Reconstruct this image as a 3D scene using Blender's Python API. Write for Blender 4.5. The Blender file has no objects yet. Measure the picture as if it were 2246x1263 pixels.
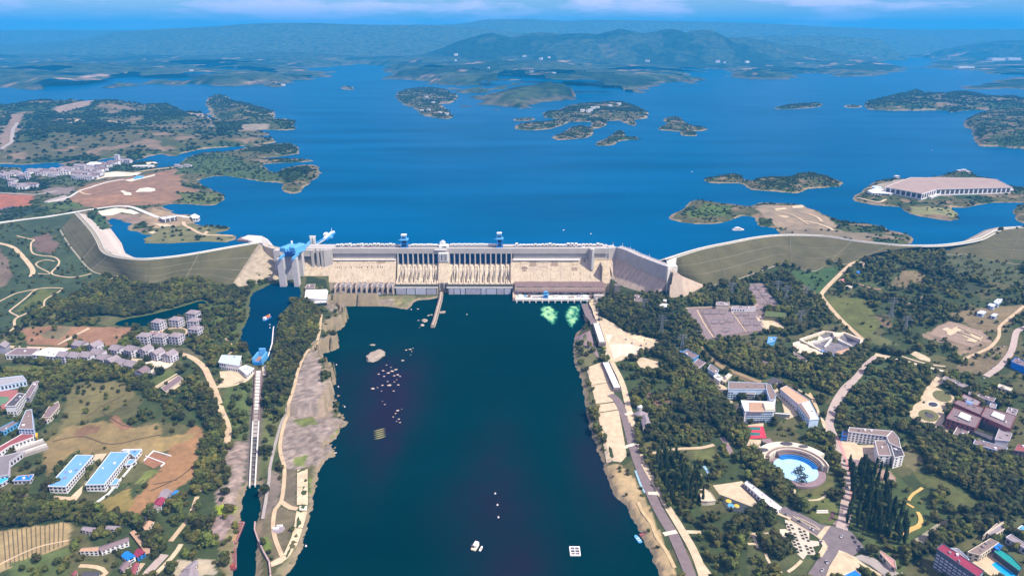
import bpy, bmesh, math, random
import numpy as np
from mathutils import Vector, Matrix
from mathutils.geometry import delaunay_2d_cdt

# ------------------------------------------------------------------ camera, sky, sun, exposure
SC = bpy.context.scene
COL = SC.collection
CAMH, PITCH, FPX, CX, CY = 520.0, math.radians(20.4),1497.0,1123.0,631.5   # 24 mm lens, photograph 2246 x 1263
SUN_DIR = Vector((0.56,-0.30,0.80)).normalized()
cam_data = bpy.data.cameras.new("camera")
cam_data.sensor_width = 36.0
cam_data.lens = 36.0 * FPX / 2246.0
cam_data.clip_start, cam_data.clip_end = 5.0,200000.0
cam = bpy.data.objects.new("camera", cam_data)
cam.location = (0,0, CAMH)
cam.rotation_euler = (math.pi / 2 - PITCH, 0,0)
COL.objects.link(cam)
SC.camera = cam

world = bpy.data.worlds.new("World")
SC.world = world
world.use_nodes = True
wn, wl = world.node_tree.nodes, world.node_tree.links
bg = wn["Background"]
sky = wn.new("ShaderNodeTexSky")
sky.sky_type = 'NISHITA'
sky.sun_disc = False
sky.sun_elevation = math.asin(SUN_DIR.z)
sky.sun_rotation = math.atan2(SUN_DIR.x, SUN_DIR.y)
sky.air_density, sky.dust_density, sky.ozone_density = 1.0,0.3,2.5
bg.inputs["Strength"].default_value = 0.086
# broken cumulus all round the sky, procedural on the view direction
geo = wn.new("ShaderNodeTexCoord")
mp = wn.new("ShaderNodeMapping"); mp.inputs["Scale"].default_value = (1.0,1.0,6.0)
nz = wn.new("ShaderNodeTexNoise"); nz.inputs["Scale"].default_value = 6.0; nz.inputs["Detail"].default_value = 9; nz.inputs["Roughness"].default_value = 0.58
rp = wn.new("ShaderNodeValToRGB"); rp.color_ramp.elements[0].position = 0.45; rp.color_ramp.elements[1].position = 0.57
mx = wn.new("ShaderNodeMixRGB"); mx.inputs["Color2"].default_value = (14.5,11.0,14.0,1)
ml = wn.new("ShaderNodeMath"); ml.operation = 'MULTIPLY'; ml.inputs[1].default_value = 0.8
wl.new(geo.outputs["Generated"], mp.inputs["Vector"]); wl.new(mp.outputs[0], nz.inputs["Vector"])
wl.new(nz.outputs["Fac"], rp.inputs[0]); wl.new(rp.outputs[0], ml.inputs[0]); wl.new(ml.outputs[0], mx.inputs["Fac"])
wl.new(sky.outputs[0], mx.inputs["Color1"]); wl.new(mx.outputs[0], bg.inputs["Color"])

sun_data = bpy.data.lights.new("sun", 'SUN')
sun_data.energy = 5.0
sun_data.angle = math.radians(0.5)
sun_data.color = (1.0,0.925,0.78)
sun = bpy.data.objects.new("sun", sun_data)
sun.rotation_euler = SUN_DIR.to_track_quat('Z', 'Y').to_euler()
COL.objects.link(sun)

SC.view_settings.view_transform = 'Standard'
SC.view_settings.look = 'None'
SC.view_settings.exposure = 0.58
SC.view_settings.gamma = 1.0
SC.view_settings.use_curve_mapping = False
SC.render.engine = 'CYCLES'
SC.cycles.use_denoising = True
SC.cycles.max_bounces = 5
SC.cycles.diffuse_bounces = 2
SC.cycles.glossy_bounces = 2
SC.cycles.volume_bounces = 0
SC.cycles.use_adaptive_sampling = False

RES_Z, CREST_Z, CHAN_Z = 75.0,85.0,25.0          # reservoir, crest and canal levels above the tailwater (z = 0)
HAZE_DENSITY, HAZE_COL = 7.0e-5,(0.03,0.44,1.0)

# ------------------------------------------------------------------ from the photograph to the ground
SP, CP = math.sin(PITCH), math.cos(PITCH)
def at(px, py, z=0.0):
    u, v = (px - CX) / FPX, (CY - py) / FPX
    dz, dy = -SP + CP * v, CP + SP * v
    t = (z - CAMH) / dz
    return Vector((u * t, dy * t, z))
WIN = {  # enlarged views the outlines were traced in: x0, y0, scale
 'A': (0,400,2.995), 'B': (0,820,2.851), 'C': (560,480,5.052), 'D': (960,480,4.159), 'E': (1450,480,2.822),
 'F': (1250,640,3.508), 'G': (1250,900,3.48), 'H': (1750,800,2.728), 'I': (0,0,2.0), 'J': (1123,0,2.0),
 'K': (680,640,2.027), 'L': (0,180,3.209), 'M': (0,660,4.859), 'N': (0,800,4.074), 'O': (120,1000,4.802),
 'P': (1570,760,6.648), 'Q': (1600,900,6.317), 'R': (1950,760,4.858), 'S': (1900,1000,4.803), 'T': (1640,1050,5.929),
 'U': (440,740,2.415), 'V': (560,480,6.315), 'W': (0,330,6.07), 'X': (860,500,7.893), 'Y': (1440,370,2.787), 'Z': (1980,560,5.741), 'px': (0,0,1.0)}
def T(w, pts):
    x0, y0, s = WIN[w]
    return [(x0 + a / s, y0 + b / s) for a, b in pts]

# ------------------------------------------------------------------ noise
def _hash(ix, iy, seed):
    h = (ix.astype(np.int64) * 374761393 + iy.astype(np.int64) * 668265263 + seed * 974711) & 0xffffffff
    h = ((h ^ (h >> 13)) * 1274126177) & 0xffffffff
    return ((h ^ (h >> 16)) & 0xffff) / 65535.0
def vnoise(x, y, seed=0):
    ix, iy = np.floor(x), np.floor(y)
    fx, fy = x - ix, y - iy
    fx, fy = fx * fx * (3 - 2 * fx), fy * fy * (3 - 2 * fy)
    a, b = _hash(ix, iy, seed), _hash(ix + 1, iy, seed)
    c, d = _hash(ix, iy + 1, seed), _hash(ix + 1, iy + 1, seed)
    return (a * (1 - fx) + b * fx) * (1 - fy) + (c * (1 - fx) + d * fx) * fy
def fbm(x, y, seed=0, o=4):
    s, a, t = 0.0,1.0,0.0
    for k in range(o):
        s = s + a * vnoise(x * 2 ** k + 17.3 * k, y * 2 ** k - 9.1 * k, seed + k); t += a; a *= 0.5
    return s / t

# ------------------------------------------------------------------ polygons
def inside(poly, x, y):
    poly = np.asarray(poly, float); r = np.zeros(np.shape(x), bool)
    xa, ya = poly[:, 0], poly[:, 1]; xb, yb = np.roll(xa, -1), np.roll(ya, -1)
    for i in range(len(poly)):
        if ya[i] == yb[i]: continue
        c = ((ya[i] > y) != (yb[i] > y))
        r ^= c & (x < (xb[i] - xa[i]) * (y - ya[i]) / (yb[i] - ya[i]) + xa[i])
    return r
def dist_line(poly, x, y, closed=True):
    poly = np.asarray(poly, float); d = np.full(np.shape(x),1e18)
    n = len(poly)
    for i in range(n if closed else n - 1):
        a, b = poly[i], poly[(i + 1) % n]; e = b - a; L = e @ e
        if L == 0: continue
        t = np.clip(((x - a[0]) * e[0] + (y - a[1]) * e[1]) / L, 0,1)
        d = np.minimum(d, (x - a[0] - t * e[0]) ** 2 + (y - a[1] - t * e[1]) ** 2)
    return np.sqrt(d)
def smooth(pts, n=5, closed=False):
    P = [np.array(p, float) for p in pts]; out = []; m = len(P)
    for i in range(m if closed else m - 1):
        p0 = P[(i - 1) % m] if closed or i > 0 else 2 * P[0] - P[1]
        p1, p2 = P[i], P[(i + 1) % m]
        p3 = P[(i + 2) % m] if closed or i + 2 < m else 2 * p2 - p1
        for k in range(n):
            t = k / n
            out.append(tuple(0.5 * (2 * p1 + (p2 - p0) * t + (2 * p0 - 5 * p1 + 4 * p2 - p3) * t * t + (3 * p1 - p0 - 3 * p2 + p3) * t ** 3)))
    if not closed: out.append(tuple(P[-1]))
    return out
def resample(pts, n):
    P = np.asarray(pts, float); s = np.r_[0, np.cumsum(np.linalg.norm(np.diff(P, axis=0), axis=1))]
    q = np.linspace(0, s[-1], n)
    return np.stack([np.interp(q, s, P[:, k]) for k in range(P.shape[1])],1)

# ------------------------------------------------------------------ materials
MATS = {}
def mat(name, c1, c2=None, scale=0.15, rough=0.85, bump=0.0, contrast=0.5, spec=0.3, detail=5, stretch=(1,1,1), attr=None, rand=0.0, metal=0.0):
    """noise-mottled Principled material; scale in cycles per metre of world position"""
    if name in MATS: return MATS[name]
    m = bpy.data.materials.new(name); m.use_nodes = True
    n, l = m.node_tree.nodes, m.node_tree.links
    b = n["Principled BSDF"]; b.inputs["Roughness"].default_value = rough
    b.inputs["Specular IOR Level"].default_value = spec; b.inputs["Metallic"].default_value = metal
    g = n.new("ShaderNodeNewGeometry"); mp = n.new("ShaderNodeMapping"); mp.inputs["Scale"].default_value = stretch
    l.new(g.outputs["Position"], mp.inputs["Vector"])
    t = n.new("ShaderNodeTexNoise"); t.inputs["Scale"].default_value = scale; t.inputs["Detail"].default_value = detail; t.inputs["Roughness"].default_value = 0.62
    l.new(mp.outputs[0], t.inputs["Vector"])
    r = n.new("ShaderNodeValToRGB"); r.color_ramp.elements[0].position = 0.5 - 0.5 * (1 - contrast) * 0.6; r.color_ramp.elements[1].position = 0.5 + 0.5 * (1 - contrast) * 0.6
    l.new(t.outputs["Fac"], r.inputs[0])
    c2 = c2 or tuple(c * 0.75 for c in c1)
    mixn = n.new("ShaderNodeMixRGB"); l.new(r.outputs[0], mixn.inputs["Fac"])
    if attr:
        a = n.new("ShaderNodeAttribute"); a.attribute_name = attr
        v1 = n.new("ShaderNodeMixRGB"); v1.blend_type = 'MULTIPLY'; v1.inputs["Fac"].default_value = 1; v1.inputs["Color2"].default_value = (*c1,1)
        v2 = n.new("ShaderNodeMixRGB"); v2.blend_type = 'MULTIPLY'; v2.inputs["Fac"].default_value = 1; v2.inputs["Color2"].default_value = (*c2,1)
        l.new(a.outputs["Color"], v1.inputs["Color1"]); l.new(a.outputs["Color"], v2.inputs["Color1"])
        l.new(v1.outputs[0], mixn.inputs["Color1"]); l.new(v2.outputs[0], mixn.inputs["Color2"])
    else:
        mixn.inputs["Color1"].default_value = (*c1,1); mixn.inputs["Color2"].default_value = (*c2,1)
    out = mixn.outputs[0]
    if rand:
        oi = n.new("ShaderNodeObjectInfo"); hs = n.new("ShaderNodeHueSaturation"); mr = n.new("ShaderNodeMapRange")
        mr.inputs["To Min"].default_value = 1 - rand; mr.inputs["To Max"].default_value = 1 + rand
        l.new(oi.outputs["Random"], mr.inputs["Value"]); l.new(mr.outputs[0], hs.inputs["Value"])
        mh = n.new("ShaderNodeMapRange"); mh.inputs["To Min"].default_value = 0.5 - rand * 0.09; mh.inputs["To Max"].default_value = 0.5 + rand * 0.05
        w2 = n.new("ShaderNodeMath"); w2.operation = 'FRACT'; w3 = n.new("ShaderNodeMath"); w3.operation = 'MULTIPLY'; w3.inputs[1].default_value = 7.31
        l.new(oi.outputs["Random"], w3.inputs[0]); l.new(w3.outputs[0], w2.inputs[0]); l.new(w2.outputs[0], mh.inputs["Value"]); l.new(mh.outputs[0], hs.inputs["Hue"])
        l.new(out, hs.inputs["Color"]); out = hs.outputs[0]
    l.new(out, b.inputs["Base Color"])
    if bump:
        bp = n.new("ShaderNodeBump"); bp.inputs["Strength"].default_value = 0.8; bp.inputs["Distance"].default_value = bump
        l.new(t.outputs["Fac"], bp.inputs["Height"]); l.new(bp.outputs[0], b.inputs["Normal"])
    MATS[name] = m
    return m

def mat_strata(name, c1, c2, cjoint, lift=3.0, stain=0.35):
    """poured concrete: mottled, horizontal lift lines, vertical run-off streaks"""
    m = mat(name, c1, c2, scale=0.06, rough=0.9, contrast=0.15)
    n, l = m.node_tree.nodes, m.node_tree.links; b = n["Principled BSDF"]
    src = b.inputs["Base Color"].links[0].from_socket
    g = n.new("ShaderNodeNewGeometry")
    mp = n.new("ShaderNodeMapping"); mp.inputs["Scale"].default_value = (0.35,0.35,0.012); l.new(g.outputs["Position"], mp.inputs["Vector"])
    t = n.new("ShaderNodeTexNoise"); t.inputs["Scale"].default_value = 1.0; t.inputs["Detail"].default_value = 4; l.new(mp.outputs[0], t.inputs["Vector"])
    r = n.new("ShaderNodeValToRGB"); r.color_ramp.elements[0].position = 0.5; r.color_ramp.elements[1].position = 0.72; l.new(t.outputs["Fac"], r.inputs[0])
    k = n.new("ShaderNodeMath"); k.operation = 'MULTIPLY'; k.inputs[1].default_value = stain; l.new(r.outputs[0], k.inputs[0])
    m1 = n.new("ShaderNodeMixRGB"); m1.inputs["Color2"].default_value = (*cjoint, 1); l.new(k.outputs[0], m1.inputs["Fac"]); l.new(src, m1.inputs["Color1"])
    sx = n.new("ShaderNodeSeparateXYZ"); l.new(g.outputs["Position"], sx.inputs[0])
    d = n.new("ShaderNodeMath"); d.operation = 'DIVIDE'; d.inputs[1].default_value = lift; l.new(sx.outputs["Z"], d.inputs[0])
    f = n.new("ShaderNodeMath"); f.operation = 'FRACT'; l.new(d.outputs[0], f.inputs[0])
    c = n.new("ShaderNodeMath"); c.operation = 'LESS_THAN'; c.inputs[1].default_value = 0.09; l.new(f.outputs[0], c.inputs[0])
    q = n.new("ShaderNodeMath"); q.operation = 'MULTIPLY'; q.inputs[1].default_value = 0.4; l.new(c.outputs[0], q.inputs[0])
    m2 = n.new("ShaderNodeMixRGB"); m2.inputs["Color2"].default_value = (*cjoint, 1); l.new(q.outputs[0], m2.inputs["Fac"]); l.new(m1.outputs[0], m2.inputs["Color1"])
    l.new(m2.outputs[0], b.inputs["Base Color"])
    return m

# ------------------------------------------------------------------ mesh builder and tagging
class MB:
    def __init__(s): s.v, s.f = [],[]
    def add(s, verts, faces):
        k = len(s.v); s.v += [tuple(p) for p in verts]; s.f += [tuple(i + k for i in f) for f in faces]; return s
    def box(s, c, d, rz=0.0, taper=1.0):
        x, y, z = d[0] / 2, d[1] / 2, d[2]; co, si = math.cos(rz), math.sin(rz); V = []
        for zz, k in ((0,1.0),(z, taper)):
            for a, b in ((-x, -y),(x, -y),(x, y),(-x, y)):
                a, b = a * k, b * k
                V.append((c[0] + a * co - b * si, c[1] + a * si + b * co, c[2] + zz))
        return s.add(V, [(3,2,1,0),(4,5,6,7),(0,1,5,4),(1,2,6,5),(2,3,7,6),(3,0,4,7)])
    def prism(s, poly, z0, z1, inset=None):
        P = [(p[0], p[1]) for p in poly]
        if sum(P[i][0] * P[(i + 1) % len(P)][1] - P[(i + 1) % len(P)][0] * P[i][1] for i in range(len(P))) < 0: P = P[::-1]
        n = len(P); f0 = (lambda i: z0 if not isinstance(z0,(list, tuple)) else z0[i]); f1 = (lambda i: z1 if not isinstance(z1,(list, tuple)) else z1[i])
        V = [(p[0], p[1], f0(i)) for i, p in enumerate(P)] + [(p[0], p[1], f1(i)) for i, p in enumerate(P)]
        return s.add(V, [tuple(range(n))[::-1], tuple(range(n, 2 * n))] + [(i, (i + 1) % n, n + (i + 1) % n, n + i) for i in range(n)])
    def beam(s, a, b, w, h=None):
        a, b = Vector(a), Vector(b); h = h or w; d = (b - a)
        if d.length < 1e-6: return s
        d.normalize(); up = Vector((0,0,1)) if abs(d.z) < 0.95 else Vector((0,1,0))
        sx = d.cross(up).normalized() * (w / 2); sz = sx.normalized().cross(d) * (h / 2)
        V = [p + i * sx + j * sz for p in (a, b) for i, j in ((-1,-1),(1,-1),(1,1),(-1,1))]
        return s.add(V, [(0,1,2,3),(7,6,5,4),(0,4,5,1),(1,5,6,2),(2,6,7,3),(3,7,4,0)])
    def cyl(s, c, r, h, n=12, r2=None):
        r2 = r if r2 is None else r2
        V = [(c[0] + q * math.cos(2 * math.pi * i / n), c[1] + q * math.sin(2 * math.pi * i / n), z) for q, z in ((r, c[2]),(r2, c[2] + h)) for i in range(n)]
        return s.add(V, [tuple(range(n))[::-1], tuple(range(n, 2 * n))] + [(i, (i + 1) % n, n + (i + 1) % n, n + i) for i in range(n)])
    def loft(s, line, prof, closed=True, cap=True):
        """line: plan polyline; prof: (offset to its right-hand side, z) pairs swept along it"""
        L = [Vector((p[0], p[1])) for p in line]; n, m = len(L), len(prof); V = []
        for i in range(n):
            d1 = (L[i] - L[i - 1]).normalized() if i else (L[1] - L[0]).normalized()
            d2 = (L[i + 1] - L[i]).normalized() if i < n - 1 else d1
            if not i: d1 = d2
            t = (d1 + d2).normalized(); nr = Vector((t.y, -t.x)); k = 1 / max(0.5, t.dot(d1))
            for o, z in prof: V.append((L[i].x + nr.x * o * k, L[i].y + nr.y * o * k, z))
        F = [(i * m + j, (i + 1) * m + j, (i + 1) * m + (j + 1) % m, i * m + (j + 1) % m) for i in range(n - 1) for j in range(m if closed else m - 1)]
        if cap and closed: F += [tuple(range(m)), tuple(range((n - 1) * m, n * m))[::-1]]
        return s.add(V, F)
    def build(s, name, m, parent=None, recalc=False, smooth=False, **kw):
        me = bpy.data.meshes.new(name); me.from_pydata(s.v, [], s.f)
        if recalc:
            b = bmesh.new(); b.from_mesh(me); bmesh.ops.recalc_face_normals(b, faces=b.faces); b.to_mesh(me); b.free()
        if m: me.materials.append(m)
        if smooth: me.polygons.foreach_set('use_smooth', [True] * len(me.polygons))
        return link(name, me, parent, **kw)
def link(name, me, parent=None, **kw):
    o = bpy.data.objects.new(name, me); COL.objects.link(o)
    if parent is not None:
        o.parent = parent; o.matrix_parent_inverse = parent_inv(parent)
    for k, v in kw.items(): o[k] = v
    return o
def parent_inv(p):
    m = p.matrix_basis.copy()
    if p.parent is not None: m = parent_inv(p.parent).inverted() @ p.matrix_parent_inverse @ m
    return m.inverted()
def thing(name, label, cat, loc=(0,0,0), group=None):
    o = bpy.data.objects.new(name, None); o.location = loc; COL.objects.link(o); o.empty_display_size = 2
    o['label'] = label; o['category'] = cat
    if group: o['group'] = group
    return o
def tag(o, label, cat, group=None):
    o['label'] = label; o['category'] = cat
    if group: o['group'] = group
    return o
def grid_mesh(name, X, Y, Zs, keep=None):
    ny, nx = X.shape
    V = np.stack([X, Y, Zs],-1).reshape(-1,3).astype(np.float32)
    idx = np.arange(nx * ny).reshape(ny, nx)
    Q = np.stack([idx[:-1, :-1], idx[:-1,1:], idx[1:, 1:], idx[1:, :-1]],-1)
    if keep is not None: Q = Q[keep[:-1, :-1] & keep[:-1,1:] & keep[1:, 1:] & keep[1:, :-1]]
    Q = Q.reshape(-1,4)
    used = np.zeros(nx * ny, bool); used[Q.ravel()] = True
    re = np.cumsum(used) - 1; V = V[used]; Q = re[Q]
    me = bpy.data.meshes.new(name)
    me.vertices.add(len(V)); me.vertices.foreach_set('co', V.ravel())
    me.loops.add(Q.size); me.loops.foreach_set('vertex_index', Q.ravel().astype(np.int32))
    me.polygons.add(len(Q)); me.polygons.foreach_set('loop_start', np.arange(0, Q.size, 4, dtype=np.int32))
    me.polygons.foreach_set('use_smooth', np.ones(len(Q), bool))
    me.update(calc_edges=True)
    return me, used
def set_col(me, rgb):
    a = me.color_attributes.new('cover', 'FLOAT_COLOR', 'POINT')
    a.data.foreach_set('color', np.concatenate([rgb, np.ones((len(rgb),1))],1).astype(np.float32).ravel())
RNG = random.Random(11)
NP = np.random.default_rng(7)

_ORD = ['', 'second', 'third', 'fourth', 'fifth', 'sixth', 'seventh', 'eighth', 'ninth', 'tenth', 'eleventh', 'twelfth']
def rank(k): return _ORD[k] if k < 12 else '%d%s' % (k + 1, {1: 'st', 2: 'nd', 3: 'rd'}.get((k + 1) % 10, 'th') if (k + 1) % 100 not in (11,12,13) else 'th')
def nth(k, n):
    """place of a repeat in its row"""
    if k == 0: return 'leftmost of its row'
    if k == n - 1: return 'rightmost of its row'
    return (rank(k) + ' from the left') if k < (n + 1) // 2 else (rank(n - 1 - k) + ' from the right')
# ------------------------------------------------------------------ downstream ground: heights from spot levels
SPOT = [  # photo x, y, level in metres above the tailwater
(520,632,30),(600,650,26),(330,630,42),(200,610,52),(100,560,62),(0,540,68),(-200,560,72),(0,500,74),(0,650,48),(0,750,36),(150,690,40),(300,690,29),(450,690,27),
(420,760,29),(300,750,34),(200,770,34),(500,800,26.5),(480,900,20),(440,1040,14),(300,850,32),(300,950,26),(200,1050,22),(50,900,28),(0,1000,24),
(-150,1100,22),(100,1150,20),(200,1230,16),(400,1200,9),(460,1120,8),(500,1000,9),(520,1100,5),(500,1240,4),(-300,800,32),(-400,1000,26),(0,1400,16),(400,1400,6),
(640,665,27),(660,720,26),(620,800,22),(632,900,12),(600,1000,9),(640,1100,7),(620,1200,6),(690,800,9),(730,950,6),(590,850,19),(560,830,26),(590,780,26.5),(545,950,8),(575,950,9),
(1310,660,11),(1330,760,10),(1330,900,8),(1380,1050,6.5),(1480,1200,7),(1400,700,24),(1440,655,28),(1500,660,32),(1600,640,38),(1600,720,26),(1700,600,50),(1880,570,64),
(2000,558,68),(2246,585,68),(2500,600,72),(2246,700,52),(2050,680,50),(1900,700,38),(1800,740,28),(1700,780,24),(1500,780,17),(1450,900,10),(1600,900,15),(1650,1000,12),
(1500,1050,8),(1600,1200,7),(1750,1050,12),(1880,1150,10),(1900,900,22),(2000,800,32),(2100,900,26),(2246,850,36),(2246,1000,24),(2000,1050,16),(2100,1200,14),(2400,1250,16),
(2500,1000,28),(2600,800,45),(1600,1400,6),(2200,1450,12),(150,480,76),(-100,480,76),(1780,575,56)]
_S = np.array([at(a, b, c) for a, b, c in SPOT])
_SX, _SZ = _S[:, :2] / 100.0, _S[:, 2]
_A = np.linalg.norm(_SX[:, None] - _SX[None], axis=2)
_n = len(_S)
_M = np.zeros((_n + 3, _n + 3)); _M[:_n, :_n] = -_A - 0.05 * np.eye(_n) * -1; _M[:_n, _n] = 1; _M[:_n, _n + 1:] = _SX; _M[_n, :_n] = 1; _M[_n + 1:, :_n] = _SX.T
_W = np.linalg.solve(_M, np.r_[_SZ, 0,0,0])

# water outlines, photo pixels -> plan
RIVER = [(560,1263),(566,1180),(560,1150),(575,1120),(570,1080),(571,1062),(543,1062),(532,1090),(527,1120),(524,1160),(519,1200),(508,1263),(505,1330),(575,1330),
 ]  # lower canal (joined to the river below the frame)
RIVER_MAIN = [(620,1275),(650,1230),(668,1180),(680,1130),(690,1075),(702,1030),(715,1005),(735,1000),(722,975),(748,950),(757,925),(742,905),(728,885),(735,868),(716,850),(722,832),(712,812),(694,800),(698,783),
 (710,775),(738,762),(722,752),(716,735),(742,722),(752,705),(735,690),(712,680),(700,668),(735,672),(768,671),(800,671),(850,672),(880,676),(895,678),(912,660),(940,657),(952,655),(985,650),(1130,648),(1150,662),(1284,664),(1280,690),(1284,712),(1262,735),(1258,770),(1262,800),(1272,822),
 (1278,850),(1283,880),(1290,920),(1302,965),(1318,1000),(1330,1040),(1345,1080),(1375,1110),(1395,1150),(1415,1190),(1435,1230),(1452,1275),(1470,1340),(600,1340)]
CANAL = [(548,650),(575,632),(600,622),(648,622),(660,640),(655,658),(636,668),(618,690),(606,720),(598,760),(590,792),(574,800),(560,800),(548,772),(530,758),(526,735),(536,712),(545,690)]
POND = [(250,712),(275,700),(330,690),(400,672),(440,660),(452,666),(430,684),(380,696),(350,702),(335,712),(300,716)]
def plan(pts, z): return [tuple(at(a, b, z)[:2]) for a, b in pts]
RIVER_W, RIVERM_W, CANAL_W, POND_W = plan(RIVER, 0.0), plan(smooth(RIVER_MAIN, 3, True),0.0), plan(smooth(CANAL, 3, True), CHAN_Z), plan(smooth(POND, 3, True),29.0)

def base_h(x, y):
    q = np.stack([np.ravel(x), np.ravel(y)],1) / 100.0; out = np.zeros(len(q))
    for k in range(0, len(q),40000):
        d = np.linalg.norm(q[k:k + 40000, None] - _SX[None], axis=2)
        out[k:k + 40000] = -d @ _W[:_n] + _W[_n] + q[k:k + 40000] @ _W[_n + 1:]
    return out.reshape(np.shape(x))
def bank(h, x, y, poly, z, slope, closed=True):
    d = dist_line(poly, x, y); ins = inside(poly, x, y)
    land = np.minimum(h, z + 0.25 + d * slope)
    land = np.maximum(land, z + np.minimum(0.4, d * 0.2))
    return np.where(ins, z - np.minimum(4.0, d * 0.4), land), d, ins

# exact height lookup is done on the ground lattice, so that roads and buildings sit on the mesh itself
GX0, GX1, GY0, GY1, GS = -1560.0,1620.0,430.0,1800.0,3.0
gx, gy = np.arange(GX0, GX1, GS), np.arange(GY0, GY1, GS)
X, Y = np.meshgrid(gx, gy)
bh = np.zeros_like(X)
cx, cy = np.arange(GX0, GX1 + 20,20.0), np.arange(GY0, GY1 + 20,20.0)      # the spot levels are smooth: evaluate on a coarse lattice
CXX, CYY = np.meshgrid(cx, cy); CB = base_h(CXX, CYY)
def bil(A, x, y, x0, y0, s):
    i = np.clip((x - x0) / s, 0, A.shape[1] - 1.001); j = np.clip((y - y0) / s, 0, A.shape[0] - 1.001)
    a, b = i.astype(int), j.astype(int); u, v = i - a, j - b
    return (A[b, a] * (1 - u) + A[b, a + 1] * u) * (1 - v) + (A[b + 1, a] * (1 - u) + A[b + 1, a + 1] * u) * v
GH = bil(CB, X, Y, GX0, GY0,20.0)
und = (fbm(X / 90, Y / 90,3,3) - 0.5) * 5.0
GH = GH + und
ROCK_W = plan([(700,660),(690,700),(655,790),(630,900),(612,1000),(600,1040),(660,1060),(700,1010),(760,960),(770,900),(730,780),(770,690),(720,650)],6.0)
rockm = inside(ROCK_W, X, Y)
GH = np.where(rockm, GH + (fbm(X / 9, Y / 9,21,4) - 0.5) * 4 + (np.abs(vnoise((X * .8 + Y * .6) / 30,(Y * .8 - X * .6) / 9,5) - 0.5) - 0.25) * 5 + (np.abs(vnoise(X / 11, Y / 8,6) - .5) - .25) * 3, GH)
SHORE_D = np.full_like(X, 1e9); WATER = np.zeros(X.shape, bool)
for poly, z, sl in ((RIVERM_W, 0.0,0.55),(RIVER_W, 0.0,0.8),(CANAL_W, CHAN_Z, 0.35),(POND_W, 29.0,0.3)):
    p = np.array(poly); sel = (X > p[:, 0].min() - 120) & (X < p[:, 0].max() + 120) & (Y > p[:, 1].min() - 120) & (Y < p[:, 1].max() + 120)
    jit = (fbm(X[sel] / 7, Y[sel] / 7,9,3) - 0.5) * np.where(rockm[sel],36,7)
    h, d, ins = bank(GH[sel], X[sel] + jit, Y[sel] + jit * 0.7, poly, z, sl)
    h = np.where(WATER[sel] & ~ins, GH[sel], h); GH[sel] = h; WATER[sel] |= ins; SHORE_D[sel] = np.minimum(SHORE_D[sel], np.where(ins, -d, d))
def G(x, y): return bil(GH, np.asarray(x, float), np.asarray(y, float), GX0, GY0, GS)
def Gs(x, y): return float(G(np.array([x]), np.array([y]))[0])
# foot of the dam and the bed of the inclined lift
_l = (X > -395) & (X < 212) & (Y > 1302)
GH = np.where(_l & (X < -150) & (Y < 1352), np.minimum(GH, 2.6 + 0.5 * fbm(X / 12, Y / 12,4,3)), np.where(_l, -4.0, GH))
for _a, _b in (((567,808),(553,1067)),):
    _p, _q = at(*_a, 26.5), at(*_b, 1.8); _e = _q - _p; _t = np.clip(((X - _p.x) * _e.x + (Y - _p.y) * _e.y) / (_e.x ** 2 + _e.y ** 2),0,1)
    _d = np.hypot(X - _p.x - _t * _e.x, Y - _p.y - _t * _e.y); _z = _p.z + _t * _e.z; _m = (_d < 16) & (_t > 0) & (_t < 1)
    GH[_m] = np.minimum(GH[_m],(_z - 2.2 + np.maximum(0, _d - 7) * 0.5)[_m])
_bp = [tuple(at(a, b, 29)[:2]) for a, b in T('E', [(880,760),(1008,716),(1060,722),(1078,748),(1130,722),(1224,760),(1216,786),(1080,848),(1000,816)])]
GH[inside(_bp, X, Y)] -= 6.5
def gp(px, py, lift=0.0):
    z = 22.0
    for _ in range(14):
        p = at(px, py, z + lift)
        z = 0.4 * z + 0.6 * Gs(p.x, p.y)
    p = at(px, py, z + lift); return Vector((p.x, p.y, z))
def gpoly(pts): return [tuple(gp(a, b)[:2]) for a, b in pts]

# cover colours painted on the plan (what grows or lies there), tree density beside it
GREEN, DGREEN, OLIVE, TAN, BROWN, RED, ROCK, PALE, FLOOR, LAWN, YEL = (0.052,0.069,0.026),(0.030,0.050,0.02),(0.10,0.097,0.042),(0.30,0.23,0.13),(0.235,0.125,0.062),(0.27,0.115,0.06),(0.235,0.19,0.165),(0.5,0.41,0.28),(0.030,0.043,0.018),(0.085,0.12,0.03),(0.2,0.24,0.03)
COVER = np.zeros(X.shape + (3,)); COVER[:] = GREEN
DENS = np.full(X.shape, 0.42)                       # chance of a tree per 6 m cell
nzc = fbm(X / 60, Y / 60,40,4)
DENS = np.where(nzc > 0.54,0.12, DENS); DENS = np.where(nzc < 0.42,0.75, DENS)
COVER[nzc > 0.58] = OLIVE
ROADMASK = np.zeros(X.shape, bool)
def region(poly):
    p = np.array(poly); a, b = max(0, int((p[:, 0].min() - GX0) / GS)), min(X.shape[1], int((p[:, 0].max() - GX0) / GS) + 2)
    c, d = max(0, int((p[:, 1].min() - GY0) / GS)), min(X.shape[0], int((p[:, 1].max() - GY0) / GS) + 2)
    if a >= b or c >= d: return (slice(0,0), slice(0,0)), np.zeros((0,0), bool)
    sl = (slice(c, d), slice(a, b))
    return sl, inside(poly, X[sl], Y[sl])
def paint(pts, col=None, dens=None, ragged=0.0):
    poly = gpoly(pts); sl, m = region(poly)
    if ragged: m = inside(poly, X[sl] + (fbm(X[sl] / 12, Y[sl] / 12,77,3) - 0.5) * ragged * 2, Y[sl] + (fbm(X[sl] / 12, Y[sl] / 12,99,3) - 0.5) * ragged * 2)
    if col is not None: COVER[sl][m] = col
    if dens is not None: DENS[sl][m] = dens
    return poly
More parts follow.
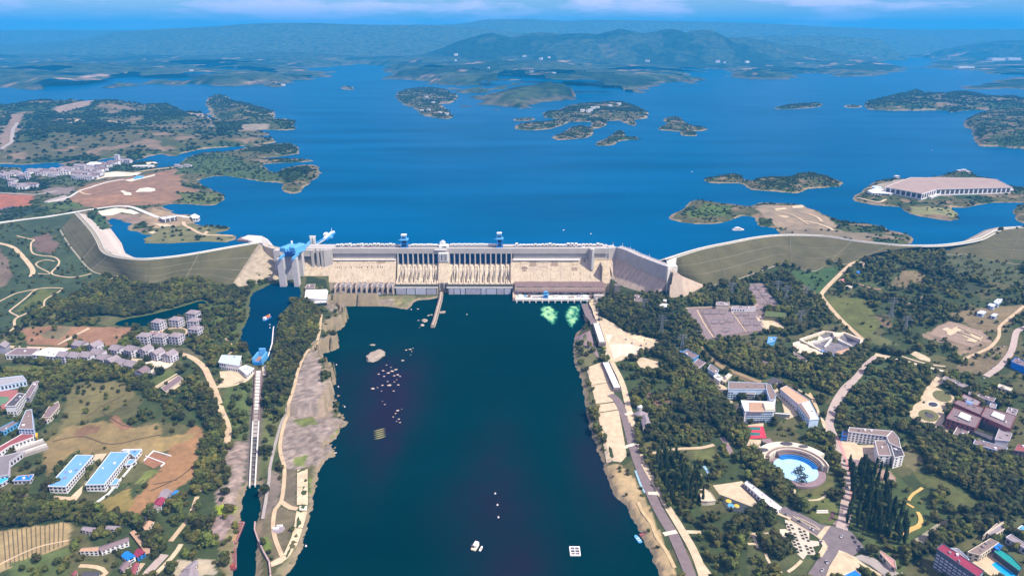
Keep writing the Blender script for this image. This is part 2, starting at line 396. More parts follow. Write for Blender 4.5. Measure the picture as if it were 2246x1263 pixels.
def clear(poly, grow=0.0):
    p = np.array(poly)
    if grow:
        c = p.mean(0); p = c + (p - c) * (1 + grow / max(4.0, np.linalg.norm(p - c, axis=1).mean()))
    sl, m = region(p); DENS[sl][m] = 0.0
# left bank
paint(T('A', [(-400,150),(0,270),(330,210),(480,205),(640,420),(860,520),(790,620),(640,680),(350,800),(130,890),(0,1020),(-400,1020)]),(0.05,0.072,0.036),0.07,8)
paint(T('A', [(-300,480),(0,430),(60,520),(80,620),(0,700),(-300,700)]),(0.16,0.12,0.09),0.02,6)
paint(T('A', [(210,370),(320,330),(400,420),(330,470),(240,450)]),(0.15,0.10,0.08),0.03,10)
paint(T('A', [(270,700),(390,705),(290,780),(130,850),(90,850),(200,760)]),(0.10,0.115,0.035),0.0)
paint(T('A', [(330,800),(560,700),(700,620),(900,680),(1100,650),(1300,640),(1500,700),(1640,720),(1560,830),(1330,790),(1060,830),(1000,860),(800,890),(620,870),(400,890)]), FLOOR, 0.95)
paint(T('A', [(0,1020),(95,960),(330,830),(400,900),(270,1000),(100,1060),(0,1060)]),(0.12,0.12,0.05),0.3)
paint(T('A', [(1250,820),(1480,800),(1640,850),(1620,960),(1560,1040),(1420,1000),(1300,940)]),(0.09,0.12,0.03),0.6)
paint(T('M', [(200,300),(540,265),(1450,280),(1230,470),(1100,480),(300,470),(280,420)]),(0.27,0.15,0.09),0.01,3)
paint(T('M', [(440,340),(560,300),(700,270),(760,280),(700,360),(640,410),(440,390)]),(0.17,0.14,0.08),0.02)
paint(T('M', [(0,690),(760,690),(680,760),(420,800),(300,770),(60,780)]),(0.14,0.15,0.045),0.0,2)
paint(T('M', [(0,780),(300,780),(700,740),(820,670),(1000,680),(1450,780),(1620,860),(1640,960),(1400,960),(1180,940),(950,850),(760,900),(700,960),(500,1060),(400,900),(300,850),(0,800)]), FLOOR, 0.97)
paint(T('M', [(740,900),(960,850),(1180,930),(1440,980),(1380,1060),(1200,1120),(1000,1260),(900,1263),(640,1263),(720,1080),(700,960)]),(0.19,0.155,0.07),0.12,3)
paint(T('M', [(960,1180),(1060,1090),(1280,970),(1440,980),(1350,1060),(1200,1110),(1000,1263),(930,1263)]),(0.21,0.16,0.065),0.0,2)
paint(T('M', [(1570,860),(1800,730),(1900,760),(1640,930)]),(0.10,0.125,0.04),0.0)
paint(T('M', [(1680,500),(2000,500),(2180,600),(2100,640),(1880,560)]),(0.12,0.11,0.06),0.02)
paint(T('N', [(600,200),(740,150),(920,210),(1200,240),(1180,300),(1000,420),(820,500),(600,560),(560,420),(620,300)]),(0.14,0.13,0.055),0.12,4)
paint(T('N', [(400,700),(560,560),(900,510),(1200,560),(1420,520),(1420,760),(1300,860),(1000,800),(640,790),(560,860),(420,990)]),(0.235,0.175,0.08),0.02,6)
paint(T('N', [(640,620),(760,540),(900,560),(860,600),(700,650)]),(0.2,0.12,0.07),0.0,3)
paint(T('N', [(980,490),(1040,440),(1120,540),(1200,560),(1080,590)]),(0.24,0.13,0.08),0.0,3)
paint(T('B', [(850,780),(1000,600),(1080,420),(1230,320),(1290,350),(1230,450),(1240,560),(1200,660),(1090,720),(900,870),(680,880),(570,830)]),(0.29,0.165,0.08),0.0,4)
paint(T('B', [(860,560),(960,400),(1100,380),(1240,360),(1160,420),(1020,480),(900,500)]),(0.27,0.20,0.085),0.0,5)
paint(T('B', [(600,830),(800,700),(860,800),(800,870),(660,870)]),(0.21,0.165,0.055),0.0,5)
paint(T('B', [(840,690),(940,590),(990,600),(900,680)]),(0.17,0.2,0.055),0.0,5)
paint(T('B', [(560,60),(720,40),(860,120),(760,200),(560,260),(400,330),(330,420),(420,240)]),(0.16,0.14,0.06),0.1,8)
paint(T('B', [(1060,150),(1300,40),(1440,300),(1360,520),(1240,540),(1280,380),(1200,240)]), DGREEN, 0.85)
paint(T('B', [(1230,540),(1350,520),(1270,720),(1180,760),(1220,640)]), FLOOR, 0.97)
paint(T('B', [(1440,430),(1570,430),(1520,640),(1500,860),(1350,820),(1370,600)]),(0.245,0.19,0.165),0.02,4)
paint(T('B', [(1360,600),(1450,560),(1400,700),(1340,700)]),(0.12,0.13,0.05),0.3,6)
paint(T('B', [(1350,815),(1500,840),(1500,900),(1350,870)]),(0.22,0.27,0.02),0.0,3)
paint(T('B', [(1340,880),(1480,890),(1440,1040),(1290,1050)]),(0.22,0.165,0.15),0.06,4)
paint(T('B', [(1420,60),(1560,60),(1560,400),(1440,420),(1400,200)]),(0.09,0.12,0.04),0.35,4)
paint(T('B', [(0,980),(440,920),(430,1060),(0,1240)]),(0.33,0.25,0.13),0.0,3)
paint(T('B', [(-200,1000),(0,980),(0,1240),(-200,1400)]),(0.33,0.25,0.13),0.0,3)
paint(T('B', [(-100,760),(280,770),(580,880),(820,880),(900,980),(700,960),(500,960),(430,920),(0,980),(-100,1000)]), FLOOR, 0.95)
paint(T('B', [(60,1180),(450,1080),(420,1263),(60,1263)]),(0.1,0.13,0.045),0.25)
paint(T('B', [(1100,1160),(1340,1160),(1340,1263),(1080,1263)]),(0.45,0.38,0.28),0.1,3)
paint(T('B', [(1370,1060),(1460,940),(1460,1263),(1380,1263)]),(0.19,0.16,0.08),0.2,3)
# peninsula
paint(T('A', [(1840,820),(1960,780),(2060,800),(2120,900),(2050,1020),(1960,1263),(1790,1200),(1820,1000)]), FLOOR, 0.97)
paint(T('U', [(350,170),(470,0),(600,0),(560,80),(500,240),(460,350),(320,400),(320,250)]), FLOOR, 0.97)
paint(T('U', [(320,420),(460,330),(420,560),(370,680),(330,860),(310,820),(300,660)]),(0.12,0.135,0.05),0.35,3)
ROCKP = T('U', [(700,0),(630,0),(560,90),(500,240),(462,380),(440,480),(418,600),(440,690),(520,700),(640,690),(720,600),(770,450),(700,420),(710,300),(640,240),(650,100),(720,80)])
paint(ROCKP, ROCK, 0.0)
_st = 0.1 + 1.5 * np.abs(fbm((X * 0.8 + Y * 0.6) / 16,(Y * 0.8 - X * 0.6) / 5,61,3) - 0.5) + 0.5 * fbm(X / 5, Y / 4,66,2)
def strata(pts, k=1.0):
    sl, m = region(gpoly(pts)); COVER[sl][m] = COVER[sl][m] * np.clip(0.25 + 1.6 * _st[sl][m] * k, 0.35,1.5)[:, None]
strata(ROCKP)
for _p, _c in ((T('U', [(490,430),(600,420),(620,460),(520,470)]),(0.14,0.16,0.05)),(T('U', [(500,630),(560,620),(545,680),(500,680)]),(0.15,0.18,0.05)),(T('U', [(680,540),(760,480),(740,550),(690,570)]),(0.17,0.19,0.05)),(T('U', [(640,280),(700,310),(690,420),(600,400)]),(0.29,0.225,0.165)),(T('U', [(570,750),(640,750),(620,880),(580,870)]),(0.15,0.2,0.04))): paint(_p, _c, 0.0,3)
paint(T('U', [(440,690),(510,700),(505,900),(440,890),(430,800)]),(0.15,0.125,0.085),0.0,2)
paint(T('U', [(370,700),(430,720),(420,850),(340,980),(330,930)]),(0.2,0.16,0.13),0.03,2)
paint(T('U', [(300,1000),(400,890),(510,930),(440,1150),(380,1190)]),(0.15,0.125,0.075),0.0,2)
paint(T('U', [(300,1060),(360,1060),(380,1120),(340,1130)]),(0.13,0.18,0.04),0.0,2)
paint(T('U', [(570,940),(620,880),(600,950),(440,1263),(370,1263),(440,1200),(520,1100)]),(0.2,0.18,0.10),0.0,2)
# foot of the dam
paint(T('C', [(560,640),(640,640),(800,720),(800,760),(560,740)]), FLOOR, 0.9)
paint(T('C', [(0,660),(150,610),(250,640),(160,740),(0,790)]),(0.10,0.13,0.04),0.5)
paint(T('C', [(990,940),(1020,870),(1290,860),(1540,850),(1780,850),(1760,940),(1640,1010),(1560,970),(1270,970)]),(0.20,0.175,0.085),0.0,2)
paint(T('C', [(1270,900),(1520,880),(1540,970),(1270,965)]),(0.24,0.19,0.15),0.0,2)
paint(T('C', [(1640,860),(1780,850),(1740,950),(1620,1010)]),(0.16,0.16,0.075),0.0,2)
paint(T('C', [(760,960),(870,930),(1000,980),(960,1040),(840,1020)]),(0.22,0.18,0.145),0.0,2)
# right bank
paint(T('F', [(20,340),(150,330),(220,520),(120,600),(150,760),(240,1000),(250,1263),(200,1263),(120,1000),(60,620),(20,480)]),(0.15,0.145,0.07),0.35,3)
paint(T('G', [(270,430),(380,400),(480,500),(560,640),(640,830),(760,1100),(820,1263),(720,1263),(560,960),(440,760),(330,640),(260,520)]),(0.40,0.30,0.165),0.10,2)
paint(T('F', [(230,30),(500,0),(680,100),(690,330),(560,400),(330,260),(220,180)]), FLOOR, 0.97)
paint(T('F', [(780,80),(890,110),(1040,380),(800,420),(750,280)]), DGREEN, 0.85)
paint(T('F', [(260,300),(400,300),(720,380),(700,430),(560,470),(350,540),(290,520),(250,360)]),(0.62,0.5,0.34),0.1)
paint(T('F', [(1000,430),(1080,430),(1200,560),(1450,680),(1400,710),(1100,560)]),(0.2,0.15,0.085),0.0,1)
paint(T('F', [(400,600),(820,520),(1180,900),(1330,1100),(1120,1180),(600,1240),(480,1000)]),(0.055,0.075,0.03),0.85)
paint(T('F', [(580,770),(780,800),(750,950),(640,950)]),(0.17,0.11,0.08),0.3,3)
paint(T('E', [(160,540),(560,380),(760,330),(960,480),(1060,620),(830,720),(500,720),(270,760)]), DGREEN, 0.9)
paint(T('E', [(700,310),(900,330),(1140,280),(1040,400),(980,470),(760,340)]),(0.055,0.10,0.035),0.05,6)
paint(T('E', [(760,360),(850,380),(980,480),(960,500)]),(0.18,0.12,0.08),0.1,3)
paint(T('E', [(1010,470),(1120,480),(1260,500),(1340,620),(1400,640),(1240,750),(1090,600)]),(0.115,0.125,0.04),0.02,5)
paint(T('E', [(1200,260),(1420,230),(1500,330),(1380,440),(1200,420),(1120,480),(1050,430)]),(0.07,0.09,0.035),0.25,6)
paint(T('E', [(1380,220),(1760,210),(1740,290),(1600,320),(1500,290)]), FLOOR, 0.97)
paint(T('E', [(1500,320),(1640,330),(1620,420),(1440,440),(1400,420)]),(0.19,0.15,0.085),0.12,5)
paint(T('E', [(1640,350),(1900,340),(2050,420),(1800,480),(1660,440)]),(0.05,0.06,0.03),0.3,3)
paint(T('E', [(1760,200),(2246,290),(2246,420),(1960,380),(1740,300)]),(0.085,0.095,0.045),0.15,8)
paint(T('E', [(1320,590),(1430,640),(1420,680),(1360,650)]),(0.17,0.12,0.08),0.1,3)
paint(T('E', [(1300,700),(1480,780),(1340,780),(1240,750)]),(0.12,0.125,0.05),0.05,3)
paint(T('Z', [(570,740),(820,680),(1250,640),(1520,620),(1527,760),(1230,960),(1000,960),(700,800)]),(0.20,0.155,0.09),0.05,5)
paint(T('Z', [(250,1000),(580,820),(1000,950),(1150,1110),(1000,1180),(700,1260),(600,1130),(330,1060)]),(0.25,0.185,0.13),0.03,4)
paint(T('R', [(720,220),(800,100),(1000,0),(1270,0),(1240,120),(1060,260),(1000,290),(760,280)]),(0.18,0.14,0.085),0.15,4)
paint(T('R', [(100,190),(250,190),(400,270),(360,290),(200,280)]),(0.25,0.15,0.08),0.05,2)
paint(T('E', [(1250,900),(1400,870),(1700,950),(1560,1185),(1100,1185)]),(0.065,0.09,0.035),0.75)
paint(T('E', [(200,780),(260,760),(860,880),(1260,760),(1300,880),(1060,1100),(940,1050),(760,980),(560,1000)]), DGREEN, 0.93)
paint(T('H', [(330,600),(440,560),(560,620),(720,780),(960,900),(700,1080),(620,1263),(400,1100),(340,960)]),(0.075,0.10,0.035),0.35)
paint(T('H', [(700,640),(860,680),(1080,820),(1040,880),(900,880),(860,760),(720,700)]),(0.10,0.11,0.038),0.02,3)
paint(T('H', [(640,460),(760,560),(700,640),(600,560)]),(0.15,0.135,0.07),0.15,3)
paint(T('H', [(470,610),(560,640),(590,690),(560,710),(480,690)]),(0.3,0.21,0.15),0.0,1)
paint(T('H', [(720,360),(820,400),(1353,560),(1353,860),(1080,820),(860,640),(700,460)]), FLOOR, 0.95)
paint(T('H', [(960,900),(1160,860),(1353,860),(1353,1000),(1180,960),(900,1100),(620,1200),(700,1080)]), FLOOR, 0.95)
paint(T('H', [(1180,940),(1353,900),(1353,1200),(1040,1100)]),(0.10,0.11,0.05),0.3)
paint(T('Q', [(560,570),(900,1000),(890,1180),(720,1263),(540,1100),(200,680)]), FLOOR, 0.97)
paint(T('Q', [(1000,1090),(1250,1000),(1380,860),(1450,860),(1440,1050),(1330,1180),(1000,1230),(900,1200)]),(0.12,0.12,0.045),0.05)
paint(T('T', [(600,200),(1000,230),(1150,330),(1200,500),(1120,570),(960,570),(800,480),(700,350)]),(0.11,0.125,0.04),0.15)
paint(T('T', [(0,420),(250,460),(460,600),(560,700),(700,1040),(900,1000),(740,1263),(0,1263)]),(0.085,0.095,0.04),0.6)
paint(T('G', [(920,310),(1100,290),(1110,390),(1000,410)]),(0.12,0.13,0.045),0.0)
paint(T('G', [(830,440),(940,420),(990,480),(920,560),(850,540)]),(0.14,0.145,0.05),0.0,2)
paint(T('G', [(560,250),(640,230),(640,300),(570,320)]),(0.14,0.13,0.05),0.0,1)
paint(T('G', [(900,780),(950,800),(930,850),(880,830)]),(0.16,0.15,0.05),0.0,2)
paint(T('G', [(560,330),(840,300),(1000,560),(1000,780),(860,900),(740,600)]),(0.06,0.08,0.03),0.8)
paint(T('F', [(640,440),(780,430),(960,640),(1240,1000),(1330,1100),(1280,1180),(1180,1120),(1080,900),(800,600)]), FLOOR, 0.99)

strata(T('B', [(1440,430),(1570,430),(1520,640),(1500,860),(1350,820),(1370,600)])); strata(T('B', [(1340,880),(1480,890),(1440,1040),(1290,1050)])); strata(T('C', [(760,930),(1640,850),(1640,1010),(760,1040)]))
_gap = fbm(X / 16, Y / 16,222,3); DENS = np.where((DENS > 0.3) & (DENS < 0.9) & (_gap > 0.53), DENS * 0.12, DENS)
_tn = fbm(X / 22, Y / 22,231,4); COVER *= (0.62 + 0.56 * _tn)[..., None]
paint(T('E', [(150,548),(340,538),(590,536),(800,690),(650,700),(340,745),(262,760)]),(0.17,0.13,0.12),0.0); paint(T('E', [(515,400),(625,396),(750,556),(590,566)]),(0.17,0.13,0.12),0.0)
GROUND_M = mat('ground_cover', (1.18,1.15,1.1),(0.72,0.76,0.8), scale=0.13, rough=0.95, contrast=0.3, bump=0.5, spec=0.1, attr='cover', detail=7)
SHEETS = []                                         # (plan polygon) of every laid surface, used to keep trees off
LEVEL = {}
def sheet(name, pts, m, level=1, step=9.0, clear_trees=True, world=False, **kw):
    """a laid surface draped on the ground: pixel outline -> plan -> triangulated sheet a hand's breadth proud of the ground"""
    poly = pts if world else gpoly(pts)
    if clear_trees: clear(poly, 1.0)
    P = []; n = len(poly)
    for i in range(n):
        a, b = np.array(poly[i]), np.array(poly[(i + 1) % n]); k = max(1, int(np.linalg.norm(b - a) / step))
        P += [tuple(a + (b - a) * j / k) for j in range(k)]
    q = np.array(P); bx = np.arange(q[:, 0].min() + step / 2, q[:, 0].max(), step); by = np.arange(q[:, 1].min() + step / 2, q[:, 1].max(), step)
    ex = []
    if len(bx) and len(by):
        xx, yy = np.meshgrid(bx, by); xx, yy = xx.ravel(), yy.ravel()
        s = inside(P, xx, yy) & (dist_line(P, xx, yy) > step * 0.4); ex = list(zip(xx[s], yy[s]))
    vs, es, fs, *_ = delaunay_2d_cdt([Vector(p) for p in P] + [Vector(p) for p in ex],[],[list(range(len(P)))],1,0.01)
    va = np.array([tuple(v) for v in vs])
    z = G(va[:, 0], va[:, 1]) + 0.22 + 0.13 * level
    b = MB(); b.add([(v[0], v[1], zz) for v, zz in zip(va, z)],[tuple(f) for f in fs])
    k = len(P); o = b.build(name, m, recalc=True, kind='structure', **kw)
    me = o.data
    if len(me.polygons) and sum(p.normal.z for p in me.polygons) < 0: me.flip_normals()
    return o
def ribbon(name, pts, w, m, level=2, n=4, world=False, kerb=0.0, clear_trees=True, **kw):
    L = pts if world else [tuple(gp(a, b)[:2]) for a, b in pts]
    L = smooth(L, n) if n > 1 else L
    s = np.linalg.norm(np.diff(np.array(L), axis=0), axis=1).sum(); L = resample(L, max(2, int(s / 6)))
    ws = w if isinstance(w, (list, tuple)) else [w, w]; W = np.interp(np.linspace(0,1, len(L)), np.linspace(0,1, len(ws)), ws)
    d = np.gradient(L, axis=0); d /= np.maximum(1e-6, np.linalg.norm(d, axis=1))[:, None]; nr = np.stack([d[:, 1],-d[:, 0]],1)
    A, B = L - nr * W[:, None] / 2, L + nr * W[:, None] / 2
    lift = 0.22 + 0.13 * level
    zm = np.maximum(G(A[:, 0], A[:, 1]), G(B[:, 0], B[:, 1])); zc = np.maximum(zm, G(L[:, 0], L[:, 1])) + lift
    V = []; F = []
    for i in range(len(L)):
        V += [(A[i, 0], A[i, 1], zc[i] - 0.7),(A[i, 0], A[i, 1], zc[i]),(B[i, 0], B[i, 1], zc[i]),(B[i, 0], B[i, 1], zc[i] - 0.7)]
        if i: F += [(4 * i - 4 + j, 4 * i + j, 4 * i + j + 1,4 * i - 3 + j) for j in range(3)]
    if clear_trees:
        poly = [tuple(p) for p in np.r_[L - nr * (W[:, None] / 2 + 2.5),(L + nr * (W[:, None] / 2 + 2.5))[::-1]]]
        sl, mm = region(poly); DENS[sl][mm] = 0.0
    return MB().add(V, F).build(name, m, recalc=False, kind='structure', **kw)

# ------------------------------------------------------------------ crest line of the dam and its embankments (shared by water, ground and dam)
EMB_L_CREST = [(567.6,533.6),(500,545),(434,557),(380,565),(320.5,570.3),(280,569),(240,562),(221,551),(211,530),(198,508),(181,488),(163.6,468.4)]
EMB_L_TOE = [(505,632),(440.7,613.7),(387,612),(330.6,628.7),(290,617),(262,606),(230,602),(207,596),(188,580),(172,560),(152,535),(133,503)]
EMB_R_CREST = T('E', [(46,258),(250,192),(450,150),(600,121),(760,106),(1000,111),(1200,141),(1360,158),(1500,170),(1650,172),(1760,168),(1860,156),(1950,140),(2010,122),(2070,90),(2130,68),(2246,56),(2500,50)])
EMB_R_TOE = T('E', [(48,368),(150,385),(270,415),(450,378),(560,340),(640,312),(770,277),(900,322),(980,312),(1060,262),(1150,282),(1230,232),(1400,200),(1750,220),(1900,222),(2050,260),(2246,285),(2500,320)])
MAIN_Y = 1418.0
def X85(px): return (px - CX) * 0.989
WING = [(X85(1335), MAIN_Y)] + [tuple(at(a, b, CREST_Z)[:2]) for a, b in [(1352,542.5),(1372,548.5),(1395,559),(1420,569),(1445,578.5),(1467,586.5)]]
LCURVE = [tuple(at(a, b, CREST_Z)[:2]) for a, b in [(576,536),(584,541),(598,545),(614,548.3)]] + [(X85(640), MAIN_Y + 1)]
UP = 22.0
crest_water = plan(EMB_L_CREST[::-1], CREST_Z) + LCURVE[1:] + [(X85(1335), MAIN_Y + 6)] + [(p[0] + 8, p[1] + 6) for p in WING[1:]] + [(p[0], p[1] + 4) for p in plan(smooth(EMB_R_CREST, 4), CREST_Z)]
roadL = [(163.6,468.4),(110,476),(50,484),(0,490),(-150,512),(-400,560)]
UPSTREAM = crest_water + [(60000,2500),(60000,46000),(-60000,46000),(-60000,1900)] + plan(roadL[::-1],75.0)
# ------------------------------------------------------------------ water sheets
def water_mat(name, deep, shoal, rough=0.14, wave=0.05):
    m = bpy.data.materials.new(name); m.use_nodes = True; n, l = m.node_tree.nodes, m.node_tree.links; b = n["Principled BSDF"]
    b.inputs["Roughness"].default_value = rough; b.inputs["IOR"].default_value = 1.022; b.inputs["Specular IOR Level"].default_value = 0.5
    g = n.new("ShaderNodeNewGeometry"); at_ = n.new("ShaderNodeAttribute"); at_.attribute_name = 'cover'
    t0 = n.new("ShaderNodeTexNoise"); t0.inputs["Scale"].default_value = 0.0035; t0.inputs["Detail"].default_value = 6
    mp = n.new("ShaderNodeMapping"); mp.inputs["Scale"].default_value = (0.4,1.9,1); mp.inputs["Rotation"].default_value = (0,0,0.35)
    l.new(g.outputs["Position"], mp.inputs[0]); l.new(mp.outputs[0], t0.inputs["Vector"])
    d2 = tuple(c * 0.74 for c in deep)
    m0 = n.new("ShaderNodeMixRGB"); m0.inputs["Color1"].default_value = (*deep, 1); m0.inputs["Color2"].default_value = (*d2,1)
    r0 = n.new("ShaderNodeValToRGB"); r0.color_ramp.elements[0].position = 0.35; r0.color_ramp.elements[1].position = 0.65; l.new(t0.outputs["Fac"], r0.inputs[0]); l.new(r0.outputs[0], m0.inputs["Fac"])
    m1 = n.new("ShaderNodeMixRGB"); m1.inputs["Color2"].default_value = (*shoal, 1); l.new(at_.outputs["Fac"], m1.inputs["Fac"]); l.new(m0.outputs[0], m1.inputs["Color1"])
    l.new(m1.outputs[0], b.inputs["Base Color"])
    rr = n.new("ShaderNodeMapRange"); rr.inputs["To Min"].default_value = rough * 0.7; rr.inputs["To Max"].default_value = rough * 1.5; l.new(t0.outputs["Fac"], rr.inputs["Value"]); l.new(rr.outputs[0], b.inputs["Roughness"])
    t1 = n.new("ShaderNodeTexNoise"); t1.inputs["Scale"].default_value = 0.12; t1.inputs["Detail"].default_value = 6; t1.inputs["Roughness"].default_value = 0.65; l.new(g.outputs["Position"], t1.inputs["Vector"])
    bp = n.new("ShaderNodeBump"); bp.inputs["Strength"].default_value = wave; bp.inputs["Distance"].default_value = 6; l.new(t1.outputs["Fac"], bp.inputs["Height"]); l.new(bp.outputs[0], b.inputs["Normal"])
    return m
LAKE_M = water_mat('lake_water', (0.0,0.078,0.20),(0.0,0.035,0.10),0.2,0.06)
RIVER_M = water_mat('river_water', (0.0,0.0185,0.0235),(0.012,0.007,0.021),0.12,0.03)
def fan(name, poly, z, m):
    vs, es, fs, *_ = delaunay_2d_cdt([Vector(p) for p in poly],[],[list(range(len(poly)))],1,0.01)
    o = MB().add([(v.x, v.y, z) for v in vs],[tuple(f) for f in fs]).build(name, m, recalc=True, kind='structure')
    if sum(p.normal.z for p in o.data.polygons) < 0: o.data.flip_normals()
    return o
fan('reservoir', UPSTREAM, RES_Z, LAKE_M)
# river: a fine lattice so that the shoals and outflow can be painted
rx, ry = np.meshgrid(np.arange(-420,430,5.0), np.arange(430,1410,5.0))
p = np.array(RIVERM_W); big = inside([tuple(q) for q in p], rx, ry) | (dist_line(RIVERM_W, rx, ry) < 16)
sho = np.zeros(rx.shape)
for (a, b, r1, r2, k) in ((855,870,46,62,1.0),(840,830,40,40,0.8),(850,945,26,45,0.9),(845,990,20,40, .45),(1085,1110,40,60,0.6),(1040,1105,45,30,0.35),(1120,1230,40,70,0.6),(1095,1030,30,60,0.35),(1300,1010,30,60,0.5),(1330,1060,20,40,0.5),(760,830,30,50, .3)):
    c = at(a, b, 0); s1 = r1 * 0.75; s2 = r2 * 1.45
    q = ((rx - c.x) / s1) ** 2 + ((ry - c.y) / s2) ** 2
    sho = np.maximum(sho, k * np.exp(-q * 0.48) * (0.55 + 0.9 * fbm(rx / 30, ry / 30,8,4)))
sho = np.clip(sho * 1.15,0,1)
me, used = grid_mesh('river', rx, ry, np.zeros(rx.shape), big)
set_col(me, np.repeat(sho.ravel()[used][:, None],3,1)); me.materials.append(RIVER_M); link('river', me, kind='structure')
fan('canal_water', [tuple(q) for q in np.array(RIVER_W)],0.004, RIVER_M)
fan('navigation_canal', CANAL_W, CHAN_Z, water_mat('canal_water', (0.0,0.026,0.065),(0.01,0.02,0.04),0.12,0.03))
fan('pond', POND_W, 29.0, MATS.get('x') or RIVER_M)

# ------------------------------------------------------------------ upstream land: headlands, islands, far shores
UPLAND_M = mat('upland_cover', (1.2,1.17,1.1),(0.62,0.68,0.74), scale=0.035, rough=0.95, contrast=0.35, bump=2.0, spec=0.1, attr='cover', detail=8)
FAR_M = mat('far_cover', (1.9,1.75,1.5),(0.35,0.42,0.45), scale=0.011, rough=1.0, contrast=0.45, spec=0.05, attr='cover', detail=8)
LAND = {}
SCRUB = []                                           # scattered trees on the uplands
def land(name, pts, hmax, ramp, cell, m=UPLAND_M, seed=0, back=0.5, bumps=(), paints=(), wood=(0.4,0.6), trees=None, cellx=None, rough=0.35, beach=1.0, fwd=0.0, kind='structure', lab=None, sm=3, freq=160.0):
    pts = smooth(pts, sm, True); n = len(pts); W = []
    area = sum(pts[i][0] * pts[(i + 1) % n][1] - pts[(i + 1) % n][0] * pts[i][1] for i in range(n)); sg = 1 if area > 0 else -1
    for i in range(n):
        a, b = pts[i - 1], pts[(i + 1) % n]; ny = -(b[0] - a[0]) * sg; ln = math.hypot(b[0] - a[0], b[1] - a[1]) or 1
        up = max(0.0, ny / ln - 0.2) / 0.8                                          # skyline side of the outline
        W.append(tuple(at(pts[i][0], pts[i][1], RES_Z + hmax * back * up)[:2]))
    P = np.array(W); cx_ = cellx or cell
    xs, ys = np.arange(P[:, 0].min() - 2 * cx_, P[:, 0].max() + 2 * cx_, cx_), np.arange(P[:, 1].min() - 2 * cell, P[:, 1].max() + 2 * cell, cell)
    xx, yy = np.meshgrid(xs, ys)
    jx = (fbm(xx / (cell * 5), yy / (cell * 5), seed + 5,4) - 0.5) * cell * 4.0
    ins = inside(W, xx + jx, yy + jx * 0.6); d = dist_line(W, xx + jx, yy + jx * 0.6)
    near = ins | (d < 3 * max(cell, cx_))
    nzz = fbm(xx / freq, yy / freq, seed, 5)
    h = hmax * (1 - np.exp(-d / ramp)) * np.clip((1 - rough) + rough * 2.2 * (nzz - 0.18),0.12,2)
    for (bx, by, bz, s1, s2) in bumps:
        c = at(bx, by, RES_Z + bz); h = h + bz * np.exp(-((xx - c.x) / s1) ** 2 - ((yy - c.y) / s2) ** 2) * (0.75 + 0.5 * fbm(xx / (s1 * 0.5), yy / (s2 * 0.5), seed + 3,4)) * np.clip(d / ramp, 0,1)
    z = np.where(ins, RES_Z + 0.15 + h, RES_Z - np.minimum(6, d * 0.25))
    col = np.zeros(xx.shape + (3,)); w = fbm(xx / (freq * 0.55), yy / (freq * 0.55), seed + 9,5)
    col[:] = (0.062,0.075,0.03); col[w > 0.54] = (0.09,0.085,0.042); col[w < 0.46] = (0.035,0.06,0.025)
    patch = fbm(xx / (freq * 0.3), yy / (freq * 0.22), seed + 14,4); col[(patch > 0.68)] = (0.19,0.135,0.09)
    DN = np.where(w < 0.47, wood[1], wood[0] * 0.5); DN = np.where(patch > 0.66,0.0, DN)
    b_ = (d < beach * cell * (0.1 + 5 * np.clip(fbm(xx / (cell * 9), yy / (cell * 9), seed + 21,3) - 0.35,0,1))) & ins
    col[b_] = (0.25,0.20,0.13); DN[b_] = 0
    def lift(x, y): return bil(z, np.asarray(x, float), np.asarray(y, float), xs[0], ys[0], cell) if cx_ == cell else None
    LAND[name if lab is None else lab] = (z, xs, ys, cell, cx_)
    for (pp, cc, dd) in paints:
        q = [tuple(at(a, b, RES_Z + hmax * 0.5)[:2]) for a, b in pp]
        mm = inside(q, xx + (fbm(xx / 40, yy / 40,3,3) - 0.5) * 30, yy + (fbm(xx / 40, yy / 40,4,3) - 0.5) * 40) & ins
        if cc is not None: col[mm] = cc
        if dd is not None: DN[mm] = dd
    me, used = grid_mesh(name, xx, yy, z, near)
    set_col(me, col.reshape(-1,3)[used]); me.materials.append(m); o = link(name, me, kind=kind)
    if trees:
        k = int(np.sum(ins) * cell * cx_ / trees ** 2)
        tx, ty = NP.uniform(xs[0], xs[-1], k * 3), NP.uniform(ys[0], ys[-1], k * 3)
        i_, j_ = ((tx - xs[0]) / cx_).astype(int),((ty - ys[0]) / cell).astype(int)
        g = ins[j_, i_] & (NP.uniform(0,1, len(tx)) < DN[j_, i_]) & (z[j_, i_] > RES_Z + 1.0)
        tz = z[np.clip(j_, 0, z.shape[0] - 1), np.clip(i_, 0, z.shape[1] - 1)]
        for a, b, c in zip(tx[g], ty[g], tz[g]): SCRUB.append((a, b, c - 0.8, trees * NP.uniform(0.5,0.95)))
    return o, W
def lz(name, x, y):
    z, xs, ys, c, cx_ = LAND[name]; i = min(max(int((x - xs[0]) / cx_),0), z.shape[1] - 1); j = min(max(int((y - ys[0]) / c),0), z.shape[0] - 1); return float(z[j, i])
def lp(name, px, py):
    z = RES_Z + 10
    for _ in range(10):
        q = at(px, py, z); z = 0.5 * z + 0.5 * lz(name, q.x, q.y)
    q = at(px, py, z); return Vector((q.x, q.y, z))
BR = (0.23,0.135,0.085)
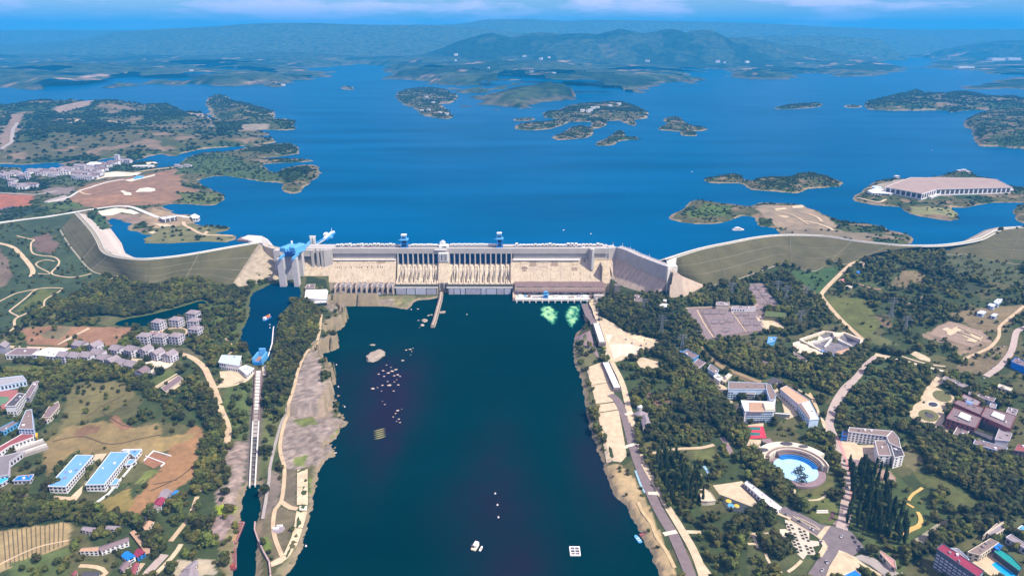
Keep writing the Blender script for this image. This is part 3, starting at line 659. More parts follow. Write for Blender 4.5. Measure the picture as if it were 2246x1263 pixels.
land('headland', T('L', [(-500,520),(-300,560),(0,600),(140,605),(170,650),(300,628),(420,608),(640,580),(820,556),(920,568),(1050,556),(1110,575),(1090,605),(1240,588),(1300,540),(1420,500),(1560,495),(1700,470),(1760,450),(1900,440),(2040,430),(2100,465),(2110,485),(2090,500),(1960,520),(1840,530),(1900,546),(2100,543),(2205,550),(2050,562),(1850,572),(1870,610),(1930,640),(2000,610),(2090,590),(2180,582),(2240,600),(2250,640),(2200,690),(2130,750),(2080,778),(2010,770),(1980,740),(1990,705),(1840,695),(1640,660),(1500,657),(1400,690),(1430,730),(1520,770),(1580,800),(1540,850),(1430,862),(1320,850),(1200,850),(1140,872),(1200,900),(1260,930),(1340,935),(1405,965),(1370,985),(1420,1008),(1600,1012),(1620,1022),(1550,1045),(1480,1060)]) + [(514,518),(500,528),(440,527),(377,530.5),(317,530),(330,517),(304,507),(280,500),(284,490),(262,480),(240,478),(245,498),(225,505),(198,506),(176,482),(163,465),(110,474),(50,482),(0,488),(-150,510)],
     9.0,55.0,5.0, seed=3, back=0.4, rough=0.5, trees=11.0, wood=(0.25,0.8), sm=2,
     bumps=((620,338,14,70,90),(655,375,20,60,60),(500,345,6,80,90),(60,440,4,200,60)),
     paints=((T('L', [(480,830),(560,760),(760,700),(1080,650),(1240,610),(1400,590),(1380,640),(1240,680),(1300,740),(1420,760),(1300,800),(1200,850),(1000,870),(640,890),(470,850)]), BR, 0.0),
             (T('L', [(520,840),(700,810),(900,800),(1000,840),(640,870)]),(0.27,0.15,0.09),0.0),(T('L', [(0,800),(240,810),(230,870),(0,900)]),(0.30,0.115,0.07),0.0),(T('L', [(-300,780),(0,800),(0,900),(-300,900)]),(0.30,0.115,0.07),0.0),
             (T('L', [(0,890),(100,870),(100,900),(0,930)]),(0.16,0.10,0.12),0.0),(T('L', [(330,760),(540,750),(480,800),(300,790)]),(0.2,0.16,0.15),0.0),
             (T('L', [(0,900),(250,870),(360,900),(0,980)]),(0.03,0.05,0.03),0.7),(T('L', [(320,850),(500,840),(600,880),(340,910)]),(0.07,0.10,0.035),0.3),
             (T('L', [(1240,660),(1500,640),(1850,690),(1990,690),(1980,640),(1500,500),(1260,560)]),(0.06,0.09,0.035),0.25),(T('L', [(1780,460),(2040,430),(2090,470),(1700,500)]),(0.025,0.045,0.02),0.95),(T('L', [(1950,620),(2100,590),(2230,610),(2150,670),(2010,710)]),(0.025,0.045,0.02),0.98),
             (T('L', [(1240,780),(1540,780),(1560,850),(1300,850)]),(0.10,0.12,0.045),0.4),(T('L', [(750,570),(1090,560),(1080,620),(760,630)]),(0.04,0.07,0.03),0.7),(T('L', [(0,690),(340,690),(330,770),(0,790)]),(0.03,0.055,0.03),0.9),(T('L', [(350,690),(700,690),(560,740),(400,730)]),(0.07,0.09,0.045),0.3),
             (T('A', [(840,280),(1000,170),(1200,200),(1300,250),(1100,300),(1000,300),(920,260)]),(0.3,0.22,0.14),0.05),(T('A', [(900,330),(1200,280),(1500,300),(1500,390),(950,390)]),(0.15,0.145,0.07),0.2),
             (T('A', [(560,200),(700,240),(730,290),(600,270)]),(0.05,0.09,0.04),0.15),(T('A', [(640,190),(920,210),(1000,260),(850,270),(700,240)]),(0.24,0.17,0.13),0.0)))
land('headland', T('L', [(-600,545),(0,552),(120,558),(330,545),(420,545),(430,580),(500,590),(600,580),(650,560),(720,520),(820,508),(850,522),(920,538),(1080,490),(1150,490),(1230,500),(1390,455),(1560,440),(1780,425),(1950,405),(1870,395),(1780,390),(1600,392),(1480,400),(1380,396),(1310,395),(1305,365),(1380,360),(1470,382),(1600,372),(1700,364),(1900,355),(1770,346),(1690,328),(1850,318),(1960,322),(2070,318),(2070,300),(2030,262),(1900,260),(1750,275),(1560,275),(1500,265),(1420,220),(1330,200),(1300,220),(1250,185),(1180,160),(1100,165),(980,180),(880,165),(750,140),(640,150),(540,190),(470,190),(440,160),(370,125),(250,130),(160,160),(0,162),(-600,150)]),
     22.0,90.0,9.0, seed=31, lab='north', back=0.6, rough=0.75, trees=19.0, wood=(0.35,0.75), sm=2, freq=420.0,
     bumps=((110,228,45,260,200),(235,232,40,200,200),(430,262,10,120,120),(150,300,22,420,260),(330,300,20,300,200),(610,268,14,120,80),(580,313,12,220,80)),
     paints=((T('L', [(0,420),(80,250),(170,240),(100,440),(0,510)]),(0.24,0.17,0.13),0.0),(T('L', [(380,220),(560,200),(700,190),(640,215),(400,240)]),(0.27,0.2,0.16),0.0),(T('L', [(1300,220),(1420,215),(1500,270),(1330,240)]),(0.3,0.23,0.19),0.0),(T('L', [(1480,310),(1900,300),(1880,320),(1500,345)]),(0.24,0.2,0.15),0.0),(T('L', [(290,320),(800,330),(800,400),(620,430),(300,400)]),(0.025,0.05,0.025),0.8),(T('L', [(1500,290),(1700,280),(1690,340),(1520,350)]),(0.025,0.05,0.025),0.9)))
land('island', T('L', [(1465,200),(1450,150),(1462,112),(1540,92),(1600,105),(1640,130),(1800,170),(1935,215),(1860,240),(1720,250),(1560,242),(1490,225)]),45.0,220.0,12.0, seed=5, back=0.85, rough=0.3, trees=17.0, wood=(0.9,0.9), bumps=((500,240,42,200,260),), lab='hill')
ISL = [
 ('J', [(1155,472),(1230,457),(1350,454),(1352,466),(1250,475),(1190,477)],7,12,0.5),('J', [(1455,466),(1490,460),(1540,468),(1490,473)],3,10,0.2),
 ('J', [(640,562),(680,546),(665,520),(730,515),(750,530),(780,550),(860,565),(780,570),(815,588),(740,586),(730,570)],13,9,0.55),('J', [(185,598),(230,580),(260,560),(330,555),(360,570),(340,592),(270,601),(200,604)],15,9,0.8),
 ('J', [(372,624),(420,605),(450,580),(490,577),(500,598),(560,604),(480,609),(450,626),(390,631)],13,9,0.6),
 ('J', [(135,497),(200,490),(230,470),(330,460),(480,452),(540,470),(600,500),(540,515),(540,537),(500,530),(470,516),(400,520),(420,535),(350,550),(340,522),(250,520),(180,507)],26,12,0.6),
 ('J', [(10,554),(60,540),(150,535),(240,518),(260,525),(200,550),(150,562),(60,565)],11,10,0.5),('J', [(5,526),(60,517),(100,522),(60,529)],5,10,0.3),
 ('px', [(868,206),(900,196),(960,195),(1003,210),(988,222),(962,226),(992,254),(960,253),(920,245),(915,235),(880,222)],22,14,0.5),
 ('J', [(845,786),(900,778),(960,768),(1000,776),(1030,796),(1080,786),(1140,780),(1200,782),(1260,766),(1340,770),(1400,785),(1450,803),(1390,809),(1300,816),(1260,833),(1160,827),(1050,819),(1020,801),(990,791),(900,791)],14,6,0.9),
 ('J', [(1545,454),(1640,430),(1720,412),(1780,408),(1850,424),(1920,414),(2050,420),(2150,440),(2200,448),(2300,440),(2300,464),(2150,461),(2000,463),(1930,471),(1900,463),(1780,463),(1640,463)],45,16,0.8),
 ('J', [(1985,532),(2040,506),(2150,492),(2246,495),(2400,500),(2400,640),(2246,624),(2130,614),(2060,613),(2025,588),(2012,552)],40,10,0.98),
 ('J', [(2200,922),(2246,895),(2400,885),(2400,975),(2246,966),(2207,942)],10,6,0.5),('px', [(745,193),(762,189),(778,194),(762,197)],6,16,0.2)]
for k, (w, pts, hm, ce, wd) in enumerate(ISL):
    land('island', T(w, pts), hm, ce * 4.0, ce * 0.8, seed=60 + k, back=0.7, rough=0.5, trees=max(8.0, ce * 1.05), wood=(wd, min(1, wd + 0.2)), lab='isle%d' % k, freq=ce * 14)
land('island', T('J', [(690,950),(720,932),(750,918),(780,885),(830,878),(900,890),(960,895),(1030,905),(1070,898),(1100,888),(1200,892),(1270,899),(1310,915),(1390,950),(1450,970),(1580,985),(1680,1015),(1750,1035),(1760,1055),(1700,1067),(1560,1056),(1400,1042),(1300,1034),(1190,1034),(1150,997),(1080,982),(1062,946),(1010,941),(940,966),(850,976),(740,968)]),
     9.0,40.0,4.5, seed=90, back=0.5, rough=0.5, trees=8.0, wood=(0.2,0.6), lab='bar',
     paints=((T('J', [(1060,900),(1280,895),(1400,960),(1420,1010),(1230,1020),(1110,960)]),(0.26,0.2,0.14),0.0),(T('J', [(1100,1000),(1400,1010),(1760,1050),(1200,1034)]),(0.19,0.155,0.11),0.04),(T('J', [(760,930),(860,890),(990,905),(900,950),(780,955)]),(0.08,0.12,0.035),0.4)))
land('island', T('J', [(1498,864),(1530,845),(1560,820),(1600,795),(1680,785),(1720,785),(1860,776),(1930,765),(1960,752),(2010,752),(2040,778),(2100,785),(2180,815),(2246,828),(2400,826),(2400,882),(2150,882),(2050,892),(1990,905),(1930,907),(1957,957),(1850,952),(1750,932),(1700,902),(1600,894),(1520,880)]),
     9.0,25.0,4.5, seed=95, back=0.5, rough=0.3, trees=9.0, wood=(0.35,0.8), lab='hall', bumps=((2105,383,14,40,60),),
     paints=((T('J', [(1560,820),(1700,785),(2180,800),(2200,840),(1900,850),(1780,862),(1600,850)]),(0.3,0.25,0.2),0.0),(T('J', [(1740,910),(1950,915),(1950,955),(1760,935)]),(0.2,0.2,0.09),0.05)))
# far shores
FAR = [(-900,180),(-300,188),(0,192),(60,196),(110,196),(180,197),(240,191),(290,186),(330,190),(390,187),(430,181),(445,189),(510,190),(570,186),(600,193),(635,187),(610,178),(660,176),(735,167),(705,155),(650,150),(720,148),(790,140),(850,146),(835,160),(870,170),(905,178),(960,182),(1005,190),(1040,205),(1060,205),(1085,225),(1140,240),(1165,235),(1190,225),(1230,221),(1300,215),(1360,218),(1415,201),(1435,186),(1490,180),(1545,186),(1530,175),(1520,162),(1570,150),(1620,160),(1650,172),(1700,174),(1757,173),(1720,165),(1800,160),(1890,168),(1960,163),(1985,152),(1945,140),(1885,122),(1862,112),(1890,104),(1700,100),(1200,98),(600,97),(0,97),(-900,97)]
far_z = 95.0
FB = []
for (a, b, D, s1, s2) in ((1360,58,11500,900,900),(1085,69,11500,1000,900),(1225,72,11500,1200,900),(1475,66,11500,800,900),(1555,69,11500,700,900),(1640,80,11800,900,900),(1760,94,12000,800,700),(1150,76,12500,1500,800),(1000,98,14500,900,700),(820,118,9000,500,350),(780,128,8000,400,300),(600,108,12000,1800,800),(420,122,10000,1200,600),(200,138,9000,1200,500),(1900,140,9500,500,350)):
    v = (CY - b) / FPX; zt = CAMH + D * (-SP + CP * v) / (CP + SP * v)
    q = at(a, b, min(zt, 519.0)); s = D / (CP + SP * v); FB.append(((a - CX) / FPX * s, D, zt - RES_Z - far_z * 0.8, s1, s2))
def far_land(name, pts, bumps, hmax, cellx, cell, seed, lab, sm=2, ymax=None):
    P = smooth(pts, sm, True); W = [tuple(at(a, b, RES_Z)[:2]) for a, b in P]; Q = np.array(W)
    xs, ys = np.arange(Q[:, 0].min(), Q[:, 0].max(), cellx), np.arange(Q[:, 1].min() - 200, Q[:, 1].max(), cell)
    xx, yy = np.meshgrid(xs, ys); jx = (fbm(xx / 500, yy / 500, seed + 5,5) - 0.5) * 800
    ins = inside(W, xx + jx, yy + jx * 0.6); d = dist_line(W[::2], xx + jx, yy + jx * 0.6)
    nzz = fbm(xx / 1300, yy / 900, seed, 6)
    ins &= ~((fbm(xx / 620, yy / 480, seed + 31,4) < 0.40) & (d < 1500) & (yy < 9800))
    h = hmax * (1 - np.exp(-d / 260)) * np.clip(0.25 + 2.2 * (nzz - 0.25),0.1,2.2)
    for (bx, by, bz, s1, s2) in bumps:
        h = np.maximum(h, h * 0.3 + np.maximum(0, bz) * np.exp(-((xx - bx) / s1) ** 2 - ((yy - by) / s2) ** 2) * (0.86 + 0.28 * fbm(xx / (s1 * 0.4), yy / (s2 * 0.4), seed + 3,5)) * np.clip(d / 400,0,1))
    z = np.where(ins, RES_Z + 0.5 + h, RES_Z - 8)
    w = fbm(xx / 500, yy / 400, seed + 9,6); col = np.zeros(xx.shape + (3,)); col[:] = (0.035,0.05,0.025); col[w - np.clip(h / 500,0, .2) > 0.58] = (0.065,0.068,0.037); col[w < 0.5] = (0.015,0.027,0.012)
    pt = fbm(xx / 260, yy / 180, seed + 14,5) - np.clip((h - 90) / 300,0, .3); col[pt > 0.70] = (0.22,0.15,0.11); col[pt > 0.79] = (0.34,0.27,0.23)
    col[(d < 60) & ins] = (0.075,0.07,0.05)
    me, used = grid_mesh(name, xx, yy, z, ins | (d < 2 * max(cell, cellx)))
    set_col(me, col.reshape(-1,3)[used]); me.materials.append(FAR_M); link(name, me, kind='structure'); LAND[lab] = (z, xs, ys, cell, cellx)
far_land('hills', FAR, FB, far_z, 45.0,75.0,120, 'far')
RB = [(at(2230,130,75).x, at(2230,130,75).y + 300,330,1300,800),(at(2090,112,75).x, at(2090,112,75).y, 260,900,900),(at(2200,100,75).x, 15000,420,1500,900)]
far_land('hills', [(1945,128),(1975,112),(2020,108),(2500,106),(2500,172),(2300,168),(2190,165),(2150,157),(2120,152),(2080,152),(2035,146),(2062,130),(2010,126)], RB, 40.0,40.0,60.0,140, 'farR')
far_land('hills', T('J', [(1925,384),(2000,370),(2060,366),(2200,342),(2500,337),(2500,402),(2246,398),(2100,394),(1970,399)]),[(at(2220,182,75).x, at(2220,182,75).y + 150,60,400,300)],25.0,20.0,25.0,150, 'spit')
def ridge(name, sky, D, width, seed, col):
    """a distant range: skyline traced, built as a long ridge with real slopes"""
    xs = []; zs = []
    for a, b in smooth(sky, 4):
        v = (CY - b) / FPX; k = CP + SP * v; xs.append((a - CX) / FPX * D / k); zs.append(CAMH + D * (-SP + CP * v) / k)
    xx, yy = np.meshgrid(np.arange(min(xs), max(xs),90.0), np.arange(D - width, D + width, 150.0))
    top = np.interp(xx, xs, zs); t = np.clip(1 - np.abs(yy - D) / width, 0,1)
    z = 60 + np.maximum(0, top - 60) * t ** 0.8 * (0.80 + 0.2 * t + (1 - t) * 0.5 * (fbm(xx / 900, yy / 900, seed, 5) - 0.5)) + (fbm(xx / 1500, yy / 1500, seed + 2,5) - 0.5) * 60 * t
    me, _ = grid_mesh(name, xx, yy, z); set_col(me, np.tile(np.array(col),(len(me.vertices),1))); me.materials.append(FAR_M); link(name, me, kind='structure')
ridge('hills', [(-700,105),(-300,104),(0,98),(180,88),(260,72),(330,66),(400,62),(470,58),(540,53),(620,52),(750,53),(900,54),(1000,57),(1080,66),(1200,78),(1400,88),(1700,92)],15000.0,3000.0,201,(0.05,0.07,0.04))
ridge('mountains', [(-1200,72),(0,67),(300,66),(600,60),(800,62),(1000,53),(1060,45),(1120,44),(1180,44),(1240,46),(1290,44),(1370,44),(1450,45),(1560,48),(1620,50),(1740,54),(1880,62),(2100,66),(2300,64),(2600,65),(3300,70)],18500.0,3000.0,211,(0.06,0.08,0.05))
ridge('mountains', [(1500,84),(1600,82),(1700,80),(1780,79),(1850,82),(1900,85),(1930,88)],14000.0,1200.0,221,(0.05,0.07,0.04))

# ------------------------------------------------------------------ haze
HB = MB().box((0,21000,-9),(118000,55000,1290))
hz = HB.build('haze', None, kind='stuff')
hm = bpy.data.materials.new('haze_air'); hm.use_nodes = True; hn, hl = hm.node_tree.nodes, hm.node_tree.links
hn.remove(hn["Principled BSDF"]); pv = hn.new("ShaderNodeVolumePrincipled"); pv.inputs["Density"].default_value = HAZE_DENSITY; pv.inputs["Color"].default_value = (*HAZE_COL, 1); pv.inputs["Anisotropy"].default_value = 0.0
for k in ("Density Attribute", "Color Attribute", "Temperature Attribute"): pv.inputs[k].default_value = ""
hl.new(pv.outputs[0], hn["Material Output"].inputs["Volume"]); hz.data.materials.append(hm)
# ------------------------------------------------------------------ the concrete dam
CONC = mat_strata('old_concrete', (0.57,0.47,0.34),(0.42,0.335,0.24),(0.25,0.195,0.145),3.0,0.85)
CONC_W = mat_strata('worn_concrete', (0.52,0.41,0.32),(0.38,0.30,0.235),(0.27,0.205,0.165),2.4,0.6)
CHUTE = mat_strata('chute_concrete', (0.68,0.60,0.46),(0.52,0.43,0.32),(0.30,0.22,0.16),9.0,0.75)
NEWC = mat('new_concrete', (0.44,0.405,0.38),(0.35,0.32,0.305), scale=0.08, rough=0.85, contrast=0.2)
DECKC = mat('deck_concrete', (0.60,0.58,0.54),(0.48,0.46,0.43), scale=0.2, rough=0.85)
DARKC = mat('stained_concrete', (0.20,0.165,0.15),(0.13,0.105,0.10), scale=0.15, rough=0.9)
BLACKC = mat('black_concrete', (0.035,0.035,0.035),(0.05,0.048,0.045), scale=0.2, rough=0.5)  # near-black concrete of the flip buckets and small face boxes
WHITE = mat('white_paint', (0.80,0.79,0.76),(0.70,0.69,0.67), scale=0.4, rough=0.6)
GATE = mat('gate_steel_blue', (0.012,0.045,0.20),(0.010,0.035,0.15), scale=0.2, rough=0.45)
BLUE = mat('light_blue_steel', (0.11,0.36,0.66),(0.09,0.31,0.6), scale=0.3, rough=0.4)
BLUE_D = mat('crane_blue_steel', (0.03,0.20,0.55),(0.025,0.16,0.46), scale=0.3, rough=0.4)
LAV = mat('pale_blue_grey_concrete', (0.42,0.43,0.52),(0.36,0.37,0.45), scale=0.15, rough=0.8)
GLASS = mat('window_glass', (0.02,0.03,0.045),(0.03,0.04,0.06), scale=0.4, rough=0.15, spec=0.6)
STEEL = mat('galvanised_steel', (0.33,0.34,0.36), rough=0.45, metal=0.6)
PURP = mat('brown_roofing', (0.20,0.135,0.13),(0.16,0.105,0.105), scale=0.25, rough=0.85)

dam = thing('concrete_dam', 'long concrete gravity dam with blue spillway gates holding back the reservoir', 'dam', (0, MAIN_Y, 0))
def sx(px): return X85(px)
def seg(x0, x1, prof, name, m, dx=0.12): return MB().loft([(x0 + dx, MAIN_Y),(x1 - dx, MAIN_Y)], prof).build(name, m, dam, recalc=True)
TOP0, WALL0 = 85.0,60.0
body = [(-UP, -6),(-UP, TOP0 - 0.5),(0, TOP0 - 0.5),(0, WALL0)]
def blocks(p0, p1, n, face_top, face_bot, toe_off, m, slope=0.8):
    """monoliths with open joints: old sloped face under the newer vertical wall"""
    for k in range(n):
        a, b = sx(p0 + (p1 - p0) * k / n), sx(p0 + (p1 - p0) * (k + 1) / n); j = RNG.uniform(-0.25,0.25)
        o2 = (face_top - face_bot) * slope
        seg(a, b, [(-UP + 1,-6),(-UP + 1, face_top + 0.3),(2.5 + j, face_top + 0.3),(2.5 + j, face_top - 2.2),(3 + j + o2, face_bot),(3 + j + o2,-6)], 'dam_block', m)
def wallband(p0, p1, n, z0=WALL0, off=0.0, name='upper_wall', m=NEWC):
    for k in range(n):
        a, b = sx(p0 + (p1 - p0) * k / n), sx(p0 + (p1 - p0) * (k + 1) / n)
        seg(a, b, [(-UP, z0 + 0.3),(-UP, TOP0 - 0.6),(off, TOP0 - 0.6),(off, z0 + 0.3)], name, m, 0.06)
# deck with cantilevered parapet band along the whole straight run
for k in range(20):
    a, b = sx(663 + 672 * k / 20), sx(663 + 672 * (k + 1) / 20)
    seg(a, b, [(-UP - 0.3, TOP0 - 1.2),(-UP - 0.3, TOP0),(3.6, TOP0),(3.6,73.5),(2.6,73.0),(2.6, TOP0 - 1.2)], 'deck', NEWC, 0.05)
for off, h in ((-UP + 0.2,1.6),(3.2,1.3)):
    MB().box(((sx(663) + sx(1335)) / 2, MAIN_Y - off, TOP0),(sx(1335) - sx(663),0.5, h)).build('parapet', WHITE, dam)
MB().box(((sx(735) + sx(1275)) / 2, MAIN_Y + 8, TOP0),(sx(1275) - sx(735),7,0.25)).build('crest_road', DARKC, dam)
wallband(663,868,9); wallband(1126,1335,9)
blocks(663,724,3,60,20,0, CONC); blocks(724,868,6,60.5,19,0, CONC)
blocks(1120,1338,10,60,17,0, CONC)
MB().box(((sx(1126) + sx(1272)) / 2, MAIN_Y - 4.5,58.6),(sx(1272) - sx(1126),5,2.2)).build('ledge', WHITE, dam)
MB().box(((sx(730) + sx(868)) / 2, MAIN_Y - 4.0,59.2),(sx(868) - sx(730),4,1.2)).build('ledge', WHITE, dam)
for px in (687,699,708): MB().prism([(sx(px) - 2.6, MAIN_Y - 2),(sx(px) + 2.6, MAIN_Y - 2),(sx(px) + 2.6, MAIN_Y - 13),(sx(px) - 2.6, MAIN_Y - 13)],44,83.5).build('buttress', NEWC, dam)
MB().prism([(sx(712), MAIN_Y - 2),(sx(729), MAIN_Y - 2),(sx(729), MAIN_Y - 9),(sx(712), MAIN_Y - 13)],46,84).build('buttress', NEWC, dam)
MB().box((sx(678), MAIN_Y - 7,70),(24,10,13)).build('gate_house', NEWC, dam)
# face furniture: recessed boxes, hatches and patch panels
def on_face(px, py, y_off=0.35):
    z = 40.0
    for _ in range(20):
        y = MAIN_Y - 3 - (58.0 - z) * 0.8 - y_off; q = at(px, py, z)
        z += (q.y - y) * 0.45 * (-1)
        z = max(0, min(58, z))
        tt = (y / q.y) if q.y else 1
        z = CAMH + (q.z - CAMH) * tt
    return Vector(((px - CX) * 0.9875, MAIN_Y - 3 - (58.0 - z) * 0.8, z))
def face_panel(px, py, w, h, m, d=0.5):
    c = on_face(px, py); u = Vector((0,0.8,1)).normalized()
    a, b = c - u * h / 2, c + u * h / 2; o = Vector((0,-0.78,0.62)) * d
    b_ = MB(); V = [Vector((sgn * w / 2,0,0)) + p + q for q in (o * -1, o) for p in (a, b) for sgn in (-1,1)]
    b_.add(V, [(0,1,3,2),(4,6,7,5),(0,4,5,1),(2,3,7,6),(0,2,6,4),(1,5,7,3)])
    return b_.build('face_panel', m, dam, recalc=True)
PATCH = mat('patch_mortar', (0.30,0.22,0.16),(0.22,0.165,0.12), scale=0.3)
for px, py, w, h in T('C', [(1042,490),(1120,478),(1280,480),(1380,478),(1265,505),(920,625),(1025,628),(1140,622),(1265,587),(1430,580)]) and [(766,577,18,5),(813,575,20,4),(834,575,18,5),(810,580,12,3),(742,604,16,7),(783,603,12,7),(810,596,22,3),(843,595,10,4),(735,587,16,3),(855,587,14,3),(1150,590,9,12),(1150,575,16,8),(1170,578,14,12),(1173,590,16,8),(1195,574,20,6),(1190,583,22,6),(1195,597,20,8),(1217,577,14,14),(1240,587,16,8),(1260,590,12,8),(1262,578,12,7),(1265,608,14,9),(1240,602,18,4),(1150,604,20,7),(1180,605,30,6),(1226,608,20,5),(1290,585,12,10),(1305,600,12,12),(1320,590,10,8),(672,600,10,4),(690,596,8,4)]:
    face_panel(px, py, w, h, RNG.choice((PATCH, CONC_W, CONC)),0.35)
for px, py, w, h in [(739,588,1.6,3),(744,587,1.6,3),(758,587,1.6,3),(770,587,1.6,3),(782,587,2,4),(788,587,2,4),(792,587,2,4),(805,586,1.6,5),(815,586,1.6,5),(828,586,1.6,5),(834,586,1.6,4),(838,586,1.6,4),(851,588,1.4,3),(858,588,1.4,3),(864,588,1.4,3),(738,575,1.4,4),(1217,606,1.5,8),(1258,605,1.5,8),(1292,607,1.2,10),(1145,588,2,3),(1150,588,2,3),(1156,588,2,3),(1237,602,4,2),(1283,572,3,3),(1268,570,4,3)]:
    face_panel(px, py, w, h, BLACKC, 0.45)
# low-level outlets under the left face
for k in range(12):
    px = 738 + (864 - 738) * k / 11; x = sx(px) * 0.985
    MB().prism([(x - 2.1,1392),(x + 2.1,1392),(x + 2.1,1352),(x, 1348),(x - 2.1,1352)],-4,20.5 if k % 3 else 19.0).build('outlet_pier', mat_strata('pier_concrete', (0.46,0.39,0.34),(0.36,0.3,0.27),(0.2,0.15,0.13),4,0.6), dam)
    if k < 11:
        MB().box((x + 5.8,1371,7),(7.2,2,12.5)).build('outlet_gate', LAV if k % 3 else PURP, dam)
        MB().box((x + 5.8,1356,-3),(7.4,14,9)).build('outlet_sill', DARKC if k % 4 else LAV, dam)
MB().box(((sx(738) + sx(866)) / 2 * 0.986,1388,17.5),(sx(866) - sx(738) + 6,8,3.0)).build('ledge', CONC, dam)
# spillways
def spillway(p0, p1, n, z_lip, front):
    a0, b0 = sx(p0), sx(p1); w = (b0 - a0) / n
    MB().box(((a0 + b0) / 2, MAIN_Y + 12,-6),(b0 - a0,16,54)).build('spillway_sill', CONC, dam)
    for k in range(n + 1):
        x = a0 + w * k; tw = 1.25
        P = [(MAIN_Y - 6,46),(MAIN_Y - 8,50.5),(MAIN_Y - 23.5, z_lip + 4.0),(MAIN_Y - 46, z_lip + 1.4),(MAIN_Y - 46,-6),(MAIN_Y - 6,-6)]
        b = MB(); V = [(x + s * 1.0, y, z) for s in (-1,1) for y, z in P]; q = len(P)
        b.add(V, [tuple(range(q)), tuple(range(q, 2 * q))[::-1]] + [(i, (i + 1) % q, q + (i + 1) % q, q + i) for i in range(q)]); b.build('chute_wall', CHUTE, dam, recalc=True)
        P = [(MAIN_Y + 20,-6),(MAIN_Y + 20,84),(MAIN_Y - 1.5,84),(MAIN_Y - 3.5,74),(MAIN_Y - 7,50.0),(MAIN_Y - 5.9,-6)]
        b = MB(); V = [(x + s * tw, y, z) for s in (-1,1) for y, z in P]; q = len(P)
        b.add(V, [tuple(range(q)), tuple(range(q, 2 * q))[::-1]] + [(i, (i + 1) % q, q + (i + 1) % q, q + i) for i in range(q)]); b.build('spillway_pier', NEWC, dam, recalc=True)
        if k == n: break
        xm = x + w / 2
        MB().prism([(x + tw, MAIN_Y + 6),(x + w - tw, MAIN_Y + 6),(x + w - tw, MAIN_Y + 3.4),(x + tw, MAIN_Y + 3.4)],47.8,84).build('spillway_gate', GATE, dam)
        # curved chute: ogee crest, steep face, bucket
        b = MB(); S = [(MAIN_Y + 8,47.6),(MAIN_Y + 2,49.2),(MAIN_Y - 5,47.5),(MAIN_Y - 12,41),(MAIN_Y - 22, z_lip + 3),(MAIN_Y - 31, z_lip - 0.8),(MAIN_Y - 46, z_lip)]
        sl = RNG.uniform(-1.6,1.6); hw = w / 2 - tw; ridge_x = RNG.uniform(-0.25,0.25) * w
        V = []
        for y, z in S: V += [(xm - hw, y, z),(xm - hw, y, -6),(xm + hw, y, -6),(xm + hw, y, z)]
        F = [(4 * i + j, 4 * i + 4 + j, 4 * i + 4 + (j + 1) % 4,4 * i + (j + 1) % 4) for i in range(len(S) - 1) for j in range(4)] + [(0,1,2,3), tuple(4 * len(S) - 4 + j for j in (3,2,1,0))]
        b.add(V, F).build('chute', CHUTE, dam, recalc=True)
        # splitter wall standing in the chute
        b = MB(); wd = RNG.uniform(1.2,2.4); Pq = [(MAIN_Y - 7,47),(MAIN_Y - 9,48.2),(MAIN_Y - 24, z_lip + 4.5),(MAIN_Y - 38, z_lip + 1.0),(MAIN_Y - 38, z_lip - 2),(MAIN_Y - 12,38)]; q = len(Pq)
        V = [(xm + ridge_x + s * wd / 2, y, z) for s in (-1,1) for y, z in Pq]
        b.add(V, [tuple(range(q)), tuple(range(q, 2 * q))[::-1]] + [(i, (i + 1) % q, q + (i + 1) % q, q + i) for i in range(q)]).build('splitter', CONC_W if k % 2 else CHUTE, dam, recalc=True)
    MB().box(((a0 + b0) / 2, MAIN_Y - 51, z_lip - 3.2),(b0 - a0 + 4,12,2.4)).build('flip_bucket', BLACKC, dam)
    MB().box(((a0 + b0) / 2, MAIN_Y - 57.6, z_lip - 5.2),(b0 - a0 + 5,3,2.6)).build('bucket_lip', DECKC, dam)
    x = a0 + 1
    for i, fw in enumerate(front):
        ww = (b0 - a0 - 2) * fw; MB().box((x + ww / 2, MAIN_Y - 55 + (i % 2) * 0.8,-6),(ww - 1.6,9, z_lip + 0.6)).build('apron_block', LAV if i % 3 else mat('pale_blue_grey_concrete_b', (0.36,0.35,0.42),(0.3,0.29,0.35), scale=0.15), dam); x += ww
    MB().box(((a0 + b0) / 2, MAIN_Y - 50,-6),(b0 - a0,8, z_lip + 2)).build('apron_wall', DARKC, dam)
spillway(872,961,8,19.0,(0.26,0.22,0.27,0.25))
spillway(985,1122,12,19.0,(0.09,0.1,0.08,0.25,0.08,0.17,0.12,0.11))
# divide tower between the spillways, with its pavilion and the long guide wall
x0, x1 = sx(962), sx(984)
MB().loft([(x0, MAIN_Y),(x1, MAIN_Y)],[(-UP, -6),(-UP, 84),(3,84),(3,58),(7,56),(37,19),(37,-6)]).build('divide_block', CONC, dam, recalc=True)
MB().box(((x0 + x1) / 2, MAIN_Y - 6.5,57),(x1 - x0 - 0.6,7,19)).build('tower_face', WHITE, dam)
for i in range(5): MB().box((x0 + 3.5 + 3.7 * i, MAIN_Y - 10.4,60),(1.5,1.2,15)).build('tower_rib', GLASS if i % 2 else NEWC, dam)
for i in range(4): MB().box((x0 + 4 + 4.6 * i, MAIN_Y - 40,2),(2.4,4,17)).build('tower_rib', DARKC if i % 2 else NEWC, dam)
for z in (47,41,34,27): MB().box(((x0 + x1) / 2, MAIN_Y - 3 - (60 - z) * 0.8, z),(x1 - x0 - 1,1.2,0.6)).build('face_ledge', CONC_W, dam)
GW = [at(968,640,6), at(966,655,5), at(960,678,4), at(953,705,3), at(949,717,1.5)]
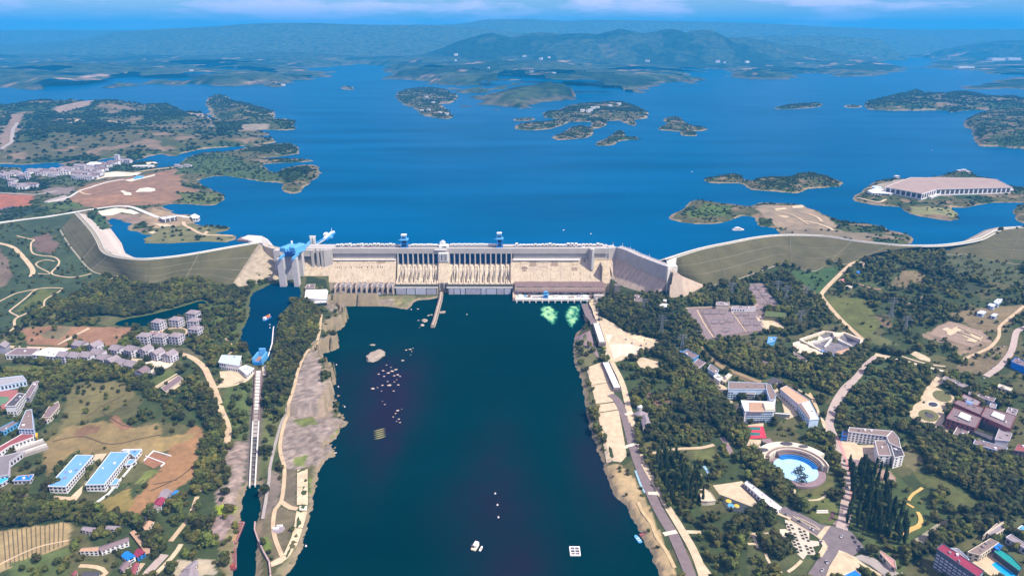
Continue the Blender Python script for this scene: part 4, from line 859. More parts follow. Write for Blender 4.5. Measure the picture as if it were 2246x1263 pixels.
b = MB(); b.loft([(p.x, p.y) for p in GW],[(-4.2,-5),(-3.6,6),(3.6,6),(4.2,-5)]); b.build('guide_wall', CONC_W, dam, recalc=True)
b = MB(); b.loft([(p.x, p.y) for p in GW],[(-3.4,6.02),(-3.4,7.2),(-2.6,7.2),(-2.6,6.02)]); b.build('guide_wall_rail', DARKC, dam, recalc=True)
b = MB(); b.loft([(p.x, p.y) for p in GW],[(1.2,6.02),(1.2,6.7),(3.2,6.7),(3.2,6.02)]); b.build('guide_wall_rail', DARKC, dam, recalc=True)
q = at(970,684,2); MB().prism([(q.x - 6, q.y),(q.x + 6, q.y + 3),(q.x + 6, q.y - 2),(q.x - 5, q.y - 4)],-4,3).build('guide_wall_spur', CONC_W, dam)
MB().box((sx(1128),1345,-6),(7,52,14)).build('guide_wall', CONC_W, dam)
pav = thing('crest_pavilion', 'white gabled pavilion standing on the crest between the two spillways', 'pavilion', ((x0 + x1) / 2, MAIN_Y + 6, TOP0))
c = (x0 + x1) / 2
MB().box((c, MAIN_Y + 7, TOP0),(20,16,5)).build('wall', WHITE, pav); MB().box((c - 3, MAIN_Y + 9, TOP0 + 5),(11,10,5)).build('upper_storey', WHITE, pav)
MB().add([(c - 9, MAIN_Y + 3.5, TOP0 + 10),(c + 3, MAIN_Y + 3.5, TOP0 + 10),(c + 3, MAIN_Y + 14.5, TOP0 + 10),(c - 9, MAIN_Y + 14.5, TOP0 + 10),(c - 3, MAIN_Y + 3.5, TOP0 + 14),(c - 3, MAIN_Y + 14.5, TOP0 + 14)],[(0,1,4),(2,3,5),(1,2,5,4),(3,0,4,5),(3,2,1,0)]).build('roof', WHITE, pav)
MB().box((c + 1.5, MAIN_Y - 1.2, TOP0 + 0.6),(9,0.5,3)).build('window', GLASS, pav)
MB().box((c - 6, MAIN_Y - 3.5, TOP0 - 3.0),(26,6,1.0)).build('balcony', WHITE, pav)
# machinery rows along the crest
cnt = 0
def crest_row(p0, p1, n, wid, y0, hs, g, lab, mats):
    for k in range(n):
        x = sx(p0 + (p1 - p0) * (k + 0.5) / n) + RNG.uniform(-0.6,0.6); h = RNG.choice(hs)
        t = thing('hoist_house', lab + ', ' + nth(k, n), 'hoist house', (x, MAIN_Y + y0, TOP0), g)
        w = wid * RNG.uniform(0.75,1.0)
        MB().box((x, MAIN_Y + y0, TOP0),(w, 6, h)).build('wall', RNG.choice(mats), t)
        MB().box((x, MAIN_Y + y0, TOP0 + h),(w + 0.8,6.8,0.6)).build('roof', WHITE, t)
        MB().box((x, MAIN_Y + y0 - 3.1, TOP0 + h * 0.35),(w * 0.55,0.3, h * 0.4)).build('door', GLASS, t)
crest_row(986,1090,18,5.0,15,(4.0,4.6), 'white hoist houses along the right spillway crest', 'small white hoist house above the right spillway', (WHITE,))
crest_row(900,958,9,5.2,15,(3.2,3.8), 'white hoist houses along the left spillway crest', 'small white hoist house above the left spillway', (WHITE,))
crest_row(734,868,15,6.4,12,(5,6,4.2), 'hoist houses over the low outlets', 'boxy white hoist house above the low outlets', (WHITE, NEWC, DECKC))
crest_row(1130,1325,24,6.2,12,(5,6.5,4), 'intake hoist houses on the crest over the powerhouse', 'boxy white hoist house above the powerhouse', (WHITE, NEWC, DECKC))
# blade wall on the right-hand blocks
MB().prism([(sx(1291), MAIN_Y - 1),(sx(1295), MAIN_Y - 1),(sx(1300), MAIN_Y - 20),(sx(1296), MAIN_Y - 20)],42,86).build('blade_wall', NEWC, dam)
MB().box((sx(1299), MAIN_Y - 12,42),(5,18,44)).build('blade_wall', DECKC, dam)
MB().box((sx(1318), MAIN_Y - 20,2),(2,30,52)).build('joint_rib', DARKC, dam)
# left curved wall
LC = [(p[0], p[1]) for p in LCURVE]
for i in range(len(LC) - 1):
    MB().loft([LC[i], LC[i + 1]],[(-10,10),(-10, TOP0),(2.0, TOP0),(2.0,66),(1.0,65.5),(1.0,62)]).build('upper_wall', CONC, dam, recalc=True)
    MB().loft([LC[i], LC[i + 1]],[(-8,10),(-8,62),(1.5,62),(38,16),(38,6)]).build('dam_block', CONC, dam, recalc=True)
    MB().loft([LC[i], LC[i + 1]],[(1.2, TOP0 + 0.01),(1.2, TOP0 + 1.3),(1.8, TOP0 + 1.3),(1.8, TOP0 + 0.01)]).build('parapet', WHITE, dam, recalc=True)
    MB().loft([LC[i], LC[i + 1]],[(-9.8, TOP0 + 0.01),(-9.8, TOP0 + 1.5),(-9.0, TOP0 + 1.5),(-9.0, TOP0 + 0.01)]).build('parapet', WHITE, dam, recalc=True)
MB().loft([LC[-1],(sx(664), MAIN_Y)],[(-UP, 5),(-UP, TOP0),(2.5, TOP0),(2.5,5)]).build('upper_wall', NEWC, dam, recalc=True)
# right wing, turning towards the camera
for i in range(len(WING) - 1):
    a, b_ = WING[i], WING[i + 1]
    MB().loft([a, b_],[(-14,10),(-14, TOP0),(1.5, TOP0),(1.5,60 - i * 0.7)]).build('upper_wall', NEWC, dam, recalc=True)
    MB().loft([a, b_],[(-14,5),(-14,60.0 - i * 0.7),(2.2,60.0 - i * 0.7),(2.4,57 - i * 0.7),(40 - i * 2,17 + i * 1.5),(41 - i * 2,0)]).build('dam_block', CONC_W, dam, recalc=True)
    for o_, w_ in ((0.9,0.5),(-13.6,0.5)): MB().loft([a, b_],[(o_, TOP0 + 0.01),(o_, TOP0 + 1.4),(o_ + w_, TOP0 + 1.4),(o_ + w_, TOP0 + 0.01)]).build('parapet', WHITE, dam, recalc=True)
    for t in (0.25,0.6):
        d = (Vector(b_) - Vector(a)); nr = Vector((d.y, -d.x)).normalized(); pp = Vector(a) + d * t
        L0, L1 = pp + nr * 4, pp + nr * 36
        MB().beam((L0.x, L0.y, 56),(L1.x, L1.y, 20),0.5,0.6).build('face_joint', CONC_W, dam)
e = Vector(WING[-1])
MB().prism([(e.x - 2, e.y - 4),(e.x + 18, e.y + 2),(e.x + 16, e.y + 20),(e.x - 6, e.y + 12)],20,87).build('end_pier', DECKC, dam)
r1, r2, r3, r4 = gp(1468,655), gp(1500,652), gp(1546,628), at(1472,600,78)
MB().add([(e.x + 4, e.y - 2,84),(e.x + 26, e.y - 10,70),(r3.x, r3.y, r3.z + 2),(r2.x, r2.y, r2.z + 1.5),(r1.x, r1.y, r1.z + 1.5),(e.x + 4, e.y + 14,20),(r3.x, r3.y + 10,20),(r2.x, r2.y + 8,15)],[(0,4,3,1),(1,3,2),(0,5,4),(1,2,6),(2,3,7,6),(3,4,5,7),(0,1,6,5)]).build('abutment_slope', CONC_W, dam, recalc=True)
MB().prism([(e.x + 3, e.y - 3),(e.x + 6, e.y - 3),(r1.x + 3, r1.y - 1),(r1.x - 1, r1.y)],[84,82, r1.z - 4, r1.z - 4],[86,85, r1.z + 3, r1.z + 3]).build('wing_wall', DARKC, dam)
q = at(1353,640,18); MB().box((q.x, q.y, 8),(12,11,26)).build('stair_tower', DARKC, dam)
MB().prism(plan([(1465,590),(1478,586),(1484,566),(1462,569)],85),30,85.02).build('crest_ramp', DECKC, dam)
_E0, _T0, _D0 = at(567.6,533.6,84), gp(503,634), gp(612,613)
MB().add([(_E0.x, _E0.y - 1,84),(_T0.x, _T0.y, _T0.z + 0.5),(_D0.x, _D0.y, _D0.z + 1),(LC[2][0], LC[2][1] - 3,62),(LC[1][0], LC[1][1] - 2.5,72),(LC[0][0], LC[0][1] - 2,84)],[(0,1,5),(5,1,4),(4,1,3),(3,1,2)]).build('abutment_slope', mat('weathered_slope', (0.40,0.33,0.24),(0.22,0.18,0.125), scale=0.12, contrast=0.3), dam)
# crest lamp posts
for i, (px, py) in enumerate(T('D', [(1598,240),(1686,248),(1755,278),(1792,300),(1823,320),(1863,345),(1930,350)])):
    q = at(px, py + 4, CREST_Z + 1); t = thing('lamp_post', 'slim lamp post on the right wing of the crest, ' + nth(i, 7), 'lamp post', q, 'lamp posts on the right wing crest')
    MB().cyl((q.x, q.y, TOP0),0.45,11,6,0.3).build('pole', WHITE, t); MB().box((q.x - 1, q.y, TOP0 + 11),(3,0.6,0.5)).build('lamp_head', STEEL, t)

# ------------------------------------------------------------------ powerhouse at the right foot
ph = thing('powerhouse', 'low flat brown-roofed powerhouse at the foot of the dam above the tailrace', 'powerhouse', (sx(1220),1350,0))
a0, b0 = sx(1129), sx(1322)
MB().box(((a0 + b0) / 2,1366,0),(b0 - a0,38,19)).build('wall', CONC_W, ph)
for k in range(8): MB().box((a0 + (b0 - a0) * (k + 0.5) / 8,1368,19),((b0 - a0) / 8 - 0.3,40,1.2 + 0.25 * (k % 2))).build('roof', PURP, ph)
MB().box(((a0 + b0) / 2,1342,12),(b0 - a0 - 6,10,3.2)).build('canopy', PURP, ph)
for i in range(5): MB().box((a0 + 14 + i * 35,1352,20.3),(16,5,1.6)).build('roof_plinth', DARKC, ph)
for i in range(16):
    MB().box((a0 + 6 + i * 11.4,1346.6,3.2),(5.5,0.6,6.5)).build('window', GLASS if i % 3 else WHITE, ph)
MB().box(((a0 + sx(1287)) / 2,1327,4.0),(sx(1287) - a0,33,2.2)).build('tailrace_deck', DECKC, ph)
MB().box(((a0 + sx(1287)) / 2,1311.2,6.2),(sx(1287) - a0,1.2,1.4)).build('deck_parapet', DECKC, ph)
for i in range(12): MB().prism([(a0 + 4 + i * 13.2 - 1.2,1330),(a0 + 4 + i * 13.2 + 1.2,1330),(a0 + 4 + i * 13.2 + 1.2,1309),(a0 + 4 + i * 13.2 - 1.2,1309)],-5,4).build('draft_pier', DECKC, ph)
MB().box(((a0 + sx(1287)) / 2,1334,-5),(sx(1287) - a0,3,9)).build('draft_wall', GLASS, ph)
for i, (dx, w, h, m) in enumerate(((12,8,4, WHITE),(30,5,6, PURP),(44,12,3, NEWC),(86,10,3, DECKC),(103,4,3, WHITE),(118,10,3.5, NEWC),(134,6,3, LAV),(146,9,4, WHITE),(158,5,5, PURP),(22,3,3, BLUE))):
    MB().box((a0 + dx, 1330 - (i % 3) * 3,6.2),(w, 5, h)).build('deck_equipment', m, ph)
q = at(1313,652,14); MB().box((q.x, q.y, 4),(20,10,15)).build('end_block', NEWC, ph); MB().box((q.x, q.y - 5.2,8),(12,0.5,7)).build('window', WHITE, ph)
def gantry(name, label, x, y, z, w, d, h, cab, lean=0.0, leg=2.0, m1=BLUE_D, m2=BLUE):
    t = thing(name, label, 'gantry crane', (x, y, z)); s = 0.86
    for i in (-1,1):
        for j in (-1,1): MB().beam((x + i * w / 2, y + j * d / 2, z),(x + i * w / 2 * s, y + j * d / 2 * s, z + h), leg).build('leg', m1, t)
        MB().beam((x + i * w / 2 * 0.97, y - d / 2, z + h * 0.35),(x + i * w / 2 * 0.97, y + d / 2, z + h * 0.35), leg * 0.6).build('brace', m1, t)
        MB().beam((x - w / 2, y + i * d / 2, z + h * 0.08),(x + w / 2, y + i * d / 2, z + h * 0.08), leg * 1.1).build('bogie_beam', m1, t)
        MB().beam((x - w / 2 * 0.9, y + i * d / 2 * 0.9, z + h * 0.55),(x + w / 2 * 0.9, y + i * d / 2 * 0.9, z + h * 0.55), leg * 0.6).build('brace', m1, t)
    MB().box((x, y, z + h * 0.25),(w * 0.62, d * 0.5, h * 0.62)).build('hoist_well', GATE, t)
    MB().box((x, y, z + h),(w * 1.3, d * 1.15,1.6)).build('platform', m2, t)
    MB().box((x - w * 0.05, y, z + h + 1.6),(w * 0.8, d * 0.7, cab)).build('machine_house', m2, t)
    MB().box((x - w * 0.05, y, z + h + 1.6 + cab),(w * 0.88, d * 0.78,1.0)).build('roof', WHITE if cab > 5 else m2, t)
    MB().box((x - w * 0.05, y - d * 0.36, z + h + 2.4 + cab * 0.25),(w * 0.6,0.3, cab * 0.3)).build('window', GLASS, t)
    MB().beam((x - w * 1.0, y - d * 0.3, z + h + 0.4),(x + w * 0.4, y - d * 0.3, z + h + 1.4),1.2).build('jib', m2, t)
    return t
gantry('gantry_crane', 'blue gantry crane on the crest above the left end of the left spillway', sx(887), MAIN_Y + 6, TOP0,13,15,17,9)
gantry('gantry_crane', 'taller light-topped blue gantry crane on the crest above the right spillway', sx(1096), MAIN_Y + 6, TOP0,12,14,19,11)
gantry('gantry_crane', 'small blue gantry crane on the powerhouse tailrace deck', at(1197,652,6).x, 1324,6.2,9,8,6.5,4.5, leg=1.2)

# ------------------------------------------------------------------ ship lift at the left end
sl = thing('ship_lift', 'ship lift with grey towers and light blue machine house at the dam left end', 'ship lift', (at(640,600,60).x, 1345,0))
def tower(px, py_bot, zb, wx, dy, ztop, m=NEWC, dx=0.0):
    q = at(px, py_bot, zb); MB().prism([(q.x - wx / 2 + dx, q.y),(q.x + wx / 2 + dx, q.y),(q.x + wx / 2 + dx, q.y + dy),(q.x - wx / 2 + dx, q.y + dy)], zb - 8, ztop, None).build('tower', m, sl)
TP = mat('tower_concrete', (0.47,0.44,0.44),(0.40,0.375,0.38), scale=0.1)
tower(621,629, CHAN_Z, 13,11,86, TP); tower(651,629, CHAN_Z, 10,14,86, TP); tower(636.5,617, CHAN_Z, 15,12,88, TP)
tower(613.5,611, CHAN_Z, 13,10,88, TP); tower(660.5,611, CHAN_Z, 13,16,88, TP)
for px in (640,656): tower(px, 612, CHAN_Z, 4,4,86, TP)
q = at(638,556,88)
def rail(pa, pb, za, zb, w=4.0, h=4.5, m=BLUE):
    a, b = at(*pa, za), at(*pb, zb); MB().beam(a, b, w, h).build('crane_beam', m, sl)
R0, R1 = at(615,566,88), at(645,567,88)
for pa_, pb_ in (((614,568),(640,541)),((642,568),(685,526))): MB().beam(at(*pa_, 89), at(*pb_, 89),3.6,5.0).build('crane_beam', BLUE, sl)
for i, px in enumerate((681,687)):
    u = at(px, 546,76); MB().box((u.x, u.y + 14,60),(4.5,7,38)).build('upstream_tower', DECKC, sl)
MB().box((at(684,545,76).x, at(684,545,76).y + 14,98),(13,6,2.5)).build('tower_cap', DECKC, sl)
hq = at(641,551,91)
MB().box((hq.x, hq.y - 4,84),(24,26,10),0.0).build('hoist_well', GATE, sl)
def hbox(cx_, cy_, z, w, d, h):
    b = MB(); ch = 2.2; r = -0.42
    V = []; co, si = math.cos(r), math.sin(r)
    for zz, k in ((z, 0),(z + h - ch, 0),(z + h, ch)):
        for a, e in ((-w / 2 + k, -d / 2 + k),(w / 2 - k, -d / 2 + k),(w / 2 - k, d / 2 - k),(-w / 2 + k, d / 2 - k)): V.append((cx_ + a * co - e * si, cy_ + a * si + e * co, zz))
    b.add(V, [(3,2,1,0),(8,9,10,11)] + [(4 * i + j, 4 * i + (j + 1) % 4,4 * i + 4 + (j + 1) % 4,4 * i + 4 + j) for i in range(2) for j in range(4)]); return b
hbox(hq.x - 9, hq.y + 3,93,15,33,10).build('machine_house', BLUE, sl); hbox(hq.x + 10, hq.y + 4,93,16,33,11).build('machine_house', BLUE, sl)
hbox(hq.x + 1, hq.y + 6,92.5,5,36,8).build('machine_house', BLUE, sl)
u = at(643,527,103); MB().cyl((u.x + 4, hq.y + 18,103),2.0,5,10).build('ventilator', WHITE, sl)
MB().box((hq.x, hq.y + 2,91),(44,30,2.2),-0.42).build('bridge_girder', BLUE, sl)

# floating pontoon with its gangway on the reservoir side
pt = thing('pontoon', 'light blue and white floating pontoon moored behind the dam by a long gangway', 'pontoon', at(722,520,75))
A_, B_ = at(692,543,76), at(728,512,76)
d = (B_ - A_).normalized(); nr = Vector((d.y, -d.x, 0))
MB().beam(A_ + Vector((0,0,6)), A_ + d * (B_ - A_).length * 0.5 + Vector((0,0,1)),5,1.6).build('gangway', WHITE, pt)
for s in (-1,1): MB().beam(A_ + nr * 2.4 * s + Vector((0,0,9)), A_ + d * (B_ - A_).length * 0.5 + nr * 2.4 * s + Vector((0,0,3.4)),0.8,1.2).build('gangway_rail', BLUE, pt)
C_ = A_ + d * (B_ - A_).length * 0.78
ang = math.atan2(d.y, d.x)
MB().box((C_.x, C_.y, 74),((B_ - A_).length * 0.55,15,3.4), ang).build('hull', BLUE_D, pt)
MB().box((C_.x, C_.y, 77.4),((B_ - A_).length * 0.50,5,3), ang).build('deck_house', WHITE, pt)
MB().box((C_.x + nr.x * 5, C_.y + nr.y * 5,77.4),((B_ - A_).length * 0.42,3,2), ang).build('deck_edge', BLUE, pt)
for k, (t, s, w) in enumerate(((0.95,0,9),(0.85,-9,10),(0.68,10,9),(0.98,4,7))):
    q = A_ + d * (B_ - A_).length * t + nr * s; MB().box((q.x, q.y, 75.5),(w * 1.4, w * 0.7,4 + k % 2 * 2), ang).build('float_tank', WHITE if k != 2 else BLUE, pt)
MB().beam(B_ + Vector((0,0,2)), B_ + Vector((0,0,13)),0.8).build('mast', WHITE, pt)
# left approach mole beyond the curved wall
mo = thing('approach_mole', 'pale concrete mole with a ragged stone end beside the ship lift approach', 'mole', at(556,524,78))
MB().prism(plan([(524,524),(545,519),(575,524),(588,531),(600,545),(590,546),(574,534),(548,530)],78),70,[78,79,82,85,85,85,82,78]).build('mole_body', DECKC, mo, recalc=True)
MB().prism(plan([(519,528),(530,521),(560,524),(566,531),(545,530)],77),70,79).build('rubble_end', PURP, mo, recalc=True)

# ------------------------------------------------------------------ embankment dams
GRASSED = mat('embankment_turf', (0.115,0.102,0.052),(0.07,0.067,0.034), scale=0.03, rough=0.95, contrast=0.25, bump=0.15, spec=0.1)
STONE_P = mat('upstream_paving', (0.46,0.40,0.35),(0.40,0.345,0.30), scale=0.08, rough=0.9)
BERM = mat('berm_concrete', (0.30,0.27,0.20),(0.22,0.20,0.15), scale=0.15)
BERM_L = mat('berm_stone', (0.21,0.19,0.125),(0.15,0.135,0.09), scale=0.15)
def embank(name, label, crest_px, toe_px, bands, n, toe_z=None, fl=None):
    t = thing(name, label, 'embankment', (0,0,0))
    C_ = resample([tuple(p) for p in smooth([tuple(at(a, b, CREST_Z)) for a, b in crest_px],4)], n)
    TT = []
    for a, b in smooth(toe_px, 4):
        q = gp(a, b); TT.append((q.x, q.y, q.z - 0.6))
    TO = resample(TT, n); t.location = tuple(C_[n // 2])
    c0 = np.array([(p[0], p[1]) for p in C_]); dd = np.gradient(c0, axis=0); dd /= np.linalg.norm(dd, axis=1)[:, None]; nr = np.stack([dd[:, 1],-dd[:, 0]],1)
    # nr must point to the toe
    if np.sum((TO[:, :2] - c0) * nr) < 0: nr = -nr
    def strip(rows, nm, m, **kw):
        k = len(rows); V = []; F = []
        for i in range(n):
            for r in rows: V.append(tuple(r[i]))
            if i: F += [((i - 1) * k + j, i * k + j, i * k + j + 1,(i - 1) * k + j + 1) for j in range(k - 1)]
        o = MB().add(V, F).build(nm, m, t, recalc=False)
        if sum(p.normal.z for p in o.data.polygons) < 0: o.data.flip_normals()
        return o
    Cz = np.c_[c0, np.full(n, CREST_Z)]
    low = lambda A, dz: np.c_[A[:, :2], A[:, 2] + dz]
    inn = np.c_[c0 - nr * 9, np.full(n, CREST_Z)]
    strip([np.c_[c0 - nr * 10, np.full(n, CREST_Z + 0.02)], np.c_[c0, np.full(n, CREST_Z + 0.02)]], 'crest_road', BERM)
    strip([np.c_[c0 - nr * 9.6, np.full(n, CREST_Z - 2)], np.c_[c0 - nr * 9.6, np.full(n, CREST_Z + 1.5)], np.c_[c0 - nr * 8.8, np.full(n, CREST_Z + 1.5)], np.c_[c0 - nr * 8.8, np.full(n, CREST_Z - 2)]], 'wave_wall', WHITE)
    strip([np.c_[c0 - nr * 0.5, np.full(n, CREST_Z - 1)], np.c_[c0 - nr * 0.5, np.full(n, CREST_Z + 1.0)], np.c_[c0, np.full(n, CREST_Z + 1.0)], np.c_[c0, np.full(n, CREST_Z - 1)]], 'kerb', WHITE)
    strip([np.c_[c0 - nr * 9.7, np.full(n, CREST_Z - 1)], np.c_[c0 - nr * (fl or 36), np.full(n, CREST_Z - (11 if not fl else 13))]], 'upstream_face', STONE_P)
    prev = 0.0
    for q in bands + [1.0]:
        A, B = Cz + (TO - Cz) * prev, Cz + (TO - Cz) * q
        strip([A, low((A + B) / 2,0.5), B], 'grass_slope', GRASSED)
        if q < 1.0:
            Bd = Cz + (TO - Cz) * (q + 0.008); strip([low(B, -0.3), low(B, 0.75), low(Bd, 0.75), low(Bd, -0.8)], 'berm_path', BERM_L)
        prev = q
    strip([low(TO, -1), low(TO, 1.1), np.c_[TO[:, :2] + nr * 3.5, TO[:, 2] + 1.0], np.c_[TO[:, :2] + nr * 3.5, TO[:, 2] - 1.5]], 'toe_drain', BERM)
    def rib(f, w=0.7, q0=0.0, q1=1.0, skew=0.0):
        V = []
        for k in range(7):
            q = q0 + (q1 - q0) * k / 6; i = min(n - 1.001, max(0,(f + skew * q) * (n - 1))); a = int(i); u = i - a
            r = [(Cz[a] + (TO[a] - Cz[a]) * q) * (1 - u) + (Cz[a + 1] + (TO[a + 1] - Cz[a + 1]) * q) * u]; p = r[0]; d_ = dd[a]
            V += [(p[0] - d_[0] * w, p[1] - d_[1] * w, p[2] + 0.1),(p[0] - d_[0] * w, p[1] - d_[1] * w, p[2] + 1.3),(p[0] + d_[0] * w, p[1] + d_[1] * w, p[2] + 1.3),(p[0] + d_[0] * w, p[1] + d_[1] * w, p[2] + 0.1)]
        F = [(4 * i + j, 4 * i + 4 + j, 4 * i + 5 + j, 4 * i + 1 + j) for i in range(6) for j in range(3)]
        MB().add(V, F).build('steps', BERM_L, t, recalc=True)
    return t, rib
embL, ribL = embank('embankment_dam', 'long grassed embankment curving away from the left end of the concrete dam', EMB_L_CREST, EMB_L_TOE, [0.34,0.62,0.82],70)
for f, sk in ((0.42,0.1),(0.58,0.05),(0.16,0.0)): ribL(f, skew=sk)
embR, ribR = embank('embankment_dam', 'grassed embankment sweeping right from the concrete dam to the frame edge', EMB_R_CREST, EMB_R_TOE, [0.36,0.66],110)
for f in (0.04,0.14,0.33,0.45,0.52,0.62,0.78,0.9): ribR(f, w=0.45, q1=0.9)
# upstream paved apron on the left bend
apr = thing('paved_apron', 'broad pale paved apron sloping into the water inside the left bend of the embankment', 'apron', tuple(at(255,540,78)))
ac = [at(a, b, CREST_Z) for a, b in [(168,470),(184,489),(201,509),(215,531),(225,550),(243,560),(275,566),(316,569)]]
aw = [at(a, b, RES_Z - 1.5) for a, b in [(184,472),(205,490),(225,500),(246,499),(272,533),(279,555),(298,565),(330,568.5)]]
for i, (u0, u1) in enumerate(((0.16,0.5),(0.5,0.75),(0.75,1.0))):
    V = []; F = []
    for k in range(len(ac)):
        for u in (u0, u1): V.append(tuple(ac[k] + (aw[k] - ac[k]) * u + Vector((0,0,0.8 - 0.25 * i))))
        if k: F.append((2 * k - 2,2 * k, 2 * k + 1,2 * k - 1))
    o = MB().add(V, F).build('paving_panel', STONE_P if i != 1 else mat('upstream_paving_b', (0.52,0.47,0.40),(0.44,0.39,0.34), scale=0.08), apr)
    if sum(p.normal.z for p in o.data.polygons) < 0: o.data.flip_normals()
# right-hand apron near the frame edge
apr2 = thing('paved_apron', 'pale paved apron beside the reservoir at the far right bend of the embankment', 'apron', tuple(at(2170,515,80)))
ac = [at(a, b, CREST_Z) for a, b in T('E', [(1800,160),(1900,146),(1980,128),(2060,92),(2120,66),(2246,54)])]; aw = [at(a, b, RES_Z - 1) for a, b in T('E', [(1780,158),(1860,144),(1930,108),(2000,70),(2080,52),(2246,46)])]
for i, (u0, u1) in enumerate(((0.12,0.45),(0.47,0.72),(0.74,1.0))):
    V = []; F = []
    for k in range(len(ac)):
        for u in (u0, u1): V.append(tuple(ac[k] + (aw[k] - ac[k]) * u + Vector((0,0,0.9 - 0.2 * i))))
        if k: F.append((2 * k - 2,2 * k, 2 * k + 1,2 * k - 1))
    o = MB().add(V, F).build('paving_panel', STONE_P if i % 2 else BERM, apr2)
    if sum(p.normal.z for p in o.data.polygons) < 0: o.data.flip_normals()
clear(plan(EMB_L_CREST, CREST_Z) + gpoly(EMB_L_TOE[::-1]),4); clear(plan(EMB_R_CREST, CREST_Z) + gpoly(EMB_R_TOE[::-1]),4)
clear([(sx(600),1330),(sx(1500),1290),(sx(1500),1500),(sx(600),1500)])
# road from the crest end along the far left
# ------------------------------------------------------------------ shared materials and builders for the two banks
ASPH = mat('asphalt', (0.175,0.145,0.155),(0.14,0.115,0.125), scale=0.12, rough=0.9)
ROADC = mat('dusty_road', (0.52,0.40,0.26),(0.40,0.30,0.195), scale=0.08, rough=0.95)
ROADG = mat('grey_road', (0.34,0.30,0.28),(0.28,0.245,0.23), scale=0.1, rough=0.95)
PINKR = mat('pinkish_road', (0.42,0.34,0.30),(0.35,0.28,0.26), scale=0.1, rough=0.95)
CREAM = mat('cream_paving', (0.55,0.45,0.31),(0.42,0.34,0.23), scale=0.12, rough=0.95)
WHITEP = mat('white_paving', (0.64,0.58,0.47),(0.50,0.45,0.35), scale=0.1, rough=0.95)
PROM = mat('brown_promenade', (0.185,0.145,0.145),(0.15,0.115,0.12), scale=0.15, rough=0.9)
BRICKP = mat('purple_paving', (0.25,0.18,0.19),(0.21,0.15,0.16), scale=0.15, rough=0.9)
GRAVEL = mat('switchyard_gravel', (0.235,0.18,0.185),(0.17,0.13,0.135), scale=0.25, rough=0.95, contrast=0.3, stretch=(1,0.25,1))
WALLW = mat('white_wall', (0.74,0.72,0.72),(0.64,0.62,0.63), scale=0.25, rough=0.75)
WALLL = mat('lavender_wall', (0.56,0.53,0.58),(0.47,0.44,0.5), scale=0.3, rough=0.8)
WALLC = mat('cream_wall', (0.62,0.54,0.43),(0.52,0.45,0.36), scale=0.3)
WALLB = mat('pale_blue_wall', (0.50,0.62,0.78),(0.42,0.54,0.7), scale=0.3)
ROOFG = mat('grey_tile_roof', (0.30,0.255,0.275),(0.19,0.16,0.18), scale=0.5, rough=0.85, contrast=0.35)
ROOFBR = mat('brown_roof', (0.22,0.165,0.15),(0.175,0.13,0.12), scale=0.3)
ROOFT = mat('tan_roof', (0.42,0.27,0.18),(0.34,0.215,0.145), scale=0.2)
ROOFR = mat('red_roof', (0.27,0.08,0.085),(0.21,0.06,0.065), scale=0.3)
ROOFD = mat('dark_roof', (0.085,0.075,0.09),(0.06,0.055,0.065), scale=0.3)
ROOFP = mat('purple_grey_roof', (0.20,0.145,0.155),(0.16,0.115,0.125), scale=0.3)
SKYBLUE = mat('sky_blue_sheet_roof', (0.12,0.28,0.64),(0.15,0.33,0.70), scale=0.07, rough=0.45, contrast=0.4, stretch=(1,0.3,1))
BRBLUE = mat('bright_blue_roof', (0.01,0.19,0.72),(0.01,0.15,0.6), scale=0.3, rough=0.5)
TEAL = mat('teal_sheet', (0.01,0.26,0.24),(0.01,0.21,0.2), scale=0.3, rough=0.5)
POOLB = mat('pool_water', (0.02,0.36,0.72),(0.015,0.28,0.62), scale=0.2, rough=0.15)
REDC = mat('red_court', (0.62,0.045,0.085),(0.54,0.035,0.07), scale=0.2, rough=0.8)
GRNC = mat('green_court', (0.04,0.16,0.15),(0.035,0.14,0.13), scale=0.2, rough=0.8)
YELLOW = mat('yellow_paint', (0.72,0.46,0.04), rough=0.6)
ORANGEP = mat('ochre_path', (0.62,0.39,0.13),(0.52,0.32,0.1), scale=0.2)
MAROON = mat('maroon_roof', (0.26,0.03,0.07),(0.2,0.025,0.055), scale=0.3)
_UB = {}
def unit_box(m):
    if m.name not in _UB:
        b = MB().box((0,0,-0.5),(1,1,1)); me = bpy.data.meshes.new('unit_piece'); me.from_pydata(b.v, [], b.f); me.materials.append(m); _UB[m.name] = me
    return _UB[m.name]
def piece(name, m, parent, loc, dims, rz=0.0):
    o = bpy.data.objects.new(name, unit_box(m)); COL.objects.link(o)
    o.parent = parent; o.matrix_parent_inverse = parent_inv(parent)
    o.location = loc; o.scale = dims; o.rotation_euler = (0,0, rz); return o
PLACES = []                                           # (short name, x, y) used to say where trees stand
